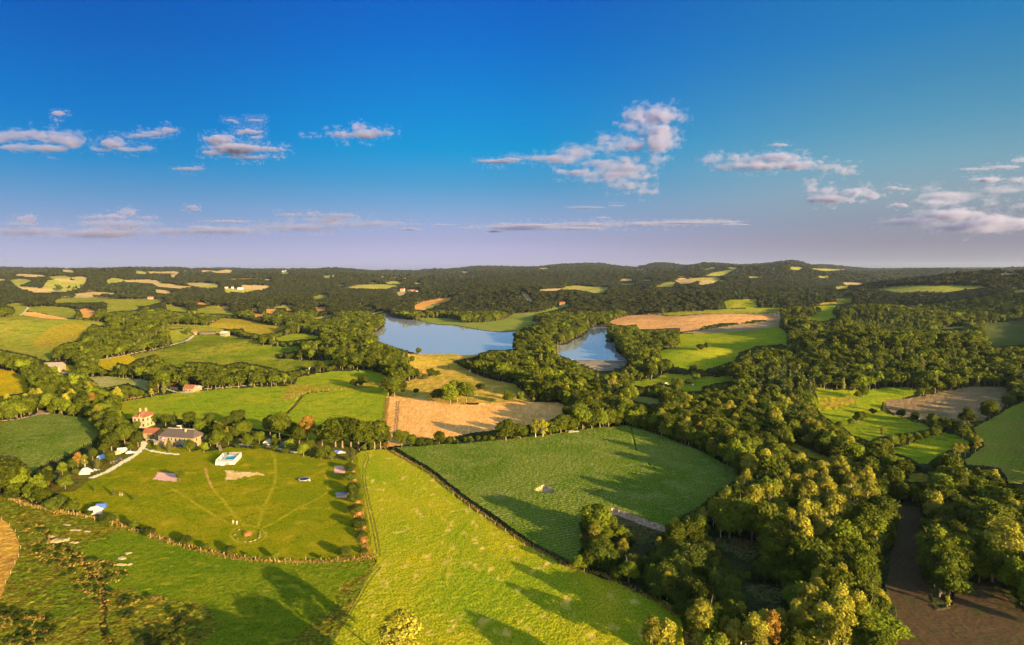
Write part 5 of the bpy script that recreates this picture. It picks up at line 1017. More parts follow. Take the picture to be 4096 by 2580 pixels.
# ---- red-roofed annexe
a, rz, w = frame2('A', 1345, 360, 1484, 366); H_ = E_('annexe', (a.x, a.y, a.z - .3), rz, 'low stone annexe with bright red tile roof joining the slate farmhouse', 'outbuilding')
MB().box(0, 0, 0, w, 5.6, 3.2).make('wall', STONE, H_); gable(MB(), 0, 0, w, 5.6, 3.2, 2.0, .3).make('roof', TILE, H_)
g_ = MB(); [g_.face([(x_, 0, 3.2), (x_, 5.6, 3.2), (x_, 2.8, 5.2)]) for x_ in (.01, w - .01)]; g_.make('gable_wall', STONE, H_)
MB().box(w * .3, -.07, .3, w * .3 + 2.2, -.01, 2.6).make('door', DARKW, H_); window(H_, w * .75, 1.2, .8, 1.0)
a = G('A', 1338, 405); m_ = MB(); m_.box(0, 0, 0, 6.5, .45, 1.7); m_.make('garden_wall', STONE, None, label='low stone garden wall below the red-roofed annexe', cat='wall', loc=(G('A', 1370, 395).x, G('A', 1370, 395).y, G('A', 1370, 395).z - .2), rz=rz)
# ---- swimming pool on its white platform
a, rz, w = frame2('A', 2027, 612, 2226, 630); P_ = E_('swimming_pool', (a.x, a.y, a.z - .3), .15, 'raised turquoise swimming pool on white fenced platform on the lawn', 'swimming pool'); b0 = G('A', 2075, 487); W_, D_ = w * .86, 12.5; hh = 1.6; rz = .15
m_ = MB(); px0, px1, py0, py1 = W_ * .30, W_ * .82, 3.2, 10.6
for bx_ in ((0, 0, px0, D_), (px1, 0, W_, D_), (px0, 0, px1, py0), (px0, py1, px1, D_)): m_.box(bx_[0], bx_[1], hh - .12, bx_[2], bx_[3], hh)
m_.make('deck', DECK, P_); m_ = MB(); m_.box(.02, -.10, 0, W_ - .02, .0, hh - .0).box(.02, D_, 0, W_ - .02, D_ + .1, hh).box(-.08, -.1, 0, .02, D_ + .1, hh).box(W_ - .02, -.1, 0, W_ + .08, D_ + .1, hh); m_.make('skirt', WHITE, P_)
m_ = MB().box(px0, py0, hh - 1.6, px1, py1, hh - .25); m_.make('water', POOLW, P_); m_ = MB()
for bx_ in ((px0 - .35, py0 - .35, px0, py1 + .35), (px1, py0 - .35, px1 + .35, py1 + .35), (px0, py0 - .35, px1, py0), (px0, py1, px1, py1 + .35)): m_.box(bx_[0], bx_[1], hh + .003, bx_[2], bx_[3], hh + .07)
m_.make('coping', WHITE, P_)
def fence_run(pts, h, n=None, slat=.09, gap=.16, mat=WHITE, name='fence', par=None, post=.07):
    m = MB()
    for (xa, ya), (xb, yb) in zip(pts[:-1], pts[1:]):
        L_ = math.hypot(xb - xa, yb - ya); ux, uy = (xb - xa) / L_, (yb - ya) / L_
        for zz in (.12, h - .06): m.bar((xa, ya, hh + zz), (xb, yb, hh + zz), .035, 4)
        k = int(L_ / gap)
        for i in range(k + 1): x, y = xa + ux * L_ * i / k, ya + uy * L_ * i / k; m.bar((x, y, hh), (x, y, hh + h), .028, 4)
    return m.make(name, mat, par)
fence_run([(.1, .1), (W_ - .1, .1)], 1.0, par=P_, name='railing'); fence_run([(.1, .25), (.1, D_ - .2)], 1.0, par=P_, name='railing'); fence_run([(W_ - .1, .25), (W_ - .1, D_ - .2)], 1.0, par=P_, name='railing'); fence_run([(.1, D_), (W_ * .2, D_)], 1.0, par=P_, name='railing'); fence_run([(W_ * .32, D_), (W_ - .1, D_)], 1.0, par=P_, name='railing')
MB().box(W_ * .52, -.16, .1, W_ * .52 + 1.6, -.105, hh - .2).make('hatch', WOODM, P_)
m_ = MB(); [m_.box(W_ * .27 + i * .0, -.3 - .3 * i, 0, W_ * .27 + 2.0, -.102 - .3 * i, hh - .3 * (i + 1)) for i in range(5)]; m_.make('steps', WHITE, P_)
for i, (x_, y_) in enumerate([(1.2, 3.), (1.3, 5.2), (1.6, 8.0)]):
    m_ = MB(); m_.box(-.3, -.9, .28, .3, .4, .34); m_.box(-.3, .4, .30, .3, .46, .8); [m_.box(a_, b_, 0, a_ + .06, b_ + .06, .28) for a_ in (-.3, .24) for b_ in (-.85, .3)]
    q = P_.matrix_basis @ Vector((x_, y_, hh)); m_.make('sun_lounger', WHITE, None, label=f'white sun lounger on the pool deck left of the water, {("lower", "middle", "upper")[i]} one', cat='sun lounger', group='sun loungers by the pool', loc=q[:], rz=rz + .4 * i)
a, b = G('A', 2062, 432), G('A', 2078, 487); rzb = math.atan2(b.y - a.y, b.x - a.x); L_ = (b - a).length; m_ = MB()
for i in range(24): m_.box(L_ * i / 24, -.7, 0, L_ * (i + .85) / 24, .7, .06)
m_.box(0, -.72, -.2, L_, -.60, -.0).box(0, .60, -.2, L_, .72, -.0); m_.make('boardwalk', WOODM, None, label='short wooden boardwalk leading from the trees to the pool', cat='boardwalk', loc=(a.x, a.y, a.z + .5), rz=rzb)
# ---- table tennis tables, trampoline, fire pit
def pingpong(c, x, y, mat, word):
    p = G(c, x, y); t = E_('table_tennis_table', (p.x, p.y, p.z + .05), .05, f'{word} table tennis table on the small gravel court', 'table tennis table', 'table tennis tables'); MB().box(-1.37, -.76, .72, 1.37, .76, .78).make('table_top', mat, t)
    MB().box(-.02, -.85, .79, .02, .85, .93).make('net', WHITE, t); [MB().box(sx_ * 1.0 - .05, -.6, 0, sx_ * 1.0 + .05, .6, .72).make('leg', ZINC, t) for sx_ in (-1, 1)]; MB().box(-1.40, -.79, .70, 1.40, .79, .719).make('frame', WHITE, t)
pingpong('B', 1306, 895, WHITE, 'white left-hand'); pingpong('B', 1350, 893, BLUEP, 'blue right-hand')
p = G('B', 982, 757); t = E_('trampoline', p[:], 0, 'round black trampoline with pale rim on the lawn', 'trampoline')
MB().prism([(2.0 * math.cos(k * math.tau / 28), 2.0 * math.sin(k * math.tau / 28)) for k in range(28)], .70, .73).make('mat', BLACK, t)
m_ = MB(); n = 28
for k in range(n):
    a0, a1 = k * math.tau / n, (k + 1) * math.tau / n
    m_.face([(2.0 * math.cos(a0), 2.0 * math.sin(a0), .76), (2.45 * math.cos(a0), 2.45 * math.sin(a0), .76), (2.45 * math.cos(a1), 2.45 * math.sin(a1), .76), (2.0 * math.cos(a1), 2.0 * math.sin(a1), .76)])
    m_.face([(2.45 * math.cos(a0), 2.45 * math.sin(a0), .76), (2.45 * math.cos(a0), 2.45 * math.sin(a0), .6), (2.45 * math.cos(a1), 2.45 * math.sin(a1), .6), (2.45 * math.cos(a1), 2.45 * math.sin(a1), .76)])
m_.make('rim', ZINC, t)
for k in range(6): a0 = k * math.tau / 6; MB().bar((2.3 * math.cos(a0), 2.3 * math.sin(a0), 0), (2.3 * math.cos(a0), 2.3 * math.sin(a0), .62), .05).make('leg', ZINC, t)
p = G('B', 1030, 765); MB().ball((0, 0, .35), .4, src=ICO2).make('ball', WHITE, None, True, 'white ball-shaped marker beside the trampoline', 'ball', loc=p[:])
def brush(name, c, x, y, r, h, label, group=None, seed=1, n=150, mat=None):
    p = G(c, x, y); rg = random.Random(seed); m = MB()
    for i in range(n):
        a = rg.uniform(0, 6.28); q = r * math.sqrt(rg.random()) * .8; z = rg.uniform(0, h * (1 - q / r * .7)); b = rg.uniform(0, 6.28); l = rg.uniform(.3, .75) * r; e = rg.uniform(-.2, .7)
        x0, y0 = q * math.cos(a), q * math.sin(a); m.bar((x0, y0, z), (x0 + l * math.cos(b), y0 + l * math.sin(b), z + l * e), .035, 3, 0, .015)
    m.ball((0, 0, h * .25), r * .7, (1, 1, h / r * .6), 0, .1, seed)
    return m.make(name, mat or BRUSHW, None, False, label, 'brush pile', group, loc=p[:])
brush('brush_pile', 'B', 455, 1272, 1.5, 1.3, 'reddish brown bonfire pile in the middle of the mown ring', seed=3, n=220)
for i, (x, y, r, l) in enumerate([(1445, 668, .9, 'topmost'), (1455, 752, .9, 'second from top'), (1467, 858, .9, 'third from top'), (1487, 958, 1.2, 'fourth from top'), (1492, 1075, 1.7, 'largest'), (1535, 1198, 1.2, 'next below the largest'), (1545, 1330, 1.3, 'lowest upright'), (1540, 1290, .9, 'small low')]):
    brush('brush_pile', 'B', x, y + 8, r, r * 1.0, f'{l} orange dry brush pile between the hedge bushes and wheel track', 'dry brush piles along the hedge', 20 + i, 120)
for i, (x, y, l) in enumerate([(365, 1225, 'upper left'), (328, 1268, 'leftmost upper'), (352, 1310, 'leftmost lower'), (420, 1337, 'bottom left'), (475, 1335, 'bottom middle'), (515, 1322, 'bottom right'), (557, 1297, 'rightmost lower'), (562, 1275, 'rightmost middle'), (565, 1247, 'rightmost upper')]):
    p = G('B', x, y); rg = random.Random(i); m_ = MB(); m_.bar((-.5, 0, .16), (.5, 0, .18), .17, 10); m_.make('log_seat', WOODM, None, False, f'{l} log seat on the ring round the bonfire pile', 'log seat', 'log seats on the ring', loc=p[:], rz=math.atan2(y - 1270, x - 450) * -1 + 1.57)
# ---- people
def person(c, x, y, face, shirt, trousers, hairc, label, pose='walk', group=None, seed=0, h=1.72):
    p = G(c, x, y); root = E_('person', (p.x, p.y, p.z), face, label, 'person', group)
    st = .22 if pose == 'walk' else .04; zz = 0 if pose != 'sit' else -.42
    J = {'pel': (0, 0, .95 + zz), 'waist': (0, 0, 1.12 + zz), 'chest': (0, .0, 1.33 + zz), 'neck': (0, .01, 1.50 + zz), 'head': (0, .03, 1.64 + zz)}
    if pose == 'sit': legs = [((s * .10, 0, .92 + zz), (s * .13, .42, .54 + zz + .36), (s * .13, .72, .10)) for s in (-1, 1)]
    else: legs = [((s * .10, 0, .90), (s * .11, s * st * .5 + .04, .49), (s * .11, s * st, .07)) for s in (-1, 1)]
    def skin_mesh(name, verts, edges, radii, mat, par, sub=1):
        me = bpy.data.meshes.new(name); me.from_pydata(verts, edges, []); o = bpy.data.objects.new(name, me); COL.objects.link(o); sk_ = o.modifiers.new('s', 'SKIN'); me.skin_vertices[0].data[0].use_root = True
        for v, r_ in zip(me.skin_vertices[0].data, radii): v.radius = r_ if isinstance(r_, tuple) else (r_, r_)
        sb = o.modifiers.new('u', 'SUBSURF'); sb.levels = sub; sb.render_levels = sub; dg = bpy.context.evaluated_depsgraph_get(); m2 = bpy.data.meshes.new_from_object(o.evaluated_get(dg)); bpy.data.objects.remove(o); m2.name = name
        m2.materials.clear(); m2.materials.append(mat); m2.shade_smooth(); return child(name, m2, par)
    V = [J['pel'], J['waist'], J['chest'], J['neck'], J['head'], (0, .03, 1.76 + zz)]; E = [(0, 1), (1, 2), (2, 3), (3, 4), (4, 5)]; Rd = [(.14, .10), (.12, .085), (.16, .10), .055, .085, .07]
    for s, L3 in zip((-1, 1), legs):
        i = len(V); V += list(L3) + [(L3[2][0], L3[2][1] + .14, .04)]; E += [(0, i), (i, i + 1), (i + 1, i + 2), (i + 2, i + 3)]; Rd += [.085, .06, .04, .03]
        i = len(V); sw = -s * st * .8; V += [(s * .19, 0, 1.40 + zz), (s * .25, sw * .4, 1.13 + zz), (s * .24, sw + .08, .90 + zz), (s * .24, sw + .13, .80 + zz)]; E += [(2, i), (i, i + 1), (i + 1, i + 2), (i + 2, i + 3)]; Rd += [.055, .042, .032, .028]
    b = skin_mesh('body', V, E, Rd, SKIN, root)
    skin_mesh('shirt', [V[0], V[1], V[2], (0, .0, 1.43 + zz), (-.20, 0, 1.39 + zz), (-.245, 0, 1.22 + zz), (.20, 0, 1.39 + zz), (.245, 0, 1.22 + zz)], [(0, 1), (1, 2), (2, 3), (2, 4), (4, 5), (2, 6), (6, 7)], [(.155, .115), (.14, .105), (.175, .12), .08, .07, .06, .07, .06], shirt, b)
    kk = .35 if trousers[1] else 1.0; tv, te, tr2 = [V[0]], [], [(.15, .115)]
    for L3 in legs:
        i = len(tv); A_, B_, C_ = map(Vector, L3); tv += [tuple(A_), tuple(B_)] + ([] if trousers[1] else [tuple(C_ + Vector((0, 0, .03)))]); te += [(0, i), (i, i + 1)] + ([] if trousers[1] else [(i + 1, i + 2)]); tr2 += [.10, .08] + ([] if trousers[1] else [.06])
    skin_mesh('trousers', tv, te, tr2, trousers[0], b)
    MB().ball((0, .0, 1.74 + zz), .115, (1, 1.1, .95), src=ICO2).make('hair', hairc, b, True)
    return root
HAIR = plain('dark_hair', (.05, .03, .02)); KHAKI = plain('khaki_cloth', (.40, .30, .18))
person('B', 312, 1172, math.pi + .3, WHITE, (KHAKI, True), HAIR, 'person in white top walking left of their companion by the mown ring', 'walk', 'two people walking to the ring')
person('B', 348, 1178, math.pi - .2, plain('peach_cloth', (.75, .55, .42)), (WHITE, True), HAIR, 'person in pale peach clothes walking right of their companion by the mown ring', 'walk', 'two people walking to the ring')
for x, y, m_, l in [(1052, 600, BLACK, 'person in black top sitting at the pitch beside the drive, left one'), (1066, 602, WHITE, 'person in white top sitting at the pitch beside the drive, middle one'), (1080, 598, BLACK, 'person in black top sitting at the pitch beside the drive, right one')]: person('A', x, y, 2.2, m_, (DARKW, False), HAIR, l, 'stand', 'people at the pitch by the drive')
for x, y, l in [(1128, 897, 'person in dark top sitting on the lawn, left of two'), (1150, 900, 'person in white shorts sitting on the lawn, right of two')]: person('A', x, y, 3.5, BLACK, (WHITE, True), HAIR, l, 'sit', 'two people sitting on the lawn')
# ---- cars
def car(c, x, y, rz, mat, label, L_=4.2, group='cars at the campsite'):
    p = G(c, x, y); t = E_('parked_car', (p.x, p.y, p.z + .02), rz, label, 'car', group); w = .86; h = L_ / 2
    prof = [(-h, .35), (-h, .75), (-h + .15, .95), (-h + .55, 1.0), (-h + 1.05, 1.42), (h - 1.9, 1.48), (h - 1.15, 1.0), (h - .2, .85), (h, .6), (h, .3)]
    m = MB(); n = len(prof); lo = [(x_, -w if z_ < 1.05 else -w * .80, z_) for x_, z_ in prof]; hi = [(x_, w if z_ < 1.05 else w * .80, z_) for x_, z_ in prof]
    for i in range(n): m.face([lo[i], lo[(i + 1) % n], hi[(i + 1) % n], hi[i]])
    m.face(lo); m.face(hi[::-1]); m.make('body', mat, t)
    for s in (-1, 1):
        MB().face([(-h + .75, s * (w * .90 + .012), 1.03), (h - 1.35, s * (w * .90 + .012), 1.03), (h - 1.9, s * (w * .80 + .02), 1.40), (-h + 1.12, s * (w * .80 + .02), 1.36)]).make('side_window', GLASS, t)
        MB().ball((h - .06, s * .6, .66), .13, (.5, 1, .7)).make('headlight', WHITE, t)
    MB().face([(h - 1.16, -w * .7, 1.04), (h - 1.16, w * .7, 1.04), (h - 1.84, w * .66, 1.46), (h - 1.84, -w * .66, 1.46)]).make('windscreen', GLASS, t)
    for sx_ in (-1, 1):
        for s in (-1, 1):
            wh = MB().bar((sx_ * (h - .75), s * w - .1 * s, .32), (sx_ * (h - .75), s * w + .04 * s, .32), .32, 14).make('wheel', RUBBER, t); MB().bar((sx_ * (h - .75), s * w + .042 * s, .32), (sx_ * (h - .75), s * w + .06 * s, .32), .18, 10).make('rim', SILVER, wh)
    return t
car('A', 1425, 398, -.3, NAVY, 'dark car parked beside the garden wall at the farmhouse'); car('A', 1228, 505, .5, SILVER, 'silver car parked beside the gravel drive'); car('A', 565, 762, .2, NAVY, 'dark blue car parked on the dirt pitch under a small tree'); car('A', 1108, 572, 1.3, NAVY, 'dark car seen end-on behind the people by the drive')
car('A', 1680, 442, .1, NAVY, 'black car half hidden behind shrubs in front of the farmhouse'); car('B', 1330, 505, .3, SILVER, 'grey car in the shade under the dense grove'); car('B', 650, 412, .2, RED, 'red car beside the grey dome tent')
# ---- tents
def ridge_tent(c, x, y, rz, L_, w, h, mat, label, porch=None, name='tent', cat='tent'):
    p = G(c, x, y); t = E_(name, (p.x, p.y, p.z - .05), rz, label, cat, 'tents of the campsite'); m = MB(); n = 8
    pr = [(-w / 2, 0), (-w / 2 * .92, h * .55), (-w * .2, h * .93), (0, h), (w * .2, h * .93), (w / 2 * .92, h * .55), (w / 2, 0)]
    m.sweep(pr, -L_ / 2, L_ / 2); m.make('canopy', mat, t)
    q = MB(); q.face([(-L_ / 2 - .02, -w * .16, 0), (-L_ / 2 - .02, w * .16, 0), (-L_ / 2 - .02, .0, h * .75)]); q.make('entrance', BLACK, t)
    if porch: MB().face([(-L_ / 2, -w / 2, h * .6), (-L_ / 2 - 2, -w / 2, h * .62), (-L_ / 2 - 2, w / 2, h * .62), (-L_ / 2, w / 2, h * .6)]).bar((-L_ / 2 - 2, -w / 2, 0), (-L_ / 2 - 2, -w / 2, h * .62), .03).bar((-L_ / 2 - 2, w / 2, 0), (-L_ / 2 - 2, w / 2, h * .62), .03).make('porch', porch, t)
    return t
def marquee(c, x, y, rz, w, d, h, mat, label, side=True):
    """awning tent with drooping edges and two peaks"""
    p = G(c, x, y); t = E_('marquee_tent', (p.x, p.y, p.z - .05), rz, label, 'tent', 'tents of the campsite'); n = 12; m = MB(); Pn = {}
    for i in range(n + 1):
        for j in range(n + 1):
            u, v = i / n * 2 - 1, j / n * 2 - 1; z = h * (.66 + .34 * max(0, 1 - 1.6 * math.hypot(u - .25, v)) + .28 * max(0, 1 - 1.7 * math.hypot(u + .45, v * .9))) - .25 * h * (u * u * v * v) - .10 * h * max(abs(u), abs(v)) ** 6
            Pn[i, j] = (u * w / 2, v * d / 2, z)
    for i in range(n):
        for j in range(n): m.face([Pn[i, j], Pn[i + 1, j], Pn[i + 1, j + 1], Pn[i, j + 1]])
    m.make('canopy', mat, t, True)
    for i, j in ((0, 0), (n, 0), (0, n), (n, n)): a_ = Pn[i, j]; MB().bar((a_[0], a_[1], 0), a_, .05).make('pole', ZINC, t)
    for j in (0, n): MB().face([(Pn[0, j][0], Pn[0, j][1], 0), (Pn[n, j][0], Pn[n, j][1], 0), (Pn[n, j][0], Pn[n, j][1], Pn[n, j][2] * .98), (Pn[n // 2, j][0], Pn[n // 2, j][1], Pn[n // 2, j][2] * .97), (Pn[0, j][0], Pn[0, j][1], Pn[0, j][2] * .98)]).make('side_panel', mat, t)
    MB().face([(-w / 2, -d / 2, 0), (-w / 2, d / 2, 0), (-w / 2, d / 2, Pn[0, n][2] * .98), (-w / 2, -d / 2, Pn[0, 0][2] * .98)]).make('side_panel', mat, t)
    return t
marquee('A', 810, 690, .25, 4.4, 3.6, 2.8, CANVAS, 'white peaked tent at the upper end of the dirt pitch'); marquee('A', 893, 1062, .45, 4.8, 4.0, 2.8, CANVAS, 'large white canopy tent near the dry hedge line')
ridge_tent('A', 955, 1012, .2, 3.4, 2.2, 1.7, BLUEC, 'dark blue tent behind the large white canopy'); ridge_tent('A', 950, 550, 1.4, 3, 2.4, 1.8, plain('sky_blue_canvas', (.20, .34, .60)), 'light blue tent under the trees left of the drive'); ridge_tent('A', 1150, 487, .3, 4, 3.0, 2.2, GREYC, 'grey-brown tent beside the silver car'); ridge_tent('A', 1100, 508, .9, 3, 2.4, 1.7, plain('rust_canvas', (.40, .20, .12)), 'rusty brown tent beside the grey-brown tent')
ridge_tent('B', 635, 415, 1.5, 3.6, 3.6, 2.3, GREYC, 'grey dome tent on the pitches above the short gravel path'); ridge_tent('B', 785, 432, 1.4, 3.2, 3.0, 2.1, GREENC, 'dark green tent under the trees right of the dome tent'); ridge_tent('B', 1290, 500, .4, 3, 2.2, 1.6, BLUEC, 'blue-grey tent in the deep shade of the grove'); ridge_tent('A', 1690, 262, .1, 3, 2.4, 1.6, GREYC, 'pale tent half hidden behind the slate-roofed farmhouse')
for c, x, y, mt, l in [('A', 768, 702, WHITE, 'white camping box at the foot of the white peaked tent'), ('A', 948, 1068, PINK, 'pinkish camp table beside the white canopy tent')]:
    p = G(c, x, y); t = E_('camp_table', p[:], .3, l, 'camp table'); MB().box(-.8, -.5, .6, .8, .5, .66).make('table_top', mt, t); [MB().box(a_, b_, 0, a_ + .06, b_ + .06, .6).make('leg', ZINC, t) for a_ in (-.75, .69) for b_ in (-.45, .39)]
def chair(c, x, y, mt, l, rz=0):
    p = G(c, x, y); t = E_('camp_chair', p[:], rz, l, 'chair', 'camp chairs'); MB().box(-.3, -.3, .4, .3, .3, .46).make('seat', mt, t); MB().box(-.3, .26, .46, .3, .32, .95).make('backrest', mt, t); [MB().box(a_, b_, 0, a_ + .05, b_ + .05, .4).make('leg', mt, t) for a_ in (-.3, .25) for b_ in (-.3, .25)]
for x, y, l in [(886, 668, 'white chair right of the white peaked tent, left one'), (908, 668, 'white chair right of the white peaked tent, middle one'), (932, 662, 'white chair right of the white peaked tent, right one'), (578, 812, 'white chair on the dirt pitch under the yellow-green tree'), (595, 815, 'second white chair on the dirt pitch under the yellow-green tree'), (732, 790, 'dark chair at the right edge of the dirt pitch')]: chair('A', x, y, BLACK if l[0] == 'd' else WHITE, l, x)
# ---- fence posts, one by one
def posts(name, c, pts, step, h, mat, label, group, r=.09, rail=None):
    W3 = [G(c, pts[i], pts[i + 1]) for i in range(0, len(pts), 2)]; me = MB().bar((0, 0, -.2), (0, 0, h), r, 6, 0, r * .8); proto = None; k = 0; out = []
    for a, b in zip(W3[:-1], W3[1:]):
        L_ = (b - a).length; n = max(1, round(L_ / step))
        for i in range(n):
            q = a.lerp(b, i / n); q = Vector((q.x, q.y, gz(q.x, q.y)))
            if proto is None: proto = me.make('fence_post', mat, None, label=label, cat='fence post', group=group, loc=q[:]); o = proto
            else: o = proto.copy(); COL.objects.link(o); o.location = q
            o.rotation_euler = (random.uniform(-.06, .06), random.uniform(-.06, .06), random.uniform(0, 3)); s = random.uniform(.85, 1.15); o.scale = (1, 1, s); out.append(o); k += 1
    return out
posts('fence_post', 'J', [30, 15, 200, 85, 420, 130, 620, 165, 760, 205, 900, 240, 1060, 285, 1210, 340, 1440, 405, 1520, 428, 1800, 490, 2050, 525, 2408, 540], 4.4, 1.3, STRAW, 'pale wooden post in the dry verge fence below the lawn', 'fence posts below the lawn', .10)
posts('fence_post', 'K', [0, 540, 370, 530, 640, 515, 740, 505], 4.6, 1.3, STRAW, 'pale wooden post in the fence at the lower right lawn corner', 'fence posts at the lawn corner', .10)
posts('fence_post', 'K', [1430, 0, 1560, 105, 1690, 190, 1850, 300, 2000, 410, 2150, 500, 2290, 560, 2400, 620], 7, 1.3, STRAW, 'wooden post in the verge between yellow meadow and maize', 'fence posts between yellow meadow and maize', .09)
posts('fence_post', 'L', [330, 750, 560, 850, 820, 935, 1060, 1025, 1200, 1110, 1290, 1200], 7, 1.3, STRAW, 'wooden post where the yellow meadow meets the scrubby wood', 'fence posts under the scrubby wood', .09)
posts('fence_post', 'J', [15, 200, 75, 250, 122, 300, 150, 350, 165, 430, 150, 500, 120, 560, 85, 640, 45, 710, 5, 800], 7.5, 1.1, STRAW, 'pale post round the brown stubble patch at the left edge', 'fence posts round the left stubble patch', .07)
posts('fence_post', 'M', [390, 1392, 440, 1372, 490, 1352, 560, 1340, 640, 1332, 740, 1325, 860, 1318, 940, 1316], 4.5, 1.5, STRAW, 'grey post in the fence beside the stream between the green meadows', 'stream fence posts', .13)
posts('fence_post', 'B', [1500, 480, 1600, 470, 1700, 466], 3.5, 1.3, STRAW, 'short post in the fence at the head of the wheel track', 'fence posts at the track head', .10)
posts('fence_post', 'C', [1200, 1400, 1290, 1378, 1380, 1358, 1480, 1340], 4, 1.4, STRAW, 'grey post in the fence under the pale willow', 'fence posts under the pale willow', .13)
# ---- dry grass along the verges, straw heaps
def tuft_lib():
    c = bpy.data.collections.new('tufts')
    for i in range(3):
        rg = np.random.default_rng(i); V, F, tn = [], [], []
        for k in range(46):
            a = rg.uniform(0, 6.28); b = rg.uniform(0, 6.28); q = rg.uniform(0, .35); l = rg.uniform(.5, 1.0); le = rg.uniform(.1, .5); x, y = q * math.cos(a), q * math.sin(a); wv = .05; dx, dy = -math.sin(b) * wv, math.cos(b) * wv; o = len(V)
            V += [(x - dx, y - dy, 0), (x + dx, y + dy, 0), (x + dx * .5 + le * math.cos(b) * .5, y + dy * .5 + le * math.sin(b) * .5, l * .7), (x + le * math.cos(b), y + le * math.sin(b), l)]; F.append((o, o + 1, o + 2, o + 3)); tn.append(rg.uniform(0, 1))
        me = mesh_mixed('tuft', [(np.array(V), np.array(F), 0, np.array(tn))], mats=[LM['hay']]); ob = bpy.data.objects.new('tuft_%d' % i, me); c.objects.link(ob)
    return c
TL = tuft_lib()
def along(c, pts, n, w, rg):
    W3 = [G(c, pts[i], pts[i + 1]) for i in range(0, len(pts), 2)]; L_ = np.array([(b - a).length for a, b in zip(W3[:-1], W3[1:])]); out = []
    for _ in range(n):
        k = rg.choice(len(L_), p=L_ / L_.sum()); q = W3[k].lerp(W3[k + 1], rg.random()); out.append((q.x + rg.normal() * w, q.y + rg.normal() * w))
    return np.array(out)
rg = np.random.default_rng(4)
T_ = np.vstack([along('W', [5, 1162, 60, 1185, 150, 1205, 240, 1218, 330, 1248, 430, 1283, 560, 1313, 640, 1319, 740, 1323, 880, 1310], 1500, .75, rg), along('W', [918, 1060, 1010, 1112, 1100, 1184, 1180, 1240, 1250, 1285, 1340, 1333, 1420, 1352, 1490, 1390, 1560, 1420, 1590, 1450], 1700, .5, rg),
    along('W', [846, 1190, 850, 1260, 862, 1308], 500, .8, rg), along('W', [908, 1055, 905, 1000, 912, 936], 900, .8, rg), along('C', [1200, 1405, 1300, 1385, 1480, 1345], 300, 1, rg)])
Tz = Zt(T_[:, 0], T_[:, 1]); hs_ = rg.uniform(3, 8, len(T_))
scatter('dry_grass', TL, 3, np.stack([T_[:, 0], T_[:, 1], Tz - .05], -1), hs_, hs_ * .75, 'orange dry grass standing along the verges of lawn and maize', 'grass', .1, 8)
# rough tussocks in the lower left pasture and reeds in the maize-like crop
def scatter_poly(P, n, rg, cond=None):
    W2 = np.array([[on_plane(a, b)[0], on_plane(a, b)[1]] for a, b in P]); out = []; mn, mx = W2.min(0), W2.max(0)
    q = mn + (mx - mn) * rg.random((n * 4, 2)); q = q[inpoly(q[:, 0], q[:, 1], W2)]
    if cond is not None: q = q[cond(q[:, 0], q[:, 1])]
    return q[:n]
SQ = [scatter_poly(PP('J', 190,225, 360,250, 440,380, 700,480, 1050,620, 950,700, 900,860, 900,1204, 800,1204, 810,900, 560,720, 400,640, 250,480), 1500, rg, lambda x, y: fbm(x / 5, y / 5, 17, 3) > -.05), scatter_poly(PP('J', 950,830, 1300,820, 1600,950, 1600,1240, 1000,1240), 900, rg, lambda x, y: fbm(x / 5, y / 5, 18, 3) > .05), scatter_poly(PP('J', 0,900, 300,950, 520,1040, 300,1240, 0,1240), 350, rg, lambda x, y: fbm(x / 6, y / 6, 19, 3) > .1)]
SQ = np.vstack(SQ); n_ = len(SQ); hv_ = rg.uniform(2.5, 6.5, n_)
scatter('scrub', TL, 3, np.stack([SQ[:, 0], SQ[:, 1], Zt(SQ[:, 0], SQ[:, 1]) - .08], -1), hv_, hv_ * 1.3, 'tawny tussocks and rushes scattered over the rough pasture', 'rushes', .15, 9)
SB = SQ[rg.random(n_) < .16]; hb_ = rg.uniform(.5, 1.3, len(SB)); ob_ = scatter_var('low_bramble', np.stack([SB[:, 0], SB[:, 1], Zt(SB[:, 0], SB[:, 1]) - .1], -1), hb_, hb_ * 1.5, pick(rg, ['near_bush'], len(SB)), 'low dark brambles along the gully of the rough pasture', 'brambles', 10)
# pale rocks and straw heaps in the rough pasture
for i, (x, y, r, sq, l) in enumerate([(485, 362, 2.2, (1.3, .9, .35), 'largest pale bare heap in the rough pasture'), (595, 378, 1.3, (1.4, .8, .35), 'pale heap right of the largest one'), (1036, 468, 1.1, (1.3, .8, .4), 'upper of three pale round heaps below the lawn'), (990, 508, 1.3, (1.3, .8, .4), 'middle of three pale round heaps below the lawn'), (1003, 555, 1.6, (1.5, .8, .4), 'lowest of three pale round heaps below the lawn'),
    (690, 292, 1.2, (1.8, .5, .3), 'flat pale streak end below the white canopy'), (600, 280, 1.5, (1.9, .5, .3), 'pale streak in the rough pasture below the white canopy'), (540, 240, 1.1, (1.9, .45, .3), 'upper pale streak in the rough pasture'), (420, 332, .9, (1.4, .7, .3), 'small pale heap left of the largest one')]):
    p = G('J', x, y); m_ = MB()
    for k in range(7): m_.ball((random.uniform(-.7, .7) * r * sq[0], random.uniform(-.6, .6) * r * sq[1], 0), r * random.uniform(.35, .65), (1.1, .9, sq[2] * 1.1), 0, .12, i * 9 + k, ICO2)
    m_.make('straw_heap', plain('pale_straw', (.29, .22, .10), .95, .25, 2), None, False, l, 'heap', 'pale heaps in the rough pasture', loc=(p.x, p.y, p.z), rz=-.4 if 'streak' in l else 0)
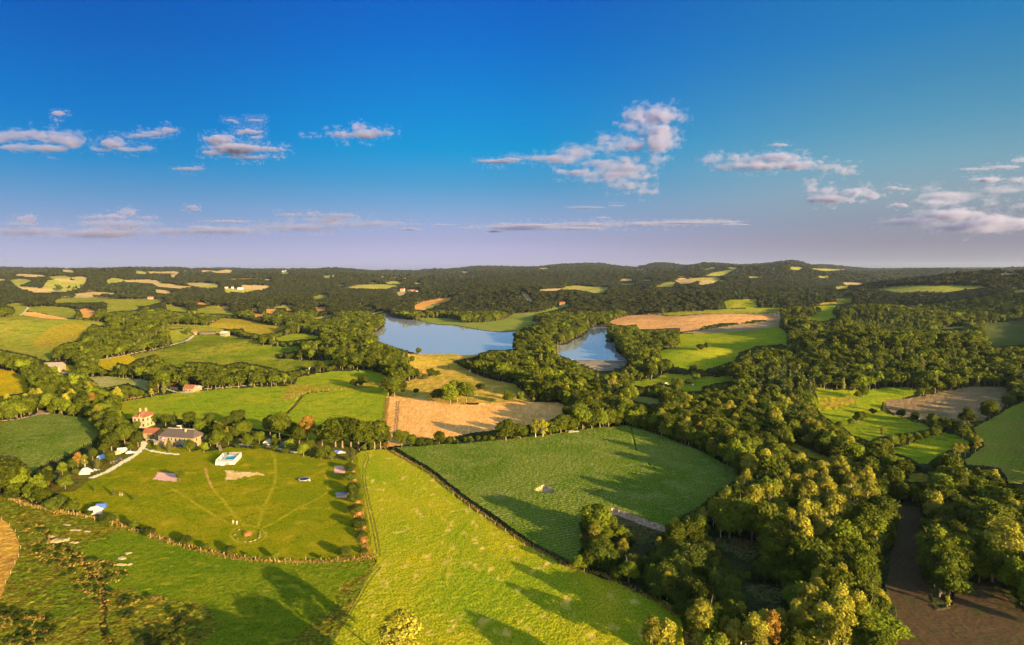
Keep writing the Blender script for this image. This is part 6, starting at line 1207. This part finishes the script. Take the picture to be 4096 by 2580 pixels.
# ---- farmyard barn at the left, small barn, bales, wagons, poles
a, rz, w = frame2('C', 400, 1152, 545, 1135); H_ = E_('timber_barn', (a.x, a.y, a.z - .4), rz, 'half-timbered white barn with grey roof among trees at the left', 'barn'); W_, D_ = w, 12
MB().box(0, 0, 0, W_, D_, 5.0).make('wall', RENDER_, H_); gable(MB(), 0, 0, W_, D_, 5.0, 3.2, .5, 'x', .2).make('roof', plain('pale_sheet', (.22, .18, .14)), H_)
g_ = MB(); [g_.face([(x_, 0, 5.), (x_, D_, 5.), (x_, D_ / 2, 8.2)]) for x_ in (.01, W_ - .01)]; g_.make('gable_wall', RENDER_, H_)
t = MB(); [t.box(W_ * k / 5 - .12, -.06, 0, W_ * k / 5 + .12, -.01, 4.9) for k in range(1, 5)]; t.box(0, -.07, 2.6, W_, -.012, 2.85).make('timber_frame', DARKW, H_)
for k in (0, 2): MB().box(W_ * k / 5 + .4, -.05, .3, W_ * (k + 1) / 5 - .3, -.008, 2.5).make('door', DARKW, H_)
def small_house(c, x1, y1, x2, y2, h, d, rise, wall, roof, label, wins=2, cat='house', name='house', group=None, rot=0):
    a, rz, w = frame2(c, x1, y1, x2, y2); t = E_(name, (a.x, a.y, a.z - .8), rz + rot, label, cat, group); h += .8
    MB().box(0, 0, 0, w, d, h).make('wall', wall, t); gable(MB(), 0, 0, w, d, h, rise, .3).make('roof', roof, t)
    g_ = MB(); [g_.face([(x_, 0, h), (x_, d, h), (x_, d / 2, h + rise)]) for x_ in (.01, w - .01)]; g_.make('gable_wall', wall, t)
    for k in range(wins): window(t, w * (k + 1) / (wins + 1), h * .45, w * .08 + .3, h * .28)
    if wins: MB().box(w * .08, -.06, .3, w * .08 + 1., -.01, 2.9).make('door', DARKW, t)
    return t
small_house('C', 1722, 1333, 1826, 1336, 2.6, 6, 2.2, PITCHM, TILE, 'small stone barn with rusty tile roof at the meadow edge', 2, 'barn', 'small_barn'); small_house('C', 1832, 1322, 1872, 1326, 2.2, 4, 1.2, PITCHM, ZINC, 'grey lean-to shed right of the small stone barn', 0, 'shed', 'shed')
for i, (x, y) in enumerate([(1604, 1312), (1619, 1313), (1634, 1314), (1649, 1315), (1664, 1316), (1604, 1300), (1619, 1300), (1634, 1302), (1649, 1304), (1664, 1305)]):
    p = G('C', x, y); z = 0 if i < 5 else 0; m_ = MB().bar((0, -.65, .62), (0, .65, .62), .62, 14); m_.make('silage_bale', BLACK, None, True, 'black wrapped silage bale in the double row left of the small barn', 'silage bale', 'black silage bales', loc=(p.x, p.y, p.z + z), rz=.2)
p = G('C', 1640, 1272); t = E_('farm_trailer', p[:], .2, 'red farm trailer behind the silage bales', 'trailer'); MB().box(-1.6, -.9, .8, 1.6, .9, 1.7).make('body', RED, t); [MB().bar((sx_, s * .8, .4), (sx_, s * 1.0, .4), .4, 12).make('wheel', RUBBER, t) for sx_ in (-.7, .7) for s in (-1, 1)]
for i, (x1, y1, x2, y2) in enumerate([(612, 316, 700, 296), (640, 322, 742, 302)]):
    a, rz, w = frame2('H', x1, y1, x2, y2); t = E_('farm_wagon', (a.x, a.y, a.z + .4), rz, ('rear' if i == 0 else 'front') + ' pale flat farm wagon parked at the top edge of the maize', 'wagon', 'pale farm wagons'); MB().box(0, -1.1, .9, w, 1.1, 1.05).make('bed', CONC, t); MB().box(0, -1.15, 1.05, .1, 1.15, 2.1).make('headboard', WOODM, t)
    [MB().bar((x_, s * .9, .45), (x_, s * 1.1, .45), .45, 12).make('wheel', RUBBER, t) for x_ in (w * .15, w * .85) for s in (-1, 1)]
def pole(c, x, yb, yt, label, arm=True):
    p = G(c, x, yb); _, pt = PX(c, x, yt); hh_ = 9.
    for k in range(40, 160):
        if project(p.x, p.y, p.z + k / 10)[1] < pt: hh_ = k / 10; break
    t = E_('utility_pole', (p.x, p.y, p.z - .3), .3, label, 'utility pole', 'utility poles'); MB().bar((0, 0, 0), (0, 0, hh_ + .3), .22, 8, 0, .15).make('pole', STRAW, t)
    if arm: MB().box(-.9, -.07, hh_ - .4, .9, .07, hh_ - .2).make('crossarm', WOODM, t)
pole('C', 240, 1222, 1135, 'wooden utility pole standing left below the timber barn'); pole('C', 1490, 1345, 1265, 'wooden utility pole right of the pale willow'); pole('E', 735, 1105, 1062, 'thin pole below the dam at the lake', False); pole('F', 762, 485, 430, 'utility pole beside the pasture on the right hill')
# ---- houses further off
FH_ = 'distant houses on the hills'
for a in [('C', 1386, 462, 1430, 462, 4, 9, 3, RENDER_, TILE, 'pale farmhouse alone on the open hill pasture at left'), ('C', 2265, 510, 2300, 510, 5, 9, 3, WHITE, TILE, 'left house of the small hamlet among trees'), ('C', 2308, 512, 2352, 512, 5, 10, 3.5, RENDER_, TILE, 'right bigger house of the small hamlet among trees'),
          ('C', 2112, 360, 2140, 360, 5, 10, 3, WHITE, SLATE, 'left white house of three at the meadow edge'), ('C', 2174, 364, 2196, 364, 6, 10, 4, WHITE, SLATE, 'middle white house of three at the meadow edge'), ('C', 2232, 372, 2282, 372, 4, 10, 3, WHITE, ZINC, 'right long white house of three at the meadow edge'),
          ('C', 325, 396, 345, 396, 4, 10, 3, PITCHM, TILE, 'low farmstead under dark trees on the far left pasture'), ('C', 1822, 800, 1842, 802, 4, 5, 2, PITCHM, TILE, 'small stone hut beside the bend in the hill road'), ('C', 2068, 808, 2130, 814, 4, 9, 2, PITCHM, ZINC, 'ruined pale barn on the round hill meadow'), ('C', 1880, 790, 2010, 794, 2, 7, 1.2, DARKW, SLATE, 'long low dark shed on the round hill meadow'),
          ('M', 60, 514, 84, 514, 5, 8, 3, WHITE, TILE, 'small white house with orange roof in the left valley'), ('M', 188, 504, 228, 500, 5, 10, 3, WHITE, SLATE, 'white house with steep grey roof in the left valley'), ('M', 1412, 392, 1447, 392, 9, 14, 4, RENDER_, TILE, 'tall cream house above the brown hillside field'), ('M', 1480, 399, 1512, 399, 6, 12, 4, RENDER_, TILE, 'left end house of the hill hamlet above the lake'), ('M', 1520, 402, 1552, 400, 7, 12, 4, RENDER_, TILE, 'middle house of the hill hamlet above the lake'), ('M', 1558, 402, 1580, 400, 6, 12, 3, WHITE, TILE, 'right end house of the hill hamlet above the lake'),
          ('M', 1316, 282, 1370, 282, 8, 16, 5, WHITE, SLATE, 'long pale house high on the far hill'), ('M', 1236, 278, 1256, 278, 9, 14, 6, RENDER_, SLATE, 'small tall house left of the long pale one on the far hill'), ('M', 1440, 292, 1470, 292, 8, 14, 5, RENDER_, TILE, 'left cottage of the pair on the far hill'), ('M', 1475, 295, 1500, 293, 8, 14, 5, WHITE, SLATE, 'right cottage of the pair on the far hill'), ('M', 1168, 292, 1190, 292, 9, 14, 5, RENDER_, TILE, 'lone tiny house in the far hill woods'),
          ('M', 300, 208, 335, 208, 9, 18, 6, WHITE, SLATE, 'white house near the skyline at centre left'), ('M', 2240, 208, 2262, 208, 9, 18, 6, WHITE, SLATE, 'left tiny white house near the skyline'), ('M', 2282, 218, 2312, 218, 10, 18, 6, RENDER_, TILE, 'right tiny house near the skyline'), ('M', 950, 290, 970, 290, 8, 14, 5, RENDER_, TILE, 'tiny red-roofed house in the wooded hills'),
          ('E', 560, 526, 612, 526, 5, 9, 4, RENDER_, TILE, 'house with bright orange roof on the wooded hillside above the lake'), ('E', 1672, 274, 1742, 274, 6, 16, 5, RENDER_, TILE, 'farm with pale walls on the yellow hilltop fields'), ('F', 228, 582, 266, 580, 4, 8, 3, WHITE, TILE, 'white house with red roof at the end of the long field'), ('F', 1090, 303, 1118, 303, 6, 12, 4, RENDER_, TILE, 'small house among trees by the brown strip'),
          ('F', 812, 184, 838, 184, 9, 18, 6, RENDER_, TILE, 'farmhouse at the right end of the skyline pasture'), ('C', 258, 222, 280, 222, 9, 16, 6, WHITE, SLATE, 'tiny white house in the far left woods'), ('C', 830, 192, 850, 192, 10, 18, 6, WHITE, SLATE, 'tiny white house on the left skyline'), ('E', 900, 330, 935, 330, 5, 12, 4, RENDER_, TILE, 'hidden cottage at the meadow in the lake-side hills'), ('F', 380, 590, 425, 592, 3, 8, 2, PITCHM, ZINC, 'grey shed under the farm garden trees'), ('G', 5, -8, 5.01, -8, 3, 3, 1, ZINC, ZINC, 'x')]:
    if a[-1] == 'x': continue
    small_house(*a[:10], a[10], 2, 'house', 'house', FH_)
for i, x in enumerate([948, 985, 1020]): small_house('F', x, 204 + i * 2, x + 30, 208 + i * 2, 5, 30, 4, WHITE, plain('white_sheet', (.7, .7, .68)), f'{("left", "middle", "right")[i]} long white farm shed of three near the skyline', 0, 'shed', 'farm_shed', 'white farm sheds near the skyline')
small_house('E', 1668, 1412, 1755, 1418, 2.5, 6, 2, PITCHM, TILE, 'shaded brick-roofed barn hidden in the wood below the dam', 1, 'barn', 'small_barn')
# ---- dead trees
def dead_tree(c, x, yb, yt, label, seed):
    p = G(c, x, yb); _, pt = PX(c, x, yt); h = 6
    for k in range(30, 160):
        if project(p.x, p.y, p.z + k / 10)[1] < pt: h = k / 10; break
    rgd = random.Random(seed); m = MB()
    def br(a, d, L_, r, lv):
        b = a + d * L_; m.bar(a, b, r, 5, 0, r * .6)
        if lv < 3:
            for _ in range(3): br(a.lerp(b, rgd.uniform(.5, 1)), (d + Vector((rgd.uniform(-.8, .8), rgd.uniform(-.8, .8), rgd.uniform(-.1, .5)))).normalized(), L_ * .6, r * .5, lv + 1)
    br(Vector((0, 0, -.2)), Vector((0, 0, 1)), h * .42, .32, 0)
    m.make('dead_tree', plain('bleached_wood', (.66, .52, .38)), None, False, label, 'dead tree', 'dead trees', loc=p[:])
dead_tree('M', 553, 1160, 1075, 'bleached dead tree with bare branches at the meadow hedge', 2); dead_tree('M', 2066, 1155, 1110, 'small pale dead tree on the dry slope', 5); dead_tree('M', 1040, 545, 480, 'bare pale tree near the head of the lake', 8)
# ---- cattle
def cow(c, x, y, rz, mat, label):
    p = G(c, x, y); me = bpy.data.meshes.new('cow'); V = [(0, 0, 1.0), (.55, 0, 1.05), (-.6, 0, 1.05), (.95, 0, 1.25), (1.3, 0, 1.2), (1.5, 0, 1.0)]; E = [(0, 1), (0, 2), (1, 3), (3, 4), (4, 5)]; Rd = [(.34, .36), (.33, .34), (.32, .32), .20, .15, .09]
    for bx_, k in ((.55, 1), (-.65, 2)):
        for s in (-1, 1): i = len(V); V += [(bx_, s * .2, .75), (bx_ + (.05 if k == 1 else -.08), s * .2, .40), (bx_, s * .2, .02)]; E += [(k, i), (i, i + 1), (i + 1, i + 2)]; Rd += [.13, .07, .05]
    i = len(V); V += [(-.92, 0, 1.1), (-1.0, 0, .6)]; E += [(2, i), (i, i + 1)]; Rd += [.06, .03]
    me.from_pydata(V, E, []); o = bpy.data.objects.new('cow', me); COL.objects.link(o); o.modifiers.new('s', 'SKIN'); me.skin_vertices[0].data[0].use_root = True
    for v, r_ in zip(me.skin_vertices[0].data, Rd): v.radius = r_ if isinstance(r_, tuple) else (r_, r_)
    o.modifiers.new('u', 'SUBSURF').levels = 1; m2 = bpy.data.meshes.new_from_object(o.evaluated_get(bpy.context.evaluated_depsgraph_get())); bpy.data.objects.remove(o); m2.materials.clear(); m2.materials.append(mat); m2.shade_smooth()
    q = bpy.data.objects.new('cow', m2); COL.objects.link(q); q.location = p; q.rotation_euler = (0, 0, rz); q['label'] = label; q['category'] = 'cow'; q['group'] = 'cattle in the pastures'
BROWNC = plain('brown_hide', (.40, .12, .05)); CREAM = plain('cream_hide', (.72, .62, .48))
for i, (x, y) in enumerate([(1625, 1148), (1645, 1142), (1655, 1155), (1640, 1160)]): cow('M', x, y, i * 1.3, BROWNC, 'red-brown cow in the little herd left of the pasture trees')
for i, (x, y) in enumerate([(1560, 1262), (1578, 1268), (1815, 1276)]): cow('E', x, y, i * 1.9, CREAM, ('cream cow in the lower meadow, left of the pair', 'cream cow in the lower meadow, right of the pair', 'cream cow standing alone in the shaded lower meadow')[i])
for i, (x, y) in enumerate([(1725, 560), (1750, 566)]): cow('C', x, y, i, BLACK, 'black cow in the hill pasture beyond the middle hedge')
for i, (x, y) in enumerate([(1080, 478), (1160, 480)]): cow('C', x, y, i, BLACK, ('left', 'right')[i] + ' dark cow on the far hill pasture at upper left')
# ---------------------------------------------------------------- clouds: lumpy closed shapes filled with scattering vapour, at their real distance
CLOUDS = [
    ('long flat-based cloud at the left edge above the two small ones', 'Y', 1.0, [(0,300,60,26),(60,285,80,24),(150,285,75,24),(250,295,75,32),(330,310,48,42),(100,342,110,18),(220,345,110,20)]),
    ('low cloud with one hump right of the left edge cloud', 'Y', .8, [(540,325,55,26),(480,350,50,13),(600,350,70,13),(680,345,40,16)]),
    ('slanting thin cloud rising to the right, upper left sky', 'Y', .8, [(790,260,40,14),(730,274,45,14),(660,288,55,11),(620,293,36,8)]),
    ('tiny detached puff highest at the left', 'Y', .6, [(272,180,28,13),(262,212,12,7),(285,175,16,8)]),
    ('wide tumbled cloud between left group and small fish-shaped one', 'Y', 1.0, [(1035,308,62,28),(1100,345,90,30),(1180,352,90,20),(1280,350,66,12),(1170,385,95,9),(1300,384,42,7),(1000,365,60,13)]),
    ('small curled cloud above the wide tumbled cloud', 'Y', .7, [(1170,265,48,12),(1205,293,30,8),(1130,275,18,8)]),
    ('left thin wisp high above the tumbled cloud', 'Y', .45, [(1085,213,26,6),(1110,222,16,5)]), ('right thin wisp high above the tumbled cloud', 'Y', .45, [(1200,213,42,5)]),
    ('fish-shaped cloud with one tower, centre left sky', 'Y', 1.0, [(1682,245,34,28),(1720,275,78,25),(1815,275,44,16),(1610,280,48,20),(1550,275,28,13),(1470,292,48,6)]),
    ('faint flat cloud under the tumbled one', 'Y', .35, [(880,442,70,9),(930,432,26,6)]),
    ('pink-white puff low at the left edge', 'Y', 1.1, [(120,680,42,22),(140,668,24,16),(95,700,58,9)]),
    ('low white heaped cloud with a rounded tower at left', 'Y', 1.1, [(605,648,38,24),(550,668,56,17),(450,672,62,13),(700,672,38,10),(590,715,42,18)]),
    ('faint pinkish lump under the heaped cloud', 'Y', .5, [(500,728,70,20),(560,738,60,12)]),
    ('small grey-based puff standing alone low in the centre left', 'Y', .9, [(905,622,32,12),(895,632,38,9)]),
    ('low irregular cloud bank in the centre left', 'Y', .7, [(1475,655,40,15),(1360,658,68,11),(1600,662,88,14),(1540,680,48,18)]),
    ('faint long bank low between heaped cloud and centre', 'Y', .45, [(950,718,60,12),(1080,690,120,9),(1000,735,70,10)]),
    ('faint pale streak left of the great cloud', 'Y', .5, [(2340,405,90,9),(2400,398,60,8)]), ('thin low streak near the centre horizon', 'Y', .4, [(1930,725,60,9),(2080,705,60,7),(1870,695,40,7)]), ('pale small lump low near the centre', 'Y', .5, [(2325,735,40,9),(2370,700,40,7)]),
    ('great cloud with a tall leaning tower, right of centre', 'Z', 1.0, [(655,165,55,30),(700,190,84,46),(640,220,56,38),(770,192,40,32),(595,195,50,44),(560,240,46,26),(700,270,76,48),(752,290,44,32),(690,330,66,52),(675,395,36,40),(560,330,78,32),(470,335,76,27),(420,325,34,12),
        (300,370,86,27),(230,395,112,24),(100,395,112,7),(420,410,106,22),(545,400,56,32),(330,460,112,20),(480,470,140,25),(600,470,66,25),(560,520,120,22),(640,550,50,15),(430,500,86,15)]),
    ('long spindle-shaped cloud right of the great cloud', 'Z', .85, [(960,382,56,16),(1040,390,56,20),(930,405,50,17),(1130,395,76,20),(1250,390,105,28),(1350,420,105,28),(1150,430,150,24),(1480,435,105,17),(1560,455,58,20),(1050,430,95,22)]),
    ('faint small lump above the spindle-shaped cloud', 'Z', .35, [(1260,328,45,10)]),
    ('white horned cloud low on the right', 'Z', 1.1, [(1402,510,18,28),(1425,535,34,22),(1460,550,50,20),(1500,580,115,25),(1600,555,60,27),(1650,545,40,20),(1700,570,46,20)]),
    ('left one of two tiny puffs right of the horned cloud', 'Z', .7, [(1790,530,26,11)]), ('right one of two tiny puffs right of the horned cloud', 'Z', .7, [(1845,537,26,9)]),
    ('lumpy cloud field at the far right above the hills', 'Z', .6, [(1965,535,48,15),(2100,590,58,20),(2260,600,40,22),(1940,640,60,14),(2130,630,40,13),(2060,660,140,34),(2250,680,115,30),(1990,600,90,24),(2390,610,40,22)]),
    ('cream puff high at the right edge, left of the edge one', 'Z', .8, [(2230,495,66,14),(2170,490,30,9)]), ('cream puff touching the right edge', 'Z', .8, [(2372,495,40,13),(2410,500,30,12)]), ('small cream puff left under the lumpy field', 'Z', .8, [(1820,612,42,13)]),
    ('faint bank touching the right edge higher up', 'Z', .35, [(2200,440,90,8),(2320,430,90,10),(2390,400,40,14)]),
    ('broad faint haze bank low at the left, behind the heaped cloud', 'Y', .42, [(150,735,230,26),(450,745,260,28),(760,735,240,22),(560,700,200,22)]), ('broad faint haze bank low left of centre', 'Y', .36, [(1100,735,230,24),(1400,715,240,26),(1700,700,220,22),(1550,680,160,18)]),
    ('broad faint haze bank low right of centre', 'Z', .36, [(50,715,230,20),(350,705,220,18),(650,700,220,16),(900,690,200,14)]), ('broad grey bank under the lumpy field at the far right', 'Z', .4, [(1900,690,180,26),(2150,715,220,36),(2380,700,150,40),(2050,570,160,26),(2300,540,120,24)]),
    ('soft veil trailing left from the great cloud', 'Z', .35, [(180,380,150,18),(330,345,110,22),(480,300,90,24),(520,440,140,30),(30,395,110,8)]),
    ('faint long streaks low right of centre', 'Z', .4, [(300,722,150,10),(100,708,120,10),(420,670,50,6)]), ('thin dark streak low under the great cloud', 'Z', .4, [(800,695,150,7),(1050,703,70,6)]), ('short grey streak under the great cloud', 'Z', .4, [(350,622,90,5),(490,615,40,4)]),
]
def vol_mat(name, dens, ns):
    m, t = nodes_of(name); N = t.nodes.new; L = t.links.new; o = N('ShaderNodeOutputMaterial'); v = N('ShaderNodeVolumePrincipled'); v.inputs['Color'].default_value = (.55, .57, .80, 1); v.inputs['Anisotropy'].default_value = .3; v.inputs['Density Attribute'].default_value = ''
    vi = N('ShaderNodeVolumeInfo'); tc = N('ShaderNodeTexCoord'); mp = N('ShaderNodeMapping'); L(tc.outputs['Object'], mp.inputs[0]); mp.inputs['Scale'].default_value = (1, 1, 1.5)
    n1 = N('ShaderNodeTexNoise'); n1.inputs['Scale'].default_value = 1 / ns; n1.inputs['Detail'].default_value = 2.2; n1.inputs['Roughness'].default_value = .5; n1.inputs['Distortion'].default_value = .3; L(mp.outputs[0], n1.inputs['Vector'])
    a = N('ShaderNodeMath'); a.operation = 'MULTIPLY_ADD'; L(vi.outputs['Density'], a.inputs[0]); a.inputs[1].default_value = 1.15; a.inputs[2].default_value = -.68
    b = N('ShaderNodeMath'); b.operation = 'MULTIPLY_ADD'; L(n1.outputs['Fac'], b.inputs[0]); b.inputs[1].default_value = 1.2; L(a.outputs[0], b.inputs[2])
    c = N('ShaderNodeMapRange'); L(b.outputs[0], c.inputs[0]); c.inputs[1].default_value = 0; c.inputs[2].default_value = 1.0; c.inputs[3].default_value = 0; c.inputs[4].default_value = dens; L(c.outputs[0], v.inputs['Density'])
    L(v.outputs[0], o.inputs['Volume']); return m
def cloud(label, c, op, blobs, seed):
    rg = np.random.default_rng(seed); pts = [(PX(c, x, y), rx / CR[c][2] / 4, ry / CR[c][2] / 4) for x, y, rx, ry in blobs]
    ax = np.mean([p[0][0] for p in pts]); ay = max(p[0][1] + p[2] for p in pts); a, b, cc = ray(ax, ay); el = cc / math.hypot(a, b); D = min(max(1250 / max(el, .02), 6500), 24000)
    a0, b0, c0 = ray(ax, ay); O = Vector((a0 * D / b0, D, CAMZ + c0 * D / b0)); V, F = [], []; k = 0
    for (px, py), rx, ry in pts:
        a, b, cc = ray(px, py); t = D / b; X, Y, Z = a * t - O.x, 0, CAMZ + cc * t - O.z; sx_, sz = rx * D / FPX * 1.18, ry * D / FPX * 1.22; sy = (sx_ * sz) ** .5
        Y += rg.normal() * sy * .3; V.append(ICO2[0] * [sx_ * .9, sy, sz * .8] + [X, Y, Z]); F.append(ICO2[1] + k); k += len(ICO2[0])
        for _ in range(5 if op > .45 else 2):
            u, w_ = rg.uniform(-.9, .9), rg.uniform(.3, .62); V.append(ICO2[0] * [max(sx_ * .28, sz * .5) * rg.uniform(.7, 1.3), sy * .5, sz * w_] + [X + u * sx_, Y + rg.normal() * sy * .3, Z + sz * (1 - u * u) * rg.uniform(-.25, .8)]); F.append(ICO2[1] + k); k += len(ICO2[0])
    rmin = float(np.median([p[2] for p in pts])) * D / FPX * 1.3
    return vapour(np.vstack(V), np.vstack(F), O, rmin, op, label)
def vapour(V, F, O, rmin, op, label):
    me = mesh_np('cloud_shape', V, F); src = bpy.data.objects.new('cloud_shape', me); src.location = O
    vd = bpy.data.volumes.new('cloud'); q = bpy.data.objects.new('cloud', vd); COL.objects.link(q); q.location = O; vd.materials.append(vol_mat('cloud_vapour', 2.0 * op / rmin, rmin * 1.25))
    md = q.modifiers.new('vapour', 'MESH_TO_VOLUME'); md.object = src; md.resolution_mode = 'VOXEL_SIZE'; md.voxel_size = max(rmin / 9, 8.); md.density = 1.0; md.interior_band_width = rmin * 1.0
    q['label'] = label; q['category'] = 'cloud'; q['group'] = 'clouds in the evening sky'; return q
for i, (l, c, op, bl) in enumerate(CLOUDS): cloud(l, c, op, bl, 500 + i)
# unseen cloud added behind the camera to shade the hills at the right edge
def added_shade_cloud(px, d, r, dens):
    x = (px - CX) / FPX * d; h = 1000.; L_ = h / math.tan(SUN_EL); O = Vector((x + math.sin(SUN_AZ) * L_, d + math.cos(SUN_AZ) * L_, h)); V, F = [], []
    rg = np.random.default_rng(3)
    for k in range(7): V.append(ICO2[0] * [r * .6, r * .6, 60] + [rg.uniform(-.5, .5) * r, rg.uniform(-.5, .5) * r, rg.uniform(-15, 15)]); F.append(ICO2[1] + k * len(ICO2[0]))
    vapour(np.vstack(V), np.vstack(F), O, 60, dens, 'added flat cloud out of view to shade the hills at the right edge')
added_shade_cloud(1015, 1300, 300, .3)
# ---------------------------------------------------------------- evening haze
hb = MB().box(-14000, -3000, -40, 14000, 16500, 250); hm, t = nodes_of('haze'); o = t.nodes.new('ShaderNodeOutputMaterial'); v = t.nodes.new('ShaderNodeVolumePrincipled'); v.inputs['Color'].default_value = (.6, .72, 1., 1); v.inputs['Density'].default_value = 2.0e-5; v.inputs['Anisotropy'].default_value = .2; t.links.new(v.outputs[0], o.inputs['Volume'])
hz = hb.make('haze', hm, None, kind='stuff', label='thin evening haze over the far hills')
